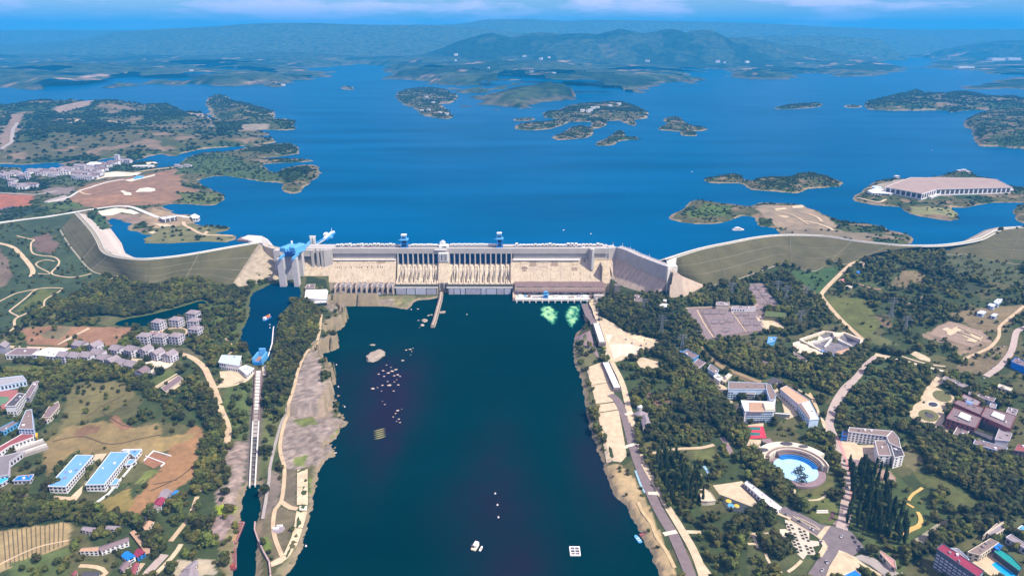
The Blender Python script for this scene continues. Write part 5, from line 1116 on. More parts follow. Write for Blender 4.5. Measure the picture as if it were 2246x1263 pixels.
def raise_building(name, label, cat, foot, zg, h, wm, rm, roof='flat', floors=3, pitch=4.5, win=GLASS, group=None, skirt=3.0, wins=True, wh=0.55, ww=0.5, ridge_k=0.28, eave=0.6, maxw=90, top=None, strip=False):
    P = [Vector(p) for p in foot]
    if sum(P[i].x * P[(i + 1) % len(P)].y - P[(i + 1) % len(P)].x * P[i].y for i in range(len(P))) < 0: P = P[::-1]
    c = sum(P, Vector((0,0))) / len(P)
    t = thing(name, label, cat, (c.x, c.y, zg), group)
    clear([tuple(p) for p in P],2.5)
    MB().prism([tuple(p) for p in P], zg - skirt, zg + h).build('wall', wm, t)
    def grow(k): return [(p.x + (p.x - c.x) / max(1e-3,(p - c).length) * k, p.y + (p.y - c.y) / max(1e-3,(p - c).length) * k) for p in P]
    if roof == 'flat' or len(P) != 4:
        ro = MB().prism(grow(eave), zg + h, zg + h + 0.7).build('roof', rm, t)
        if len(P) == 4 and (P[1] - P[0]).length * (P[2] - P[1]).length > 150 and h > 3.5 and wins:
            for k in range(RNG.randint(2,5)):
                u, v = RNG.uniform(0.15,0.85), RNG.uniform(0.2,0.8); q = (P[0] * (1 - u) + P[1] * u) * (1 - v) + (P[3] * (1 - u) + P[2] * u) * v
                MB().box((q.x, q.y, zg + h + 0.7),(RNG.uniform(1.2,3.4), RNG.uniform(1.2,2.4), RNG.uniform(0.8,1.9)), RNG.uniform(0,1.5)).build('roof_unit', RNG.choice((WALLW, STEEL, ROOFG)), ro)
        if roof == 'parapet' or roof == 'flat':
            for i in range(len(P)):
                a, b = Vector(grow(eave)[i]), Vector(grow(eave)[(i + 1) % len(P)])
                if (b - a).length > 6: MB().beam((a.x, a.y, zg + h + 1.0),(b.x, b.y, zg + h + 1.0),0.5,0.9).build('parapet', wm, ro)
    else:
        E = [Vector(q) for q in grow(eave * 1.3)]
        if (E[1] - E[0]).length < (E[2] - E[1]).length: E = E[1:] + E[:1]
        sp = (E[2] - E[1]).length; rh = sp * ridge_k; a, b = (E[1] + E[2]) / 2,(E[3] + E[0]) / 2
        if roof == 'hip': k = min(0.35, sp * 0.4 / max(1,(a - b).length)); a, b = a + (b - a) * k, b + (a - b) * k
        z = zg + h; V = [(p.x, p.y, z - 0.02) for p in E] + [(a.x, a.y, z + rh),(b.x, b.y, z + rh)]
        MB().add(V, [(0,1,4,5),(2,3,5,4),(1,2,4),(3,0,5),(3,2,1,0)]).build('roof', rm, t)
    n = 0
    if wins:
        for i in range(len(P)):
            a, b = P[i], P[(i + 1) % len(P)]; e = b - a; L = e.length
            if L < 5: continue
            d = e / L; nr = Vector((d.y, -d.x))
            if nr.y > 0.5: continue
            k = max(1, int(L / pitch)); ang = math.atan2(d.y, d.x); fh = h / floors
            for f in range(floors):
                if strip:
                    q = (a + b) / 2 + nr * 0.06
                    piece('window', win, t, (q.x, q.y, zg + fh * (f + 0.55)),(L * 0.9,0.3, fh * wh), ang); n += 1; continue
                for j in range(k):
                    if n >= maxw: break
                    q = a + d * (L * (j + 0.5) / k) + nr * 0.06
                    piece('window', win, t, (q.x, q.y, zg + fh * (f + 0.55)),(L / k * ww, 0.3, fh * wh), ang); n += 1
    PLACES.append((label, c.x, c.y))
    return t, P, c
def place_roof(roof_px, h, zf=None):
    """plan outline of a building from the outline of its roof; the ground level under it is found by iteration"""
    cx_, cy_ = sum(p[0] for p in roof_px) / len(roof_px), sum(p[1] for p in roof_px) / len(roof_px)
    z = 20.0
    for _ in range(14):
        q = at(cx_, cy_, z + h); z = 0.4 * z + 0.6 * (zf(q.x, q.y) if zf else Gs(q.x, q.y))
    return [tuple(at(a, b, z + h)[:2]) for a, b in roof_px], z
def bldg(name, label, cat, roof_px, h, wm, rm, zf=None, **kw):
    foot, z = place_roof(roof_px, h, zf)
    return raise_building(name, label, cat, foot, z, h, wm, rm, **kw)
def house(name, label, cat, px, py, w, d, h, rz, wm, rm, lift=None, **kw):
    q = lift(px, py) if lift else gp(px, py); co, si = math.cos(rz), math.sin(rz)
    foot = [(q.x + a * co - b * si, q.y + a * si + b * co) for a, b in ((-w / 2,0),(w / 2,0),(w / 2, d),(-w / 2, d))]
    return raise_building(name, label, cat, foot, q.z, h, wm, rm, **kw)
def low_wall(name, label, pts, m, w=1.2, h=2.5, world=False, cat='wall', base=1.0):
    L = pts if world else [tuple(gp(a, b)[:2]) for a, b in pts]
    t = thing(name, label, cat, (L[0][0], L[0][1], Gs(*L[0])))
    for i in range(len(L) - 1):
        a, b = Vector(L[i]), Vector(L[i + 1]); k = max(1, int((b - a).length / 22))
        for j in range(k):
            p, q = a + (b - a) * j / k, a + (b - a) * (j + 1) / k; z0, z1 = Gs(*p), Gs(*q)
            MB().beam((p.x, p.y, z0 + (h - base) / 2),(q.x, q.y, z1 + (h - base) / 2), w, h + base).build('wall_section', m, t)
    return t
def land_sheet(name, land_, pts, m, lift=0.8, step=14.0):
    poly = [tuple(lp(land_, a, b)[:2]) for a, b in pts]; P = []; n = len(poly)
    for i in range(n):
        a, b = np.array(poly[i]), np.array(poly[(i + 1) % n]); k = max(1, int(np.linalg.norm(b - a) / step)); P += [tuple(a + (b - a) * j / k) for j in range(k)]
    q = np.array(P); ex = []
    xx, yy = np.meshgrid(np.arange(q[:, 0].min() + step / 2, q[:, 0].max(), step), np.arange(q[:, 1].min() + step / 2, q[:, 1].max(), step)); xx, yy = xx.ravel(), yy.ravel()
    if len(xx): s = inside(P, xx, yy) & (dist_line(P, xx, yy) > step * 0.4); ex = list(zip(xx[s], yy[s]))
    vs, es, fs, *_ = delaunay_2d_cdt([Vector(p) for p in P] + [Vector(p) for p in ex],[],[list(range(len(P)))],1,0.01)
    o = MB().add([(v.x, v.y, lz(land_, v.x, v.y) + lift) for v in vs],[tuple(f) for f in fs]).build(name, m, recalc=True, kind='structure')
    if len(o.data.polygons) and sum(p.normal.z for p in o.data.polygons) < 0: o.data.flip_normals()
    LSHEETS.append(poly); return o
LSHEETS = []
def land_road(name, land_, pts, w, m, lift=1.0, n=4):
    L = smooth([tuple(lp(land_, a, b)[:2]) for a, b in pts], n); s = np.linalg.norm(np.diff(np.array(L), axis=0), axis=1).sum(); L = resample(L, max(2, int(s / 12)))
    d = np.gradient(L, axis=0); d /= np.maximum(1e-6, np.linalg.norm(d, axis=1))[:, None]; nr = np.stack([d[:, 1],-d[:, 0]],1); V = []; F = []
    for i in range(len(L)):
        A, B = L[i] - nr[i] * w / 2, L[i] + nr[i] * w / 2; z = max(lz(land_, *A), lz(land_, *B), lz(land_, *L[i])) + lift
        V += [(A[0], A[1], z - 2),(A[0], A[1], z),(B[0], B[1], z),(B[0], B[1], z - 2)]
        if i: F += [(4 * i - 4 + j, 4 * i + j, 4 * i + j + 1,4 * i - 3 + j) for j in range(3)]
    LSHEETS.append([tuple(p) for p in np.r_[L - nr * (w / 2 + 4),(L + nr * (w / 2 + 4))[::-1]]])
    return MB().add(V, F).build(name, m, kind='structure')

# ------------------------------------------------------------------ headland: resort town, visitor road, white structures
land_road('road', 'headland', [(-60,498),(0,489),(50,483),(110,475),(163,466),(213,458),(267,452.5),(293,456),(320,467),(352,478),(380,474),(417,478)],11, DECKC)
land_sheet('pavement', 'headland', T('A', [(640,192),(760,170),(860,180),(920,205),(880,212),(800,198),(740,218),(670,222)]), WHITEP)
land_road('path', 'headland', T('A', [(1205,260),(1215,285),(1290,325),(1340,345),(1440,350),(1530,352)]),8, ROADC)
land_road('path', 'headland', T('A', [(1340,345),(1360,325)]),7, ROADC)
land_sheet('pavement', 'headland', T('A', [(1000,270),(1100,275),(1170,290),(1060,295)]), CREAM)
land_sheet('pavement', 'headland', T('A', [(970,330),(1010,322),(1030,330),(1000,340)]), CREAM)
land_sheet('pavement', 'headland', T('W', [(1600,545),(1640,535),(1680,555),(1750,570),(1750,600),(1660,600),(1640,570)]), WHITEP)
land_sheet('pavement', 'headland', T('W', [(1800,560),(1860,510),(1960,495),(2060,510),(2070,540),(2000,555),(1900,555)]), WHITEP)
land_sheet('pavement', 'headland', T('W', [(1400,300),(1560,285),(1780,300),(1890,300),(1820,335),(1640,350),(1420,360),(1300,390),(1240,400),(1390,340)]), WHITEP)
land_sheet('pavement', 'headland', T('W', [(1650,400),(1900,360),(2070,318),(2060,340),(1880,385),(1740,420)]), WHITEP)
land_sheet('swimming_pool', 'headland', T('W', [(1770,375),(1830,345),(1920,345),(1900,370),(1800,388)]), POOLB, 1.3)
land_sheet('pavement', 'headland', T('W', [(1940,165),(2080,158),(2095,175),(2000,185),(1960,190)]), WHITEP)
land_sheet('pavement', 'headland', T('W', [(560,690),(700,645),(860,600),(920,620),(860,680),(700,690),(640,700)]), ROADG)
land_road('road', 'headland', T('W', [(640,695),(870,640),(1050,545),(1190,500),(1340,450),(1500,410),(1650,390)]),7, DECKC)
land_road('road', 'headland', T('W', [(0,570),(200,580),(420,590),(640,565),(760,540)]),9, ROADG)
land_road('path', 'headland', T('W', [(1050,545),(1120,580),(1220,590)]),7, ROADC)
land_road('road', 'headland', T('L', [(880,650),(1050,620),(1240,600)]),8, ROADC)
land_road('road', 'north', T('L', [(0,475),(60,440),(85,400),(95,330),(120,290)]),14, ROADG)
land_road('path', 'north', T('L', [(385,262),(520,265),(545,270),(460,295)]),12, ROADC)
land_road('path', 'north', T('L', [(760,275),(850,290),(950,297)]),12, ROADC)
land_road('path', 'bar', T('J', [(1280,970),(1330,980),(1390,1000),(1410,1012)]),7, CREAM)
land_road('path', 'bar', T('J', [(1300,940),(1340,955),(1360,975)]),8, ROADC)
land_road('path', 'bar', T('J', [(1150,925),(1230,945),(1300,985)]),5, ROADC)
for q in ([(1150,915),(1200,912),(1205,920),(1160,924)],[(1225,905),(1275,900),(1280,912),(1235,915)],[(1160,945),(1220,950),(1200,957)]): land_sheet('bare_ground', 'bar', T('J', q), CREAM, 0.6)
zf_h = lambda x, y: lz('headland', x, y)
bldg('visitor_centre', 'long white visitor centre with dark colonnade beneath the curved white road', 'building', T('A', [(1045,232),(1150,222),(1160,230),(1070,246)]),8, ROOFD, WHITE, zf=zf_h, floors=1, pitch=9, win=WALLW, ww=0.15, wh=0.9)
t, P, c = bldg('round_pavilion', 'white dome-like pavilion at the tip of the promontory', 'pavilion', T('A', [(1252,222),(1280,210),(1312,225),(1300,238),(1265,238)]),7, WALLW, WHITE, zf=zf_h, floors=1)
lh = lambda a, b: lp('headland', a, b)
town = [(x, y) for x, y in T('W', [(20,330),(60,360),(100,340),(140,350),(190,330),(230,345),(280,360),(300,385),(330,370),(370,330),(400,310),(440,300),(470,320),(520,310),(540,335),(590,310),(620,340),(640,310),(690,300),(720,330),(740,290),(790,300),(810,270),(830,290),(860,265),(880,300),(910,285),(930,320),(950,260),(990,270),(1010,300),(1030,250),(1040,350),(1060,320),(1080,260),(1090,390),(1110,300),(1130,235),(1140,350),(1160,310),(1170,270),(1190,340),(1210,225),(1220,300),(1240,250),(1250,330),(1270,215),(1280,290),(1300,310),(1310,250),(1330,330),(1350,215),(1360,280),(1390,240),(1420,205),(1440,230),(1480,205),(1510,190),(1600,170),(1650,160),(1690,175),(870,330),(760,335),(700,355),(1000,385),(1060,390),(980,340),(1230,380),(1290,345),(1180,400),(60,385),(20,365),(160,490),(200,495),(290,490),(310,515),(390,490),(430,495),(280,520),(150,440)])]
town.sort(key=lambda p: p[0])
for k, (a, b) in enumerate(town):
    w = RNG.uniform(14,30); big = k % 9 == 4
    house('resort_house', 'lavender-grey resort house in the lakeside town, ' + nth(k, len(town)).replace('of its row', 'of the town'), 'house', a, b, w * (1.4 if big else 1), RNG.uniform(11,18), RNG.uniform(7,13), RNG.uniform(-0.25,0.25), RNG.choice((WALLL, WALLL, WALLW)), RNG.choice((ROOFG, ROOFP, ROOFG)), lift=lh, roof=RNG.choice(('gable', 'hip')), floors=2, pitch=7, maxw=6, group='houses of the lakeside resort')
house('resort_tower', 'slim grey tower rising above the lakeside town', 'tower', *T('W', [(1565,178)])[0],14,12,30,0, WALLL, WALLL, lift=lh, floors=7, pitch=5, maxw=20)
house('resort_slide_tower', 'leaning lavender mast building at the left end of the lakeside town', 'tower', *T('W', [(370,395)])[0],8,8,24,0.3, WALLL, WALLL, lift=lh, floors=5, maxw=10)
house('resort_hall', 'white domed hall between the lakeside town and the round pool', 'hall', *T('W', [(1240,235)])[0],40,24,12,0.1, WALLW, WHITE, lift=lh, roof='hip', floors=2, maxw=12)
house('pier_building', 'white low pier building on the shore behind the lakeside town', 'building', *T('W', [(1900,235)])[0],70,16,6,0.05, WALLW, WHITE, lift=lh, floors=1, maxw=12)
for k, (a, b) in enumerate([(388,366),(394,368),(408,366),(414,367)]):
    house('shore_house', 'small white house by the brown lakeside field, ' + nth(k, 4), 'house', a, b, 16,10,6,0, WALLW, ROOFG, lift=lh, roof='gable', floors=1, maxw=3, group='white houses by the brown field')
# exhibition hall island
foot = T('J', [(1640,822),(1752,781),(2062,783),(2122,789),(2190,824),(1862,832),(1800,851)])
t, P, c = bldg('exhibition_hall', 'huge low brown-roofed hall filling the island at the right', 'hall', foot, 17, WALLW, mat('hall_roof', (0.33,0.245,0.21),(0.28,0.205,0.18), scale=0.03, rough=0.7), zf=lambda x, y: lz('hall', x, y), floors=1, pitch=14, ww=0.7, wh=0.7, maxw=60, win=ROOFD, eave=3)
for w_, h_, a in (('J', 5,[(1560,838),(1600,826),(1690,845),(1660,852),(1580,848)]),('J', 4,[(1980,834),(2190,829),(2200,833),(2050,842)]),('J', 4,[(1820,862),(1885,840),(1900,845),(1840,866)])):
    bldg('hall_annex', {838: 'curved white annex at the left end of the exhibition hall', 834: 'long white annex in front of the exhibition hall', 862: 'white entrance ramp building at the angled front of the exhibition hall'}[a[0][1]], 'building', T(w_, a), h_, WALLW, WHITE, zf=lambda x, y: lz('hall', x, y), floors=1, pitch=8, maxw=12)
q = lp('hall', *T('J', [(1599,830)])[0]); t = thing('storage_tank', 'round pale blue tank beside the exhibition hall', 'tank', q); MB().cyl((q.x, q.y, q.z - 1),13,8,20).build('tank_wall', WALLB, t); MB().cyl((q.x, q.y, q.z + 7),13.4,1.4,20,4).build('roof', WALLB, t)
land_road('path', 'hall', T('J', [(1510,870),(1560,880),(1610,888),(1640,876)]),7, CREAM)
for k, (a, b) in enumerate(T('J', [(1965,757),(2000,762),(1985,754),(1690,782)])):
    house('hill_house', ['white house topping the knoll behind the exhibition hall', 'second white house on the knoll behind the exhibition hall', 'small white house on the crown of the exhibition hall knoll', 'white hut at the rear left shore behind the exhibition hall'][k], 'house', a, b, 14,9,6,0, WALLW, WHITE, lift=lambda x, y: lp('hall', x, y), floors=1, maxw=3)
for k, (a, b) in enumerate(T('J', [(310,492),(335,495),(355,480),(345,490),(430,470),(470,462),(375,478)])):
    house('island_house', 'pale house among trees on the largest middle island, ' + nth(k, 7), 'house', a, b, 26,16,12,0, WALLW, WHITE, lift=lambda x, y: lp('isle5', x, y), floors=1, maxw=2, group='houses on the middle island')
for k, (a, b) in enumerate(T('I', [(1850,490),(1880,488),(1930,500),(1960,505),(1900,455),(1870,430)])):
    house('cape_house', 'pale house at the tip of the far cape, ' + nth(k, 6), 'house', a, b, 22,16,9,0, WALLW, WHITE, lift=lambda x, y: lp('isle8', x, y), floors=1, maxw=2, group='houses on the far cape')
far_spots = [(1150,123),(1205,126),(1185,129),(1490,118),(1510,120),(1525,119),(1545,112),(1575,135),(1590,137),(1640,136),(1420,134),(1130,160),(1165,158),(1215,161),(1350,194),(1600,160),(1690,173),(1260,105),(1240,117),(1070,150),(900,120),(520,104),(515,148),(960,118),(1000,120),(640,95),(1000,133),(600,185),(620,187),(420,156),(1300,135),(1310,130)]
for k, (a, b) in enumerate(sorted(far_spots)):
    q = lp('far', a, b); q2 = Vector((q.x, q.y, lz('far', q.x, q.y)))
    house('village_block', 'pale village block on the hazy far shore, ' + nth(k, len(far_spots)).replace('of its row', 'of all'), 'building', a, b, RNG.uniform(20,60), RNG.uniform(20,45), RNG.uniform(6,11), RNG.uniform(-0.5,0.5), WALLW, RNG.choice((WALLC, WHITE)), lift=lambda x, y: lp('far', x, y), wins=False, group='village blocks on the far shore', skirt=14)
q = at(1968,150,90); t = thing('road_bridge', 'long low bridge crossing the far arm of the lake', 'bridge', q)
A_, B_ = at(1962,147,92), at(2036,149,92); MB().beam(A_, B_, 16,5).build('deck', NEWC, t)
for k in range(9): p_ = A_ + (B_ - A_) * ((k + 0.5) / 9); MB().box((p_.x, p_.y, 70),(8,8,21)).build('pier', NEWC, t)
q = lp('farR', 2140,151)
for k, (pp, h) in enumerate((((2120,150),20),((2190,134),40),((2225,133),40))):
    house('quarry_block', ['white works by the far right shore', 'pale terraced block on the far right hill', 'pale terraced block at the right edge of the far hill'][k], 'building', pp[0], pp[1],230,120, h, 0.1, WALLW, WALLC, lift=lambda x, y: lp('farR', x, y), wins=False, skirt=40)
# ------------------------------------------------------------------ left bank: roads
ribbon('road', [(-80,758),(0,760),(60,763),(150,766),(230,770),(300,772),(385,775),(412,781),(432,792),(449,808),(461,833),(471,856),(485.5,901.5),(499,935),(499,964),(480,1009),(464,1046),(446,1078)],9, ROADC, 3)
ribbon('road', [(705,690),(697,744),(672,773),(655,810),(643,856),(632.5,893),(622,934.6),(614,984),(624,1030),(618,1096),(603.5,1117),(599,1154),(605.6,1187),(620,1222)],4.6, ROADC, 3)
ribbon('road', [(628,890),(618,925),(609,955),(593,1021),(590,1055),(576,1138)],3.6, ROADG, 3)
ribbon('path', T('A', [(-40,398),(0,402),(90,430),(160,500),(215,575),(205,620)]),9, ROADC, 3)
ribbon('path', T('A', [(110,352),(180,370),(225,380),(205,400),(210,460),(260,480),(350,490),(390,520),(370,560),(340,590),(360,610),(460,625),(540,615),(600,600)]),3.5, ROADC, 3)
ribbon('path', T('A', [(780,615),(720,640),(640,680),(540,710),(450,760),(340,810),(290,815),(130,880),(95,910),(90,960),(0,1020),(-60,1050)]),4, ROADC, 3)
ribbon('path', T('A', [(290,815),(300,770),(400,710),(395,695),(250,700),(170,760),(75,835),(65,850),(125,882)]),3, ROADC, 3)
ribbon('path', T('A', [(250,600),(330,600),(235,540),(300,510),(360,520)]),2.6, ROADC, 3)
ribbon('path', T('A', [(250,700),(120,725),(60,750),(-40,800)]),3, ROADC, 3)
ribbon('path', T('A', [(1480,1025),(1530,1080),(1525,1110),(1500,1130)]),3, ROADC, 3)
sheet('bare_ground', T('M', [(720,400),(940,285),(960,300),(780,380),(830,380),(680,440),(620,470),(610,465)]), CREAM, 2)
ribbon('path', T('M', [(1700,325),(1850,290),(1970,300),(1990,340),(1950,380)]),3.5, ROADC, 3)
sheet('pavement', T('M', [(1900,430),(2060,395),(2050,410),(1930,460)]), CREAM, 2)
sheet('pavement', T('M', [(1460,680),(1680,620),(1850,660),(1830,690),(1640,790),(1600,790),(1620,720),(1500,700)]), WHITEP, 2)
sheet('pavement', T('M', [(1290,610),(1540,620),(1500,690),(1430,680)]), CREAM, 2)
for L in (T('M', [(1620,940),(1890,775)]), T('M', [(1770,1000),(1940,880),(2000,850)]), T('M', [(1640,945),(1900,800)])): ribbon('path', L, 3, CREAM, 3, n=1)
bldg('terraced_ruin', 'long low brown foundation between two pale paths below the townhouses', 'foundation', T('M', [(1720,930),(1900,800),(1950,840),(1770,970)]),2.5, WALLC, ROOFP, floors=1, wins=False)
for k in range(14):                                     # crop rows in the lower left field
    a = T('B', [(20 + 29 * k, 985 - 4.5 * k)])[0]; b = T('B', [(40 + 27 * k, 1215 - 11 * k)])[0]
    ribbon('furrow', [a, b],0.9, mat('furrow_soil', (0.12,0.10,0.055), rough=0.95),1, n=1)
ribbon('path', T('B', [(-20,1200),(120,1130),(260,1075),(430,1040)]),1.6, ROADC, 3)
for L in (T('B', [(700,750),(840,700),(900,660)]), T('B', [(940,730),(1010,700),(1130,640),(1230,560)]), T('B', [(960,690),(1110,660)]), T('B', [(640,240),(800,330),(960,290),(1180,230)]), T('B', [(330,420),(520,390),(700,440),(1000,380)]), T('B', [(540,270),(640,200),(780,130)])):
    ribbon('ditch', L, 1.3, mat('ditch_soil', (0.09,0.06,0.035), rough=0.95),1)
low_wall('compound_wall', 'white compound wall running along the right side of the blue factories', T('N', [(1100,768),(1268,765),(1165,930),(970,1160),(830,1263)]), WALLW, 1.0,2.6)
low_wall('field_wall', 'low white U-shaped wall in the brown field beside the factories', T('B', [(900,545),(960,483),(1070,515)]), WALLW, 1.0,1.4)
low_wall('field_wall', 'low white wall across the middle of the walled plot in the brown field', T('B', [(910,515),(1030,560),(1005,580)]), WALLW, 1.0,1.4)
sheet('bare_ground', T('B', [(910,520),(965,490),(1060,520),(1020,560),(960,590),(900,560)]), mat('red_soil', (0.26,0.125,0.07),(0.21,0.10,0.055), scale=0.15),1)
sheet('pavement', T('N', [(620,1190),(760,1060),(900,870),(830,850),(850,800),(960,790),(800,1000),(740,1080),(730,1150),(680,1215)]), CREAM, 2)
ribbon('road', T('N', [(150,1170),(400,1180),(600,1195),(690,1190)]),6, ROADC, 2)
ribbon('road', T('O', [(940,1275),(1010,1200),(1160,1040)]),9, PINKR, 3)
ribbon('road', T('O', [(1040,1263),(1180,1130),(1310,970),(1330,930)]),5, CREAM, 3)
ribbon('road', T('O', [(1220,900),(1330,760),(1420,640),(1500,430)]),5, ROADC, 3)
ribbon('path', T('O', [(260,1155),(420,1165),(520,1200),(540,1240),(470,1290)]),4.5, ROADC, 3)
ribbon('path', T('O', [(920,860),(1000,770),(1040,690)]),3, CREAM, 3)
ribbon('road', T('O', [(830,1263),(880,1180),(930,1130)]),5, ROADC, 3)
# ------------------------------------------------------------------ left bank: buildings
villas = [(1665,312,25, 'topmost left'),(1860,286,26, 'top middle'),(2040,215,27, 'top right'),(2055,300,26, 'middle right'),(2065,388,27, 'lower right'),(1525,466,27, 'lower left'),(1690,470,28, 'second from left in the front row'),(1858,466,26, 'third from left in the front row')]
for x, y, w, lab in villas:
    house('villa', 'white villa with grey hipped roof in the ring, ' + lab, 'villa', *T('M', [(x, y)])[0], w * 0.74,16,14.5,-0.22 + RNG.uniform(-0.1,0.1), WALLL, ROOFG, roof='hip', floors=3, pitch=5, maxw=30, group='villas of the ring above the bend')
house('gate_lodge', 'small cream lodge with red stripe among the villas', 'lodge', *T('M', [(1655,372)])[0],19,8,4,0, WALLC, ROOFR, floors=1, maxw=4)
rows = [('back row at the left', [(820,548),(980,560)]),('front row at the left', [(655,668),(780,676),(900,672),(1010,640)]),('back row by the road', [(1215,596),(1370,604),(1520,606),(1640,640),(1780,660)]),('lower front row', [(1065,672),(1160,700),(1260,724),(1370,745)])]
for rn, pts in rows:
    for k, (x, y) in enumerate(pts):
        house('townhouse', 'grey-roofed white townhouse in the %s, %s' % (rn, nth(k, len(pts)).replace(' of its row', '')), 'townhouse', *T('M', [(x, y)])[0], RNG.uniform(15,18),17,12.5 if 'lower' not in rn else 8.5,-0.34 + RNG.uniform(-0.08,0.08), WALLL, ROOFG, roof='gable', floors=3, pitch=5.0, maxw=16, group='townhouses above the dark wood')
bldg('townhouse', 'long end townhouse with bright white gable at the right of the estate', 'townhouse', T('M', [(1430,752),(1500,712),(1600,715),(1540,780)]),10, WALLL, ROOFP, roof='gable', floors=3, maxw=20)
bldg('clubhouse', 'long low clubhouse with purple-brown roof by the pale road', 'clubhouse', T('M', [(60,580),(180,507),(420,512),(340,582)]),7, WALLW, ROOFP, floors=1, pitch=6, maxw=24)
bldg('sports_hall', 'hall with dazzling white flat roof left of the townhouses', 'hall', T('M', [(345,577),(500,506),(720,520),(600,600)]),9, WALLW, WHITE, floors=2, pitch=6, maxw=30)
bldg('apartment_house', 'white house cut by the left edge beside the clubhouse', 'house', T('M', [(-60,480),(20,440),(100,450),(60,500)]),12, WALLL, ROOFG, roof='gable', floors=3, maxw=20)
bldg('gymnasium', 'grey ridged gymnasium roof at the left edge', 'gymnasium', T('N', [(-60,150),(0,125),(200,102),(235,145),(0,190),(-60,200)]),8, WALLB, mat('ridged_grey_roof', (0.36,0.35,0.38),(0.24,0.235,0.26), scale=0.4, stretch=(0.3,2,1)), floors=1, maxw=10)
sheet('sports_track', T('N', [(-60,240),(60,228),(170,225),(120,310),(50,390),(-60,420)]), mat('track_red', (0.33,0.12,0.115),(0.28,0.1,0.1), scale=0.2),2)
sheet('sports_field', T('N', [(-60,300),(0,285),(60,285),(90,300),(60,340),(0,365),(-60,370)]), mat('pitch_green', (0.11,0.20,0.12),(0.09,0.17,0.1), scale=0.15),3)
bldg('school_block', 'school block with dark roof and tall white end wall beside the red track', 'school', T('N', [(48,372),(165,258),(225,268),(135,372)]),15, WALLW, ROOFD, floors=4, pitch=4, maxw=70)
bldg('school_block', 'tan-roofed school block with teal side below the dark-roofed block', 'school', T('N', [(165,575),(235,412),(285,405),(300,580)]),13, WALLB, ROOFBR, floors=4, pitch=4, maxw=70)
bldg('stair_wing', 'narrow lavender building with white ribs above the school', 'building', T('N', [(215,290),(300,160),(350,150),(265,300)]),6, WALLL, ROOFP, floors=2, maxw=16)
bldg('long_shed', 'long red-roofed white shed below the school', 'shed', T('N', [(-40,760),(200,622),(285,615),(300,650),(100,722),(-20,800)]),8, WALLW, ROOFR, floors=2, pitch=4, maxw=40)
bldg('lean_shed', 'blue-fronted low shed at the left edge', 'shed', T('N', [(-20,580),(120,510),(170,515),(30,600)]),5, BLUE, ROOFP, floors=1, maxw=8)
bldg('market_shed', 'long dark purple roof among trees right of the school', 'shed', T('N', [(380,475),(440,380),(520,332),(530,375),(450,470)]),6, WALLC, ROOFP, floors=1, maxw=10)
bldg('kiosk', 'tiny red-roofed kiosk below the purple roof', 'kiosk', T('N', [(360,490),(390,470),(440,480),(420,505)]),4, WALLW, ROOFR, floors=1, maxw=4)
bldg('warehouse', 'dark grey flat warehouse roof at the left edge above the cyan roof', 'warehouse', T('N', [(-80,840),(80,810),(225,770),(85,870),(80,985),(-80,1010)]),7, WALLL, mat('grey_flat_roof', (0.2,0.185,0.2),(0.17,0.155,0.17), scale=0.1), floors=1, maxw=14)
for k in range(4):
    a, b = T('N', [(150 + 10 * k, 790 + 14 * k),(395 + 14 * k, 700 + 16 * k)]); p0, p1 = gp(*a), gp(*b)
    if not k: gs = thing('grandstand', 'stepped pale grandstand between the warehouse and the brown fields', 'grandstand', p0)
    MB().beam(p0 + Vector((0,0,5 - k)), p1 + Vector((0,0,5 - k)),3.0,4).build('step', ROADG if k % 2 else DECKC, gs)
clear(gpoly(T('N', [(80,830),(400,690),(520,740),(260,900)])))
bldg('blue_shed', 'bright blue flat roof left of the blue factories', 'shed', T('N', [(120,1040),(165,1000),(300,985),(270,1035)]),4, WALLL, BRBLUE, floors=1, maxw=8)
bldg('cyan_shed', 'cyan roof at the left edge below the warehouse', 'shed', T('N', [(-40,1040),(0,1015),(80,990),(85,1020),(20,1062),(-30,1070)]),4, WALLL, mat('cyan_roof', (0.06,0.45,0.72), rough=0.5), floors=1, maxw=4)
bldg('container', 'small yellow container beside the school', 'container', T('N', [(312,640),(322,612),(337,618),(330,655)]),3, YELLOW, YELLOW, wins=False)
bldg('factory', 'left sky-blue-roofed factory in the walled yard', 'factory', T('N', [(435,1088),(682,812),(832,816),(588,1092)]),7.5, WALLW, SKYBLUE, floors=2, pitch=4.2, maxw=110, ww=0.6)
bldg('factory', 'right sky-blue-roofed factory along the white compound wall', 'factory', T('N', [(766,1076),(992,788),(1158,790),(932,1072)]),7.5, WALLW, SKYBLUE, floors=2, pitch=4.2, maxw=110, ww=0.6)
bldg('factory_annex', 'small blue-roofed annex at the lower right corner of the right factory', 'annex', T('N', [(985,1075),(1030,1022),(1066,1030),(1042,1072)]),4, WALLW, SKYBLUE, floors=1, maxw=4)
bldg('factory_annex', 'small blue-roofed annex at the upper right corner of the right factory', 'annex', T('N', [(1120,898),(1160,852),(1218,855),(1172,892)]),4, WALLW, SKYBLUE, floors=1, maxw=4)
bldg('office_row', 'narrow white-framed office row at the top corner of the factory yard', 'office', T('N', [(1160,790),(1085,770),(1266,764),(1210,830)]),4, WALLW, SKYBLUE, floors=1, maxw=6)
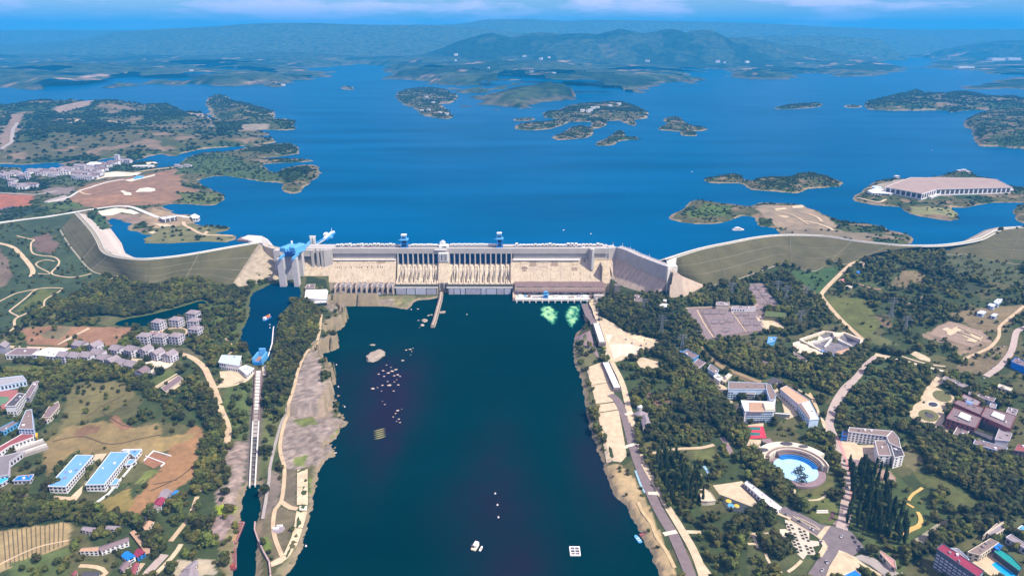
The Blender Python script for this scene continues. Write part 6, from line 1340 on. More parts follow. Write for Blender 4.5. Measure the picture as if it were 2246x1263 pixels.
cott = [
 ('pale stone-roofed cottage at the head of the diagonal row', [(1090,440),(1180,340),(1245,378),(1180,440)], ROOFG, WALLC),('maroon-roofed house in the diagonal row', [(1030,510),(1080,447),(1172,447),(1120,520)], MAROON, WALLW),
 ('slim blue-roofed house in the diagonal row', [(1185,475),(1245,375),(1305,362),(1215,478)], BLUE_D, WALLW),('long pink-roofed house below the maroon roof', [(948,640),(1025,515),(1095,522),(1040,605)], ROOFP, WALLW),
 ('brown gabled house at the foot of the diagonal row', [(925,735),(960,690),(1032,692),(960,795)], ROOFT, WALLC),('grey-tiled cottage in the lower wood beside the striped field', [(285,775),(310,740),(440,752),(400,800)], ROOFG, WALLC),
 ('pale-roofed cottage by the crescent clearing', [(540,765),(560,730),(692,735),(670,772)], ROOFG, WALLC),('long dark house with white dormer by the salmon walkway', [(460,955),(772,850),(776,895),(490,1002)], ROOFP, WALLW),
 ('flat brown shed left of the long dark house', [(265,1002),(300,965),(455,950),(455,998)], ROOFT, WALLW),('bright blue tin roof in the lower village', [(705,1050),(770,1000),(846,1050),(770,1092)], BRBLUE, WALLW),
 ('red and blue roof right of the bright blue tin roof', [(840,1030),(890,970),(952,1010),(870,1062)], MAROON, BLUE_D),('purple domed roof near the bottom road', [(680,1180),(720,1120),(802,1122),(725,1212)], ROOFP, WALLC),
 ('dark roof cut by the bottom edge', [(270,1255),(330,1218),(470,1220),(440,1290)], ROOFD, WALLC),('small red-roofed hut near the bottom left', [(180,1245),(205,1212),(235,1215),(215,1255)], ROOFR, WALLC),
 ('white-topped grey house at the bottom edge by the inlet', [(1300,1263),(1380,1195),(1500,1200),(1520,1290)], ROOFG, WALLW),('rubble-roofed house above the bottom edge by the inlet', [(1350,1190),(1480,1090),(1510,1120),(1470,1190)], ROOFG, WALLC),
 ('red-and-white row house beside the bottom road', [(790,1240),(830,1130),(890,1130),(850,1240)], ROOFR, WALLW)]
for lab, q, rm, wm in cott: bldg('village_house', lab, 'house', T('O', q),5.5, wm, rm, roof='gable' if len(q) == 4 else 'flat', floors=2, pitch=4, maxw=12, ridge_k=0.2)
t = thing('covered_walkway', 'curved salmon-roofed walkway beside the bright blue tin roof', 'walkway', gp(*T('O', [(900,900)])[0]))
W_ = [gp(*p) for p in smooth(T('O', [(820,815),(880,880),(940,950),(975,1010),(980,1050)]),3)]
for k in range(len(W_) - 1): MB().beam(W_[k] + Vector((0,0,3)), W_[k + 1] + Vector((0,0,3)),5.0 + 2 * math.sin(k * 0.3),1.0).build('roof', ROOFT, t)
# ------------------------------------------------------------------ inclined ship lift between the canals
bldg('lift_house', 'white lift house with pale blue roof beside the canal head', 'building', T('U', [(97,134),(114,97),(215,101),(203,152)]),11, WALLW, mat('pale_blue_roof', (0.40,0.58,0.78),(0.45,0.63,0.83), scale=0.1, rough=0.5), floors=2, pitch=4, maxw=40)
bldg('lift_annex', 'white annex with dark doorway right of the lift house', 'building', T('U', [(203,165),(240,150),(282,165),(245,200)]),6, WALLW, WALLB, floors=1, maxw=8)
sheet('pavement', T('U', [(100,180),(200,175),(280,185),(260,220),(130,262),(85,265),(110,240)]), CREAM, 2)
ribbon('road', T('U', [(85,262),(150,258),(240,230),(285,185)]),5, CREAM, 3)
il = thing('inclined_lift', 'twin-railed inclined ship lift running down from the upper canal to the lower canal', 'ship lift', gp(560,900))
rT, rB = (at(560.5,812,26.5), at(574,812,26.5)),(at(547.5,1068,1.8), at(559.5,1066,1.8))
def lerp(a, b, t): return a + (b - a) * t
for k in range(2):
    for j in range(12): MB().beam(lerp(rT[k], rB[k], j / 12), lerp(rT[k], rB[k],(j + 1) / 12),1.6,2.4).build('rail_beam', DECKC if j > 5 else PURP, il)
for j in range(30):
    t_ = (j + 0.5) / 30; a, b = lerp(rT[0], rB[0], t_), lerp(rT[1], rB[1], t_); z = Vector((0,0,-0.4))
    if t_ < 0.62: MB().beam(a + z, b + z, (rT[0] - rB[0]).length / 30 * (0.86 if j % 2 else 0.93),0.6).build('slab', DECKC if t_ < 0.4 else ROADG, il)
    else: MB().beam(a + z, b + z, 1.4,0.8).build('sleeper', STEEL, il)
clear([tuple(rT[0][:2] + Vector((-6,4))), tuple(rT[1][:2] + Vector((5,4))), tuple(rB[1][:2] + Vector((5,-5))), tuple(rB[0][:2] + Vector((-5,-5)))]) if False else None
sl_, mm_ = region([(rT[0].x - 5, rT[0].y + 4),(rT[1].x + 5, rT[1].y + 4),(rB[1].x + 5, rB[1].y - 6),(rB[0].x - 5, rB[0].y - 6)]); DENS[sl_][mm_] = 0; COVER[sl_][mm_] = (0.12,0.1,0.09)
for k in range(2):                                     # solid bed walls under the rails
    V = []; F = []
    for j in range(13):
        p_ = lerp(rT[k], rB[k], j / 12); V += [(p_.x - 0.7, p_.y, p_.z - 1.2),(p_.x + 0.7, p_.y, p_.z - 1.2),(p_.x + 0.9, p_.y, min(p_.z - 1.5, Gs(p_.x, p_.y) - 3)),(p_.x - 0.9, p_.y, min(p_.z - 1.5, Gs(p_.x, p_.y) - 3))]
        if j: F += [(4 * j - 4 + i, 4 * j + i, 4 * j + (i + 1) % 4,4 * j - 4 + (i + 1) % 4) for i in range(4)]
    MB().add(V, F).build('bed_wall', CONC_W, il, recalc=True)
hd = thing('lift_carriage', 'light blue U-shaped lift carriage at the top of the inclined track', 'carriage', at(566,790,27))
q = at(567,798,26)
for s in (-1,1): MB().box((q.x + s * 6.8, q.y + 10,26),(2.6,26,11)).build('side_frame', BLUE, hd)
MB().box((q.x, q.y - 2,26),(13,4,5)).build('end_frame', BLUE_D, hd); MB().box((q.x, q.y + 9,26),(10.6,20,4.5)).build('chamber', mat('rust_deck', (0.33,0.17,0.13),(0.28,0.14,0.1), scale=0.4), hd)
MB().box((q.x, q.y + 23,25.5),(10,3.5,17)).build('winch_tower', BLUE, hd)
sheet('pavement', T('U', [(325,160),(355,140),(362,150),(345,175),(357,205),(330,200)]), WHITEP, 2)
# peninsula slabs and walls
sheet('pavement', T('U', [(512,701),(567,697),(568,790),(511,792)]), CREAM, 3); sheet('pavement', T('U', [(511,793.5),(568,791.5),(568,889),(510,886)]), CREAM, 3)
sheet('pavement', T('U', [(524,893),(565,893),(563,917),(524,915)]), WHITEP, 3)
sheet('pavement', T('U', [(507,921),(565,923),(556,960),(541,1010),(496,1004)]), CREAM, 3); sheet('pavement', T('U', [(495,1007),(540,1013),(512,1098),(470,1160),(440,1150),(480,1062)]), CREAM, 3); sheet('pavement', T('U', [(440,1153),(468,1163),(430,1195),(376,1216),(369,1192)]), CREAM, 3)
ribbon('path', T('U', [(430,872),(455,890),(485,905),(515,908)]),6, ROADC, 3)
low_wall('canal_wall', 'thin pinkish wall edging the left side of the rock peninsula tip', [(560,1148),(559,1165),(566,1185),(578,1212),(591,1235),(594,1262),(595,1300)], mat('pink_wall', (0.45,0.33,0.32), rough=0.9),1.4,3.5, base=5)
low_wall('canal_quay', 'white quay wall along the right bank of the upper canal', [(628,662),(618,672),(605,700),(600,722),(597,755),(588,785)], WALLW, 1.6,2.2, base=3)
q = gp(*T('U', [(413,1015)])[0]); t = thing('stone_monument', 'grey oval plinth with two pale slabs on the peninsula lawn', 'monument', q)
MB().cyl((q.x, q.y, q.z - 0.3),7,1.2,18,6.2).build('plinth', ROOFG, t)
for k in (-1,1): MB().box((q.x - 1 + k * 1.5, q.y + 1 + k * 2.2, q.z + 0.9),(6.5,2.0,2.2),0.1).build('slab', WALLW, t)
# white boiler house under the dam foot
bldg('boiler_house', 'white barrel-roofed house with blue windows at the dam foot beside the canal', 'building', T('V', [(688,1105),(705,995),(985,985),(1005,1010),(985,1120)]),10, WALLW, WHITE, floors=2, pitch=5, maxw=20)
bldg('pump_house', 'dark windowed pump house below the white barrel-roofed house', 'building', T('V', [(770,1150),(985,1135),(990,1165),(775,1180)]),5, GLASS, WHITE, floors=1, maxw=8)
bldg('stores', 'purple-brown flat roof behind the white barrel-roofed house', 'building', T('V', [(690,960),(720,915),(830,912),(815,965)]),6, WALLC, ROOFP, floors=1, maxw=6)
q = gp(747,655); t = thing('rock_slab', 'tilted brown slab of rock at the dam foot beside the low outlets', 'rock', q)
p4_ = gpoly([(731,652),(748,641),(763,655),(751,668)]); MB().prism(p4_, q.z - 5,[q.z + 2, q.z + 7, q.z + 9, q.z + 1.5]).build('slab', mat('brown_rock', (0.25,0.20,0.165),(0.2,0.16,0.13), scale=0.4, bump=0.4), t)

# ------------------------------------------------------------------ boats on the water
RUST = mat('rust_red_hull', (0.19,0.055,0.05),(0.14,0.04,0.04), scale=0.4, rough=0.8); RUSTD = mat('rust_hold', (0.22,0.10,0.085),(0.17,0.075,0.065), scale=0.3)
def hull(cx_, cy_, z, L, W, H, rz, m, name, parent, bow=0.25, stern=0.05, flare=1.15):
    S = [(-L / 2, W * 0.36),(-L / 2 + L * stern, W / 2),(L / 2 - L * bow, W / 2),(L / 2 - L * bow * 0.4, W * 0.33),(L / 2,0.05)]
    out = [(x, y) for x, y in S] + [(x, -y) for x, y in S[::-1]]; co, si = math.cos(rz), math.sin(rz); V = []
    for zz, k in ((z - 0.8,1 / flare),(z + H, 1.0)):
        for x, y in out: x, y = x * (0.96 if k < 1 else 1), y * k; V.append((cx_ + x * co - y * si, cy_ + x * si + y * co, zz))
    n = len(out); return MB().add(V, [tuple(range(n)), tuple(range(n, 2 * n))[::-1]] + [(i, n + i, n + (i + 1) % n, (i + 1) % n) for i in range(n)]).build(name, m, parent, recalc=True)
def barge(label, pa, pb, W, detail):
    a, b = at(*pa, 0), at(*pb, 0); c = (a + b) / 2; d = b - a; L = d.length; rz = math.atan2(d.y, d.x); u = d.normalized(); n_ = Vector((-u.y, u.x, 0))
    t = thing('barge', label, 'barge', c); hull(c.x, c.y, 0, L, W, 2.4, rz, RUST, 'hull', t, bow=0.06)
    MB().box((c.x, c.y, 2.42),(L * 0.78, W * 0.72,0.25), rz).build('hold_floor', RUSTD, t)
    for s in (-1,1):
        p_ = c + n_ * s * W * 0.43; MB().box((p_.x, p_.y, 2.41),(L * 0.86,0.5,1.0), rz).build('coaming', mat('pinkish_rail', (0.42,0.24,0.24), rough=0.7), t)
        p_ = c + u * s * L * 0.42; MB().box((p_.x, p_.y, 2.43),(0.6, W * 0.8,1.0), rz).build('coaming', mat('pinkish_rail', (0.42,0.24,0.24)), t)
    if detail == 'crates':
        for k in range(3): p_ = c + u * (k * 3.2 - L * 0.34) ; MB().box((p_.x, p_.y, 2.67),(2.6, W * 0.5,1.2), rz + 0.15 * k).build('hatch', mat('hatch_tan', (0.42,0.26,0.12)), t)
    else:
        p_ = c - u * L * 0.40; MB().box((p_.x, p_.y, 2.5),(3.2, W * 0.55,2.6), rz).build('wheelhouse', mat('wheelhouse_red', (0.33,0.06,0.05)), t)
barge('rust-red barge with tan hatches moored at the mouth of the lower canal', (510,1197),(531,1146),8.4, 'crates')
barge('dark rust-red barge with wheelhouse moored below the other barge', (512,1252),(511,1202),7.4, 'house')
q = at(585,700, CHAN_Z); t = thing('work_boat', 'blue-bowed work boat with orange deck load in the upper canal', 'boat', q); rz = math.radians(75)
hull(q.x, q.y, CHAN_Z, 22,8,2.0, rz + math.pi, BLUE_D, 'hull', t); MB().box((q.x + 1, q.y + 4, CHAN_Z + 2),(9,6,3), rz).build('deck_load', mat('orange_load', (0.55,0.16,0.07)), t); MB().box((q.x - 1.6, q.y - 5, CHAN_Z + 2),(5,5,4), rz).build('wheelhouse', WALLW, t)
for k, (a, b) in enumerate(((592,712),(592,719),(591,690))):
    q = at(a, b, CHAN_Z); t = thing('buoy', 'white mooring buoy beside the work boat, ' + ['middle one', 'nearest one', 'farthest one'][k], 'buoy', q); MB().cyl((q.x, q.y, CHAN_Z - 0.3),1.2,1.4,8,0.7).build('float', WALLW, t)
q = at(1619,505, RES_Z); t = thing('tour_boat', 'white tour boat on the lake behind the right embankment', 'boat', q)
hull(q.x, q.y, RES_Z, 30,8,2.5,0.12, WALLW, 'hull', t); MB().box((q.x - 2, q.y, RES_Z + 2.5),(18,6,3),0.12).build('cabin', WALLW, t); MB().box((q.x - 1, q.y - 3.1, RES_Z + 3.3),(15,0.3,1.2),0.12).build('window', GLASS, t); MB().box((q.x - 3, q.y, RES_Z + 5.5),(10,5,2),0.12).build('upper_cabin', WALLW, t)
q = at(1043,1199,0); t = thing('house_boat', 'white-topped house boat in mid river near the bottom of the frame', 'boat', q)
hull(q.x, q.y, 0,13,6,1.4,1.2, WALLC, 'hull', t); MB().box((q.x + 0.4, q.y + 1,1.4),(7,4.4,2.8),1.2).build('cabin', WALLW, t); MB().box((q.x - 2.6, q.y - 1,1.4),(3,4,1.6),1.2).build('deck_load', ROOFD, t)
q = at(1055,1203,0); t = thing('dinghy', 'slim white dinghy alongside the house boat', 'boat', q)
hull(q.x, q.y, 0,8,2.4,0.8,1.25, WALLW, 'hull', t); MB().box((q.x, q.y, 0.81),(1,1.8,0.2),1.25).build('thwart', ROOFBR, t)
q = at(1399,1182,0); t = thing('skiff', 'light blue skiff at the right bank', 'boat', q)
hull(q.x, q.y, 0,13,4.6,1.1,1.9, BLUE, 'hull', t); MB().box((q.x, q.y, 1.11),(1.4,3.4,0.3),1.9).build('thwart', WALLW, t); MB().box((q.x + 1.5, q.y - 3,1.11),(1.0,3.0,0.3),1.9).build('thwart', WALLW, t)
q = at(1409,1171,1.5); t = thing('jetty', 'small red-topped jetty behind the blue skiff', 'jetty', q); MB().box((q.x, q.y, 0.5),(7,3,1.2),0.3).build('deck', ROOFR, t); MB().box((q.x + 1, q.y, -2),(2,2,2.5)).build('post', ROOFD, t)
q = at(1261,1209,0); t = thing('fish_cage', 'square white floating cage with a cross frame in the river', 'floating cage', q)
w_, l_ = 5.0,6.2
for s in (-1,1): MB().box((q.x + s * w_, q.y, 0),(1.3,2 * l_ + 1.3,1.3)).build('frame', WALLW, t); MB().box((q.x, q.y + s * l_, 0),(2 * w_ - 1.3,1.3,1.3)).build('frame', WALLW, t)
MB().box((q.x, q.y, 0.1),(0.8,2 * l_ - 1.3,1.0)).build('cross_bar', WALLW, t)
for s in (-0.35,0.35): MB().box((q.x - w_ / 2, q.y + s * l_ * 1.0,0.1),(w_ - 1,0.7,0.9)).build('cross_bar', WALLW, t); MB().box((q.x + w_ / 2, q.y + s * l_ * 1.0,0.1),(w_ - 1,0.7,0.9)).build('cross_bar', WALLW, t)
MB().box((q.x, q.y, -0.1),(2 * w_ - 1,2 * l_ - 1,0.3)).build('net', ROOFD, t)
bu = [(1091,1107),(1093,1134),(1086,1082),(756,892),(742,848),(738,700 + 100),(1024,690),(902,679),(727,853),(1236,505),(1296,513),(1518,377),(2045,330),(671,1197)]
bul = ['upper of two white buoys in lower mid river', 'lower of two white buoys in lower mid river', 'faint buoy above the pair in mid river', 'buoy off the rock shore, beside the dark shoal', 'white buoy close to the rock shore', 'buoy off the upper rock shore', 'lone buoy below the right spillway', 'white float at the foot of the left spillway', 'small float near the rocky bank', 'white buoy on the lake behind the powerhouse', 'small buoy right of the other behind the dam', 'distant white buoy in mid lake', 'tiny far buoy at the right of the lake', 'white float by the peninsula tip']
for (a, b), lab in zip(bu, bul):
    z = RES_Z if b < 550 else 0.0; q = at(a, b, z); t = thing('buoy', lab, 'buoy', q); MB().cyl((q.x, q.y, z - 0.3),1.3 if z == 0 else 2.2,1.6,8,0.8).build('float', WALLW, t); MB().cyl((q.x, q.y, z + 1.3),0.3,1.4,6).build('marker', ROOFR, t)
# rocks in the river
ROCKM = mat('river_rock', (0.36,0.30,0.24),(0.26,0.21,0.17), scale=0.35, bump=0.4, rough=0.95); ROCKP_ = mat('pale_rock', (0.47,0.40,0.34),(0.34,0.28,0.24), scale=0.4, rough=0.95)
rk = [('K', 290,288,15,22, 'largest pale islet of rock in the river'),('K', 278,236,6,3, 'small rock just above the largest islet')] + [('K', a, b, s, s * 0.7, None) for a, b, s in [(305,365,2.2),(325,350,2.4),(340,325,1.6),(348,360,3.0),(365,352,3.4),(382,345,2.8),(375,372,2.4),(390,368,2.6),(400,375,1.8),(330,375,2.0),(352,415,3.6),(345,398,1.6),(322,415,2.0),(375,400,1.6),(392,413,2.2),(278,430,3.2),(300,425,1.4),(372,440,1.8),(333,500,1.6),(322,485,1.0),(390,527,2.6),(380,540,1.6),(395,565,1.8),(370,555,1.4),(400,580,1.6),(385,575,1.2),(428,258,2.2),(445,255,3.0),(452,265,1.4),(447,280,1.2),(412,305,2.6),(458,250,1.2),(360,335,1.4),(318,440,1.2),(385,390,1.2),(408,520,1.0)]] + [('K', 510,128,6,7, None),('K', 500,148,4,5, None),('K', 527,105,3,2, None),('K', 540,102,2.4,2, None),('K', 480,76,3.0,1.6, None),('K', 482,127,2,1.4, None),('K', 487,158,1.4,1, None),('K', 50,435,5,2.4, None),('K', 112,715,3,1.6, None),('K', 75,465,7,3, None)]
k_ = 0; rl = []
for w, a, b, rx_, ry_, lab in rk: rl.append((*T(w, [(a, b)])[0], rx_, ry_, lab))
rl.sort(key=lambda r: r[1])
for a, b, rx_, ry_, lab in rl:
    q = at(a, b, 0); t_seed = RNG.random() * 90
    if not lab: k_ += 1; lab = 'small pale rock breaking the river surface, %s counting down from the dam' % (rank(k_ - 1) or 'first')
    bm = bmesh.new(); bmesh.ops.create_icosphere(bm, subdivisions=3 if rx_ > 5 else 2, radius=1.0)
    for v in bm.verts:
        f = 0.62 + 0.8 * float(fbm(np.array([v.co.x * 1.7 + t_seed]), np.array([v.co.y * 1.7 + v.co.z]),5,3)[0]); v.co = Vector((v.co.x * rx_ * f, v.co.y * ry_ * f, v.co.z * min(rx_, ry_) * 0.4 * f))
    me = bpy.data.meshes.new('rock'); bm.to_mesh(me); bm.free(); me.materials.append(ROCKM if rx_ > 5 else ROCKP_); o = link('river_rock', me); o.location = (q.x, q.y, -0.05); o.rotation_euler = (0,0, RNG.uniform(-0.4,0.4)); tag(o, lab, 'rock', 'rocks in the river')
q = at(*T('K', [(310,632)])[0],0)
for k in range(5):
    bm = bmesh.new(); bmesh.ops.create_icosphere(bm, subdivisions=2, radius=1.0)
    for v in bm.verts: v.co = Vector((v.co.x * 7.5 * (1 + 0.3 * math.sin(5 * v.co.y)), v.co.y * 1.6, v.co.z * 0.7))
    me = bpy.data.meshes.new('reef'); bm.to_mesh(me); bm.free(); me.materials.append(mat('mossy_rock', (0.20,0.19,0.075),(0.13,0.125,0.05), scale=0.4)); o = link('reef_rock', me); o.location = (q.x + k * 1.2 - 2.5, q.y + 11 - k * 5.0,0.0); o.rotation_euler = (0,0,0.5); tag(o, 'mossy streak of rock in the reef below the shoal, ' + ['topmost', 'second down', 'middle', 'fourth down', 'lowest'][k], 'rock', 'mossy reef streaks')
# foam below the turbines and at the boiler house outfall
def foam(pts, seed, col=(0.10,0.50,0.30)):
    m = bpy.data.materials.get('foam') or bpy.data.materials.new('foam')
    if not m.use_nodes:
        m.use_nodes = True; n, l = m.node_tree.nodes, m.node_tree.links; b = n["Principled BSDF"]; b.inputs["Roughness"].default_value = 0.6
        g = n.new("ShaderNodeNewGeometry"); t1 = n.new("ShaderNodeTexNoise"); t1.inputs["Scale"].default_value = 0.14; t1.inputs["Detail"].default_value = 8; t1.inputs["Roughness"].default_value = 0.7; t1.inputs["Distortion"].default_value = 1.5; l.new(g.outputs["Position"], t1.inputs["Vector"])
        a = n.new("ShaderNodeAttribute"); a.attribute_name = 'cover'
        ad = n.new("ShaderNodeMath"); ad.operation = 'MULTIPLY'; l.new(t1.outputs["Fac"], ad.inputs[0]); l.new(a.outputs["Fac"], ad.inputs[1])
        r = n.new("ShaderNodeValToRGB"); r.color_ramp.elements[0].position = 0.16; r.color_ramp.elements[0].color = (0,0.10,0.09,1); r.color_ramp.elements[1].position = 0.46; r.color_ramp.elements[1].color = (0.30,0.52,0.25,1); e_ = r.color_ramp.elements.new(0.28); e_.color = (0.02,0.27,0.15,1)
        l.new(ad.outputs[0], r.inputs[0]); l.new(r.outputs[0], b.inputs["Base Color"])
        r2 = n.new("ShaderNodeValToRGB"); r2.color_ramp.elements[0].position = 0.17; r2.color_ramp.elements[1].position = 0.36; l.new(ad.outputs[0], r2.inputs[0]); l.new(r2.outputs[0], b.inputs["Alpha"])
    P = [tuple(at(a, b, 0)[:2]) for a, b in pts]; p = np.array(P)
    xx, yy = np.meshgrid(np.arange(p[:, 0].min() - 6, p[:, 0].max() + 6,1.5), np.arange(p[:, 1].min() - 6, p[:, 1].max() + 6,1.5)); ins = inside(P, xx, yy); d = np.where(ins, dist_line(P, xx, yy),0)
    me, used = grid_mesh('foam', xx, yy, np.full(xx.shape, 0.12), ins); v = np.clip(d / max(1, d.max()) * 1.5,0,1.0) * (0.25 + 1.1 * fbm(xx / 9, yy / 14,31,3))
    set_col(me, np.repeat(v.ravel()[used][:, None],3,1)); me.materials.append(m); link('foam', me, kind='stuff')
foam(T('D', [(930,782),(1060,780),(1140,850),(1150,900),(1100,960),(1060,1010),(1000,970),(960,930),(905,880),(900,820)]),1)
foam(T('D', [(1180,780),(1332,776),(1325,920),(1280,1000),(1210,1030),(1150,960),(1120,880),(1150,820)]),2)
foam(T('C', [(700,985),(750,995),(800,1050),(850,1085),(930,1120),(880,1140),(820,1110),(760,1070),(720,1040)]),3)
# ------------------------------------------------------------------ right bank: roads and paved areas
ribbon('road', T('E', [(1222,242),(1165,290),(1060,390),(1000,455),(1000,490),(1100,610),(1250,748)]),8, ROADC, 3)
ribbon('road', [(1920,783),(1897,803),(1882,824),(1853,853),(1831,888),(1819,925),(1826,950),(1838,978),(1853,1020),(1860,1049),(1857,1093),(1853,1130),(1846,1160)],[9,9,10,12,12,11,10,11,11,12,12,12], PINKR, 3)
ribbon('pavement', [(1833,952),(1846,985),(1862,1030),(1869,1060),(1866,1100),(1862,1140)],3.0, mat('salmon_kerb', (0.52,0.27,0.25),(0.42,0.21,0.2), scale=0.2),4)
sheet('pavement', T('P', [(1510,990),(1600,1100),(1640,1120),(1700,1100),(1690,1220),(1600,1240),(1560,1160)]), CREAM, 2)
ribbon('road', [(1915,786),(1960,787),(2012,800),(2063,813),(2110,826)],6, WHITEP, 3)
ribbon('road', T('E', [(2300,650),(2246,678),(2200,700),(2178,790),(2150,850),(2090,920),(2010,975)]),9, PINKR, 3)
ribbon('path', T('Z', [(1527,640),(1240,880),(1215,950),(1210,1020),(1150,1110),(1060,1180),(900,1250),(720,1330)]),5, ROADC, 3)
ribbon('path', T('Z', [(40,630),(150,580),(260,525)]),5, ROADC, 3)
sheet('bare_ground', T('E', [(1330,830),(1420,850),(1400,875),(1330,880),(1290,880)]), CREAM, 1); sheet('bare_ground', T('R', [(225,80),(280,50),(440,130),(435,165),(330,140)]), CREAM, 2)
ribbon('path', T('R', [(130,105),(300,160),(480,200),(600,215)]),4, CREAM, 3)
sheet('pavement', T('E', [(1100,380),(1130,370),(1170,378),(1165,392),(1120,408),(1085,395)]), mat('pink_pad', (0.48,0.2,0.2),(0.4,0.16,0.17), scale=0.2),2)
ribbon('path', T('E', [(1170,392),(1240,410),(1300,430),(1360,437)]),4, mat('pink_dirt', (0.42,0.24,0.17), rough=0.95),2)
# riverside promenade and the pale paths beside it
ribbon('pavement', [(1283,668),(1290,690),(1300,706),(1306,713)],17, PROM, 3)
PR = [(1338,866),(1352,876),(1367,905),(1384,965),(1396,1005),(1413,1050),(1427,1082),(1452,1132),(1475,1168),(1494,1212),(1510,1250),(1522,1290)]
ribbon('promenade', PR[:4],11.5, PROM, 3); ribbon('promenade', PR[3:7],12, PROM, 3); ribbon('promenade', PR[6:9],12, PROM, 3); ribbon('promenade', PR[8:],12, PROM, 3)
for a, b in (((1371,910),(1388,905)),((1368,982),(1400,972)),((1421,1082),(1448,1083)),((1455,1172),(1484,1166))): ribbon('pavement', [a, b],5.5, WHITEP, 5, n=1)
ribbon('path', [(1290,652),(1303,680),(1318,720),(1335,765),(1345,800),(1364,839),(1378,892),(1398,975),(1414,1020),(1437,1061),(1468,1118),(1494,1160),(1520,1205),(1535,1240),(1550,1285)],[10,8,8,8,8,8,9,9,8,8,8,9,10], CREAM, 2)
for q in ([(1286,808),(1318,795),(1327,803),(1340,838),(1297,845)],[(1297,846),(1340,839),(1351,880),(1307,886)],[(1307,888),(1352,882),(1356,898),(1310,905)],[(1311,906.5),(1357,899.5),(1375,1000),(1362,1014),(1330,1016)]): sheet('pavement', q, CREAM, 3)
sheet('pavement', T('F', [(30,360),(155,300),(215,470),(230,520),(150,440),(80,400)]), BRICKP, 1)
sheet('pavement', T('F', [(140,70),(250,20),(225,60),(215,190),(330,240),(460,340),(560,400),(630,400),(700,380),(715,420),(650,450),(560,440),(520,500),(340,540),(300,560),(270,480),(235,260),(160,110)]), CREAM, 1)
sheet('pavement', T('F', [(262,320),(330,330),(300,400),(440,400),(560,430),(500,480),(380,500),(300,540),(262,420)]), WHITEP, 2)
sheet('pavement', T('F', [(500,520),(560,505),(680,540),(680,580),(600,595),(540,580)]), CREAM, 2)
ribbon('path', T('E', [(240,790),(290,850),(380,920),(480,960),(580,1000),(620,1010)]),10, mat('ochre_track', (0.28,0.2,0.11),(0.22,0.16,0.09), scale=0.15),1)
sheet('pavement', T('P', [(-160,430),(0,500),(160,600),(170,640),(100,640),(110,770),(240,790),(260,850),(350,840),(350,930),(250,940),(300,1100),(420,1150),(700,1110),(690,1180),(430,1180),(400,1230),(340,1240),(160,1000),(110,880),(20,700),(-40,640)]), CREAM, 1)
sheet('pavement', T('P', [(740,530),(900,610),(930,700),(1100,860),(1200,1000),(1050,1060),(860,1000),(1000,960),(960,800),(880,720),(800,600)]), CREAM, 1)
sheet('car_park', T('P', [(760,520),(830,440),(1020,520),(1380,780),(1320,790),(1090,590),(1030,570),(950,610),(870,610)]), ROOFD, 2)
ribbon('path', T('P', [(1070,530),(1180,620),(1290,680),(1400,760),(1480,900),(1500,1010)]),3.2, CREAM, 3)
sheet('pavement', T('P', [(1350,690),(1380,670),(1460,800),(1500,920),(1480,960),(1400,800)]), mat('orange_paving', (0.55,0.38,0.2),(0.48,0.32,0.17), scale=0.2),2)
# red court
sheet('sports_court', T('Q', [(188,282),(242,275),(230,222),(465,222),(512,385),(272,392),(252,358),(198,345)]), REDC, 3)
sheet('court_surface', T('Q', [(260,230),(425,235),(430,277),(268,275)]), GRNC, 4); sheet('court_surface', T('Q', [(258,305),(420,312),(425,352),(270,350)]), GRNC, 4)
PLACES.append(('the red sports court', *gp(1660,947)[:2]))
sheet('pavement', T('Q', [(275,400),(440,410),(425,500),(480,600),(590,590),(660,660),(590,770),(530,770),(420,700),(360,640),(210,560)]), CREAM, 2)
sheet('pavement', T('Q', [(440,400),(560,390),(615,460),(590,580),(500,500)]), BRICKP, 3); sheet('pavement', T('Q', [(385,512),(500,510),(590,585),(480,605),(420,570)]), BRICKP, 3)
# white main complex
bldg('office_wing', 'brown-roofed rear wing of the white U-shaped offices above the red court', 'office', T('P', [(182,628),(192,520),(722,545),(742,628)]),14, WALLB, ROOFBR, floors=4, pitch=4, ww=0.7, maxw=70)
bldg('office_wing', 'brown-roofed right wing of the white U-shaped offices above the red court', 'office', T('P', [(745,640),(728,546),(790,560),(875,715),(852,775),(790,790)]),14, WALLB, ROOFBR, floors=4, pitch=4, maxw=50)
bldg('office_link', 'low flat link with white bands inside the U of the white offices', 'office', T('P', [(365,690),(370,665),(560,665),(570,700)]),9, WALLW, ROOFBR, floors=3, strip=True)
bldg('office_annex', 'small white corner tower at the foot of the right office wing', 'office', T('P', [(800,850),(822,765),(872,770),(858,860)]),10, WALLW, WHITE, floors=3, maxw=12)
bldg('glass_hall', 'wide white hall with striped glass front and tan roof behind the red court', 'hall', T('P', [(425,945),(372,795),(850,815),(855,948)]),17, WALLW, WHITE, floors=5, strip=True, win=mat('blue_glass', (0.12,0.2,0.30),(0.16,0.26,0.37), scale=0.4, rough=0.2), wh=0.62)
foot, z = place_roof(T('P', [(492,955),(480,818),(680,822),(708,955)]),18); t = thing('roof_deck', 'tan curved roof deck in the middle of the striped glass hall', 'roof', (*foot[0], z)); MB().prism(foot, z + 17.72, z + 18.8).build('tan_roof', ROOFT, t)
foot, z = place_roof(T('P', [(720,935),(690,830),(815,830),(850,935)]),18); t = thing('roof_deck', 'cream raised roof at the right of the striped glass hall', 'roof', (*foot[0], z)); MB().prism(foot, z + 17.72, z + 20).build('cream_roof', WALLC, t)
for i in range(6):
    q = gp(*T('P', [(480 + 42 * i, 1105)])[0]); 
    if not i: pc = thing('portico', 'row of dark door bays under the front of the striped glass hall', 'portico', q)
    MB().box((q.x, q.y - 1.5, q.z),(2.4,1.4,4)).build('door_bay', GLASS, pc)
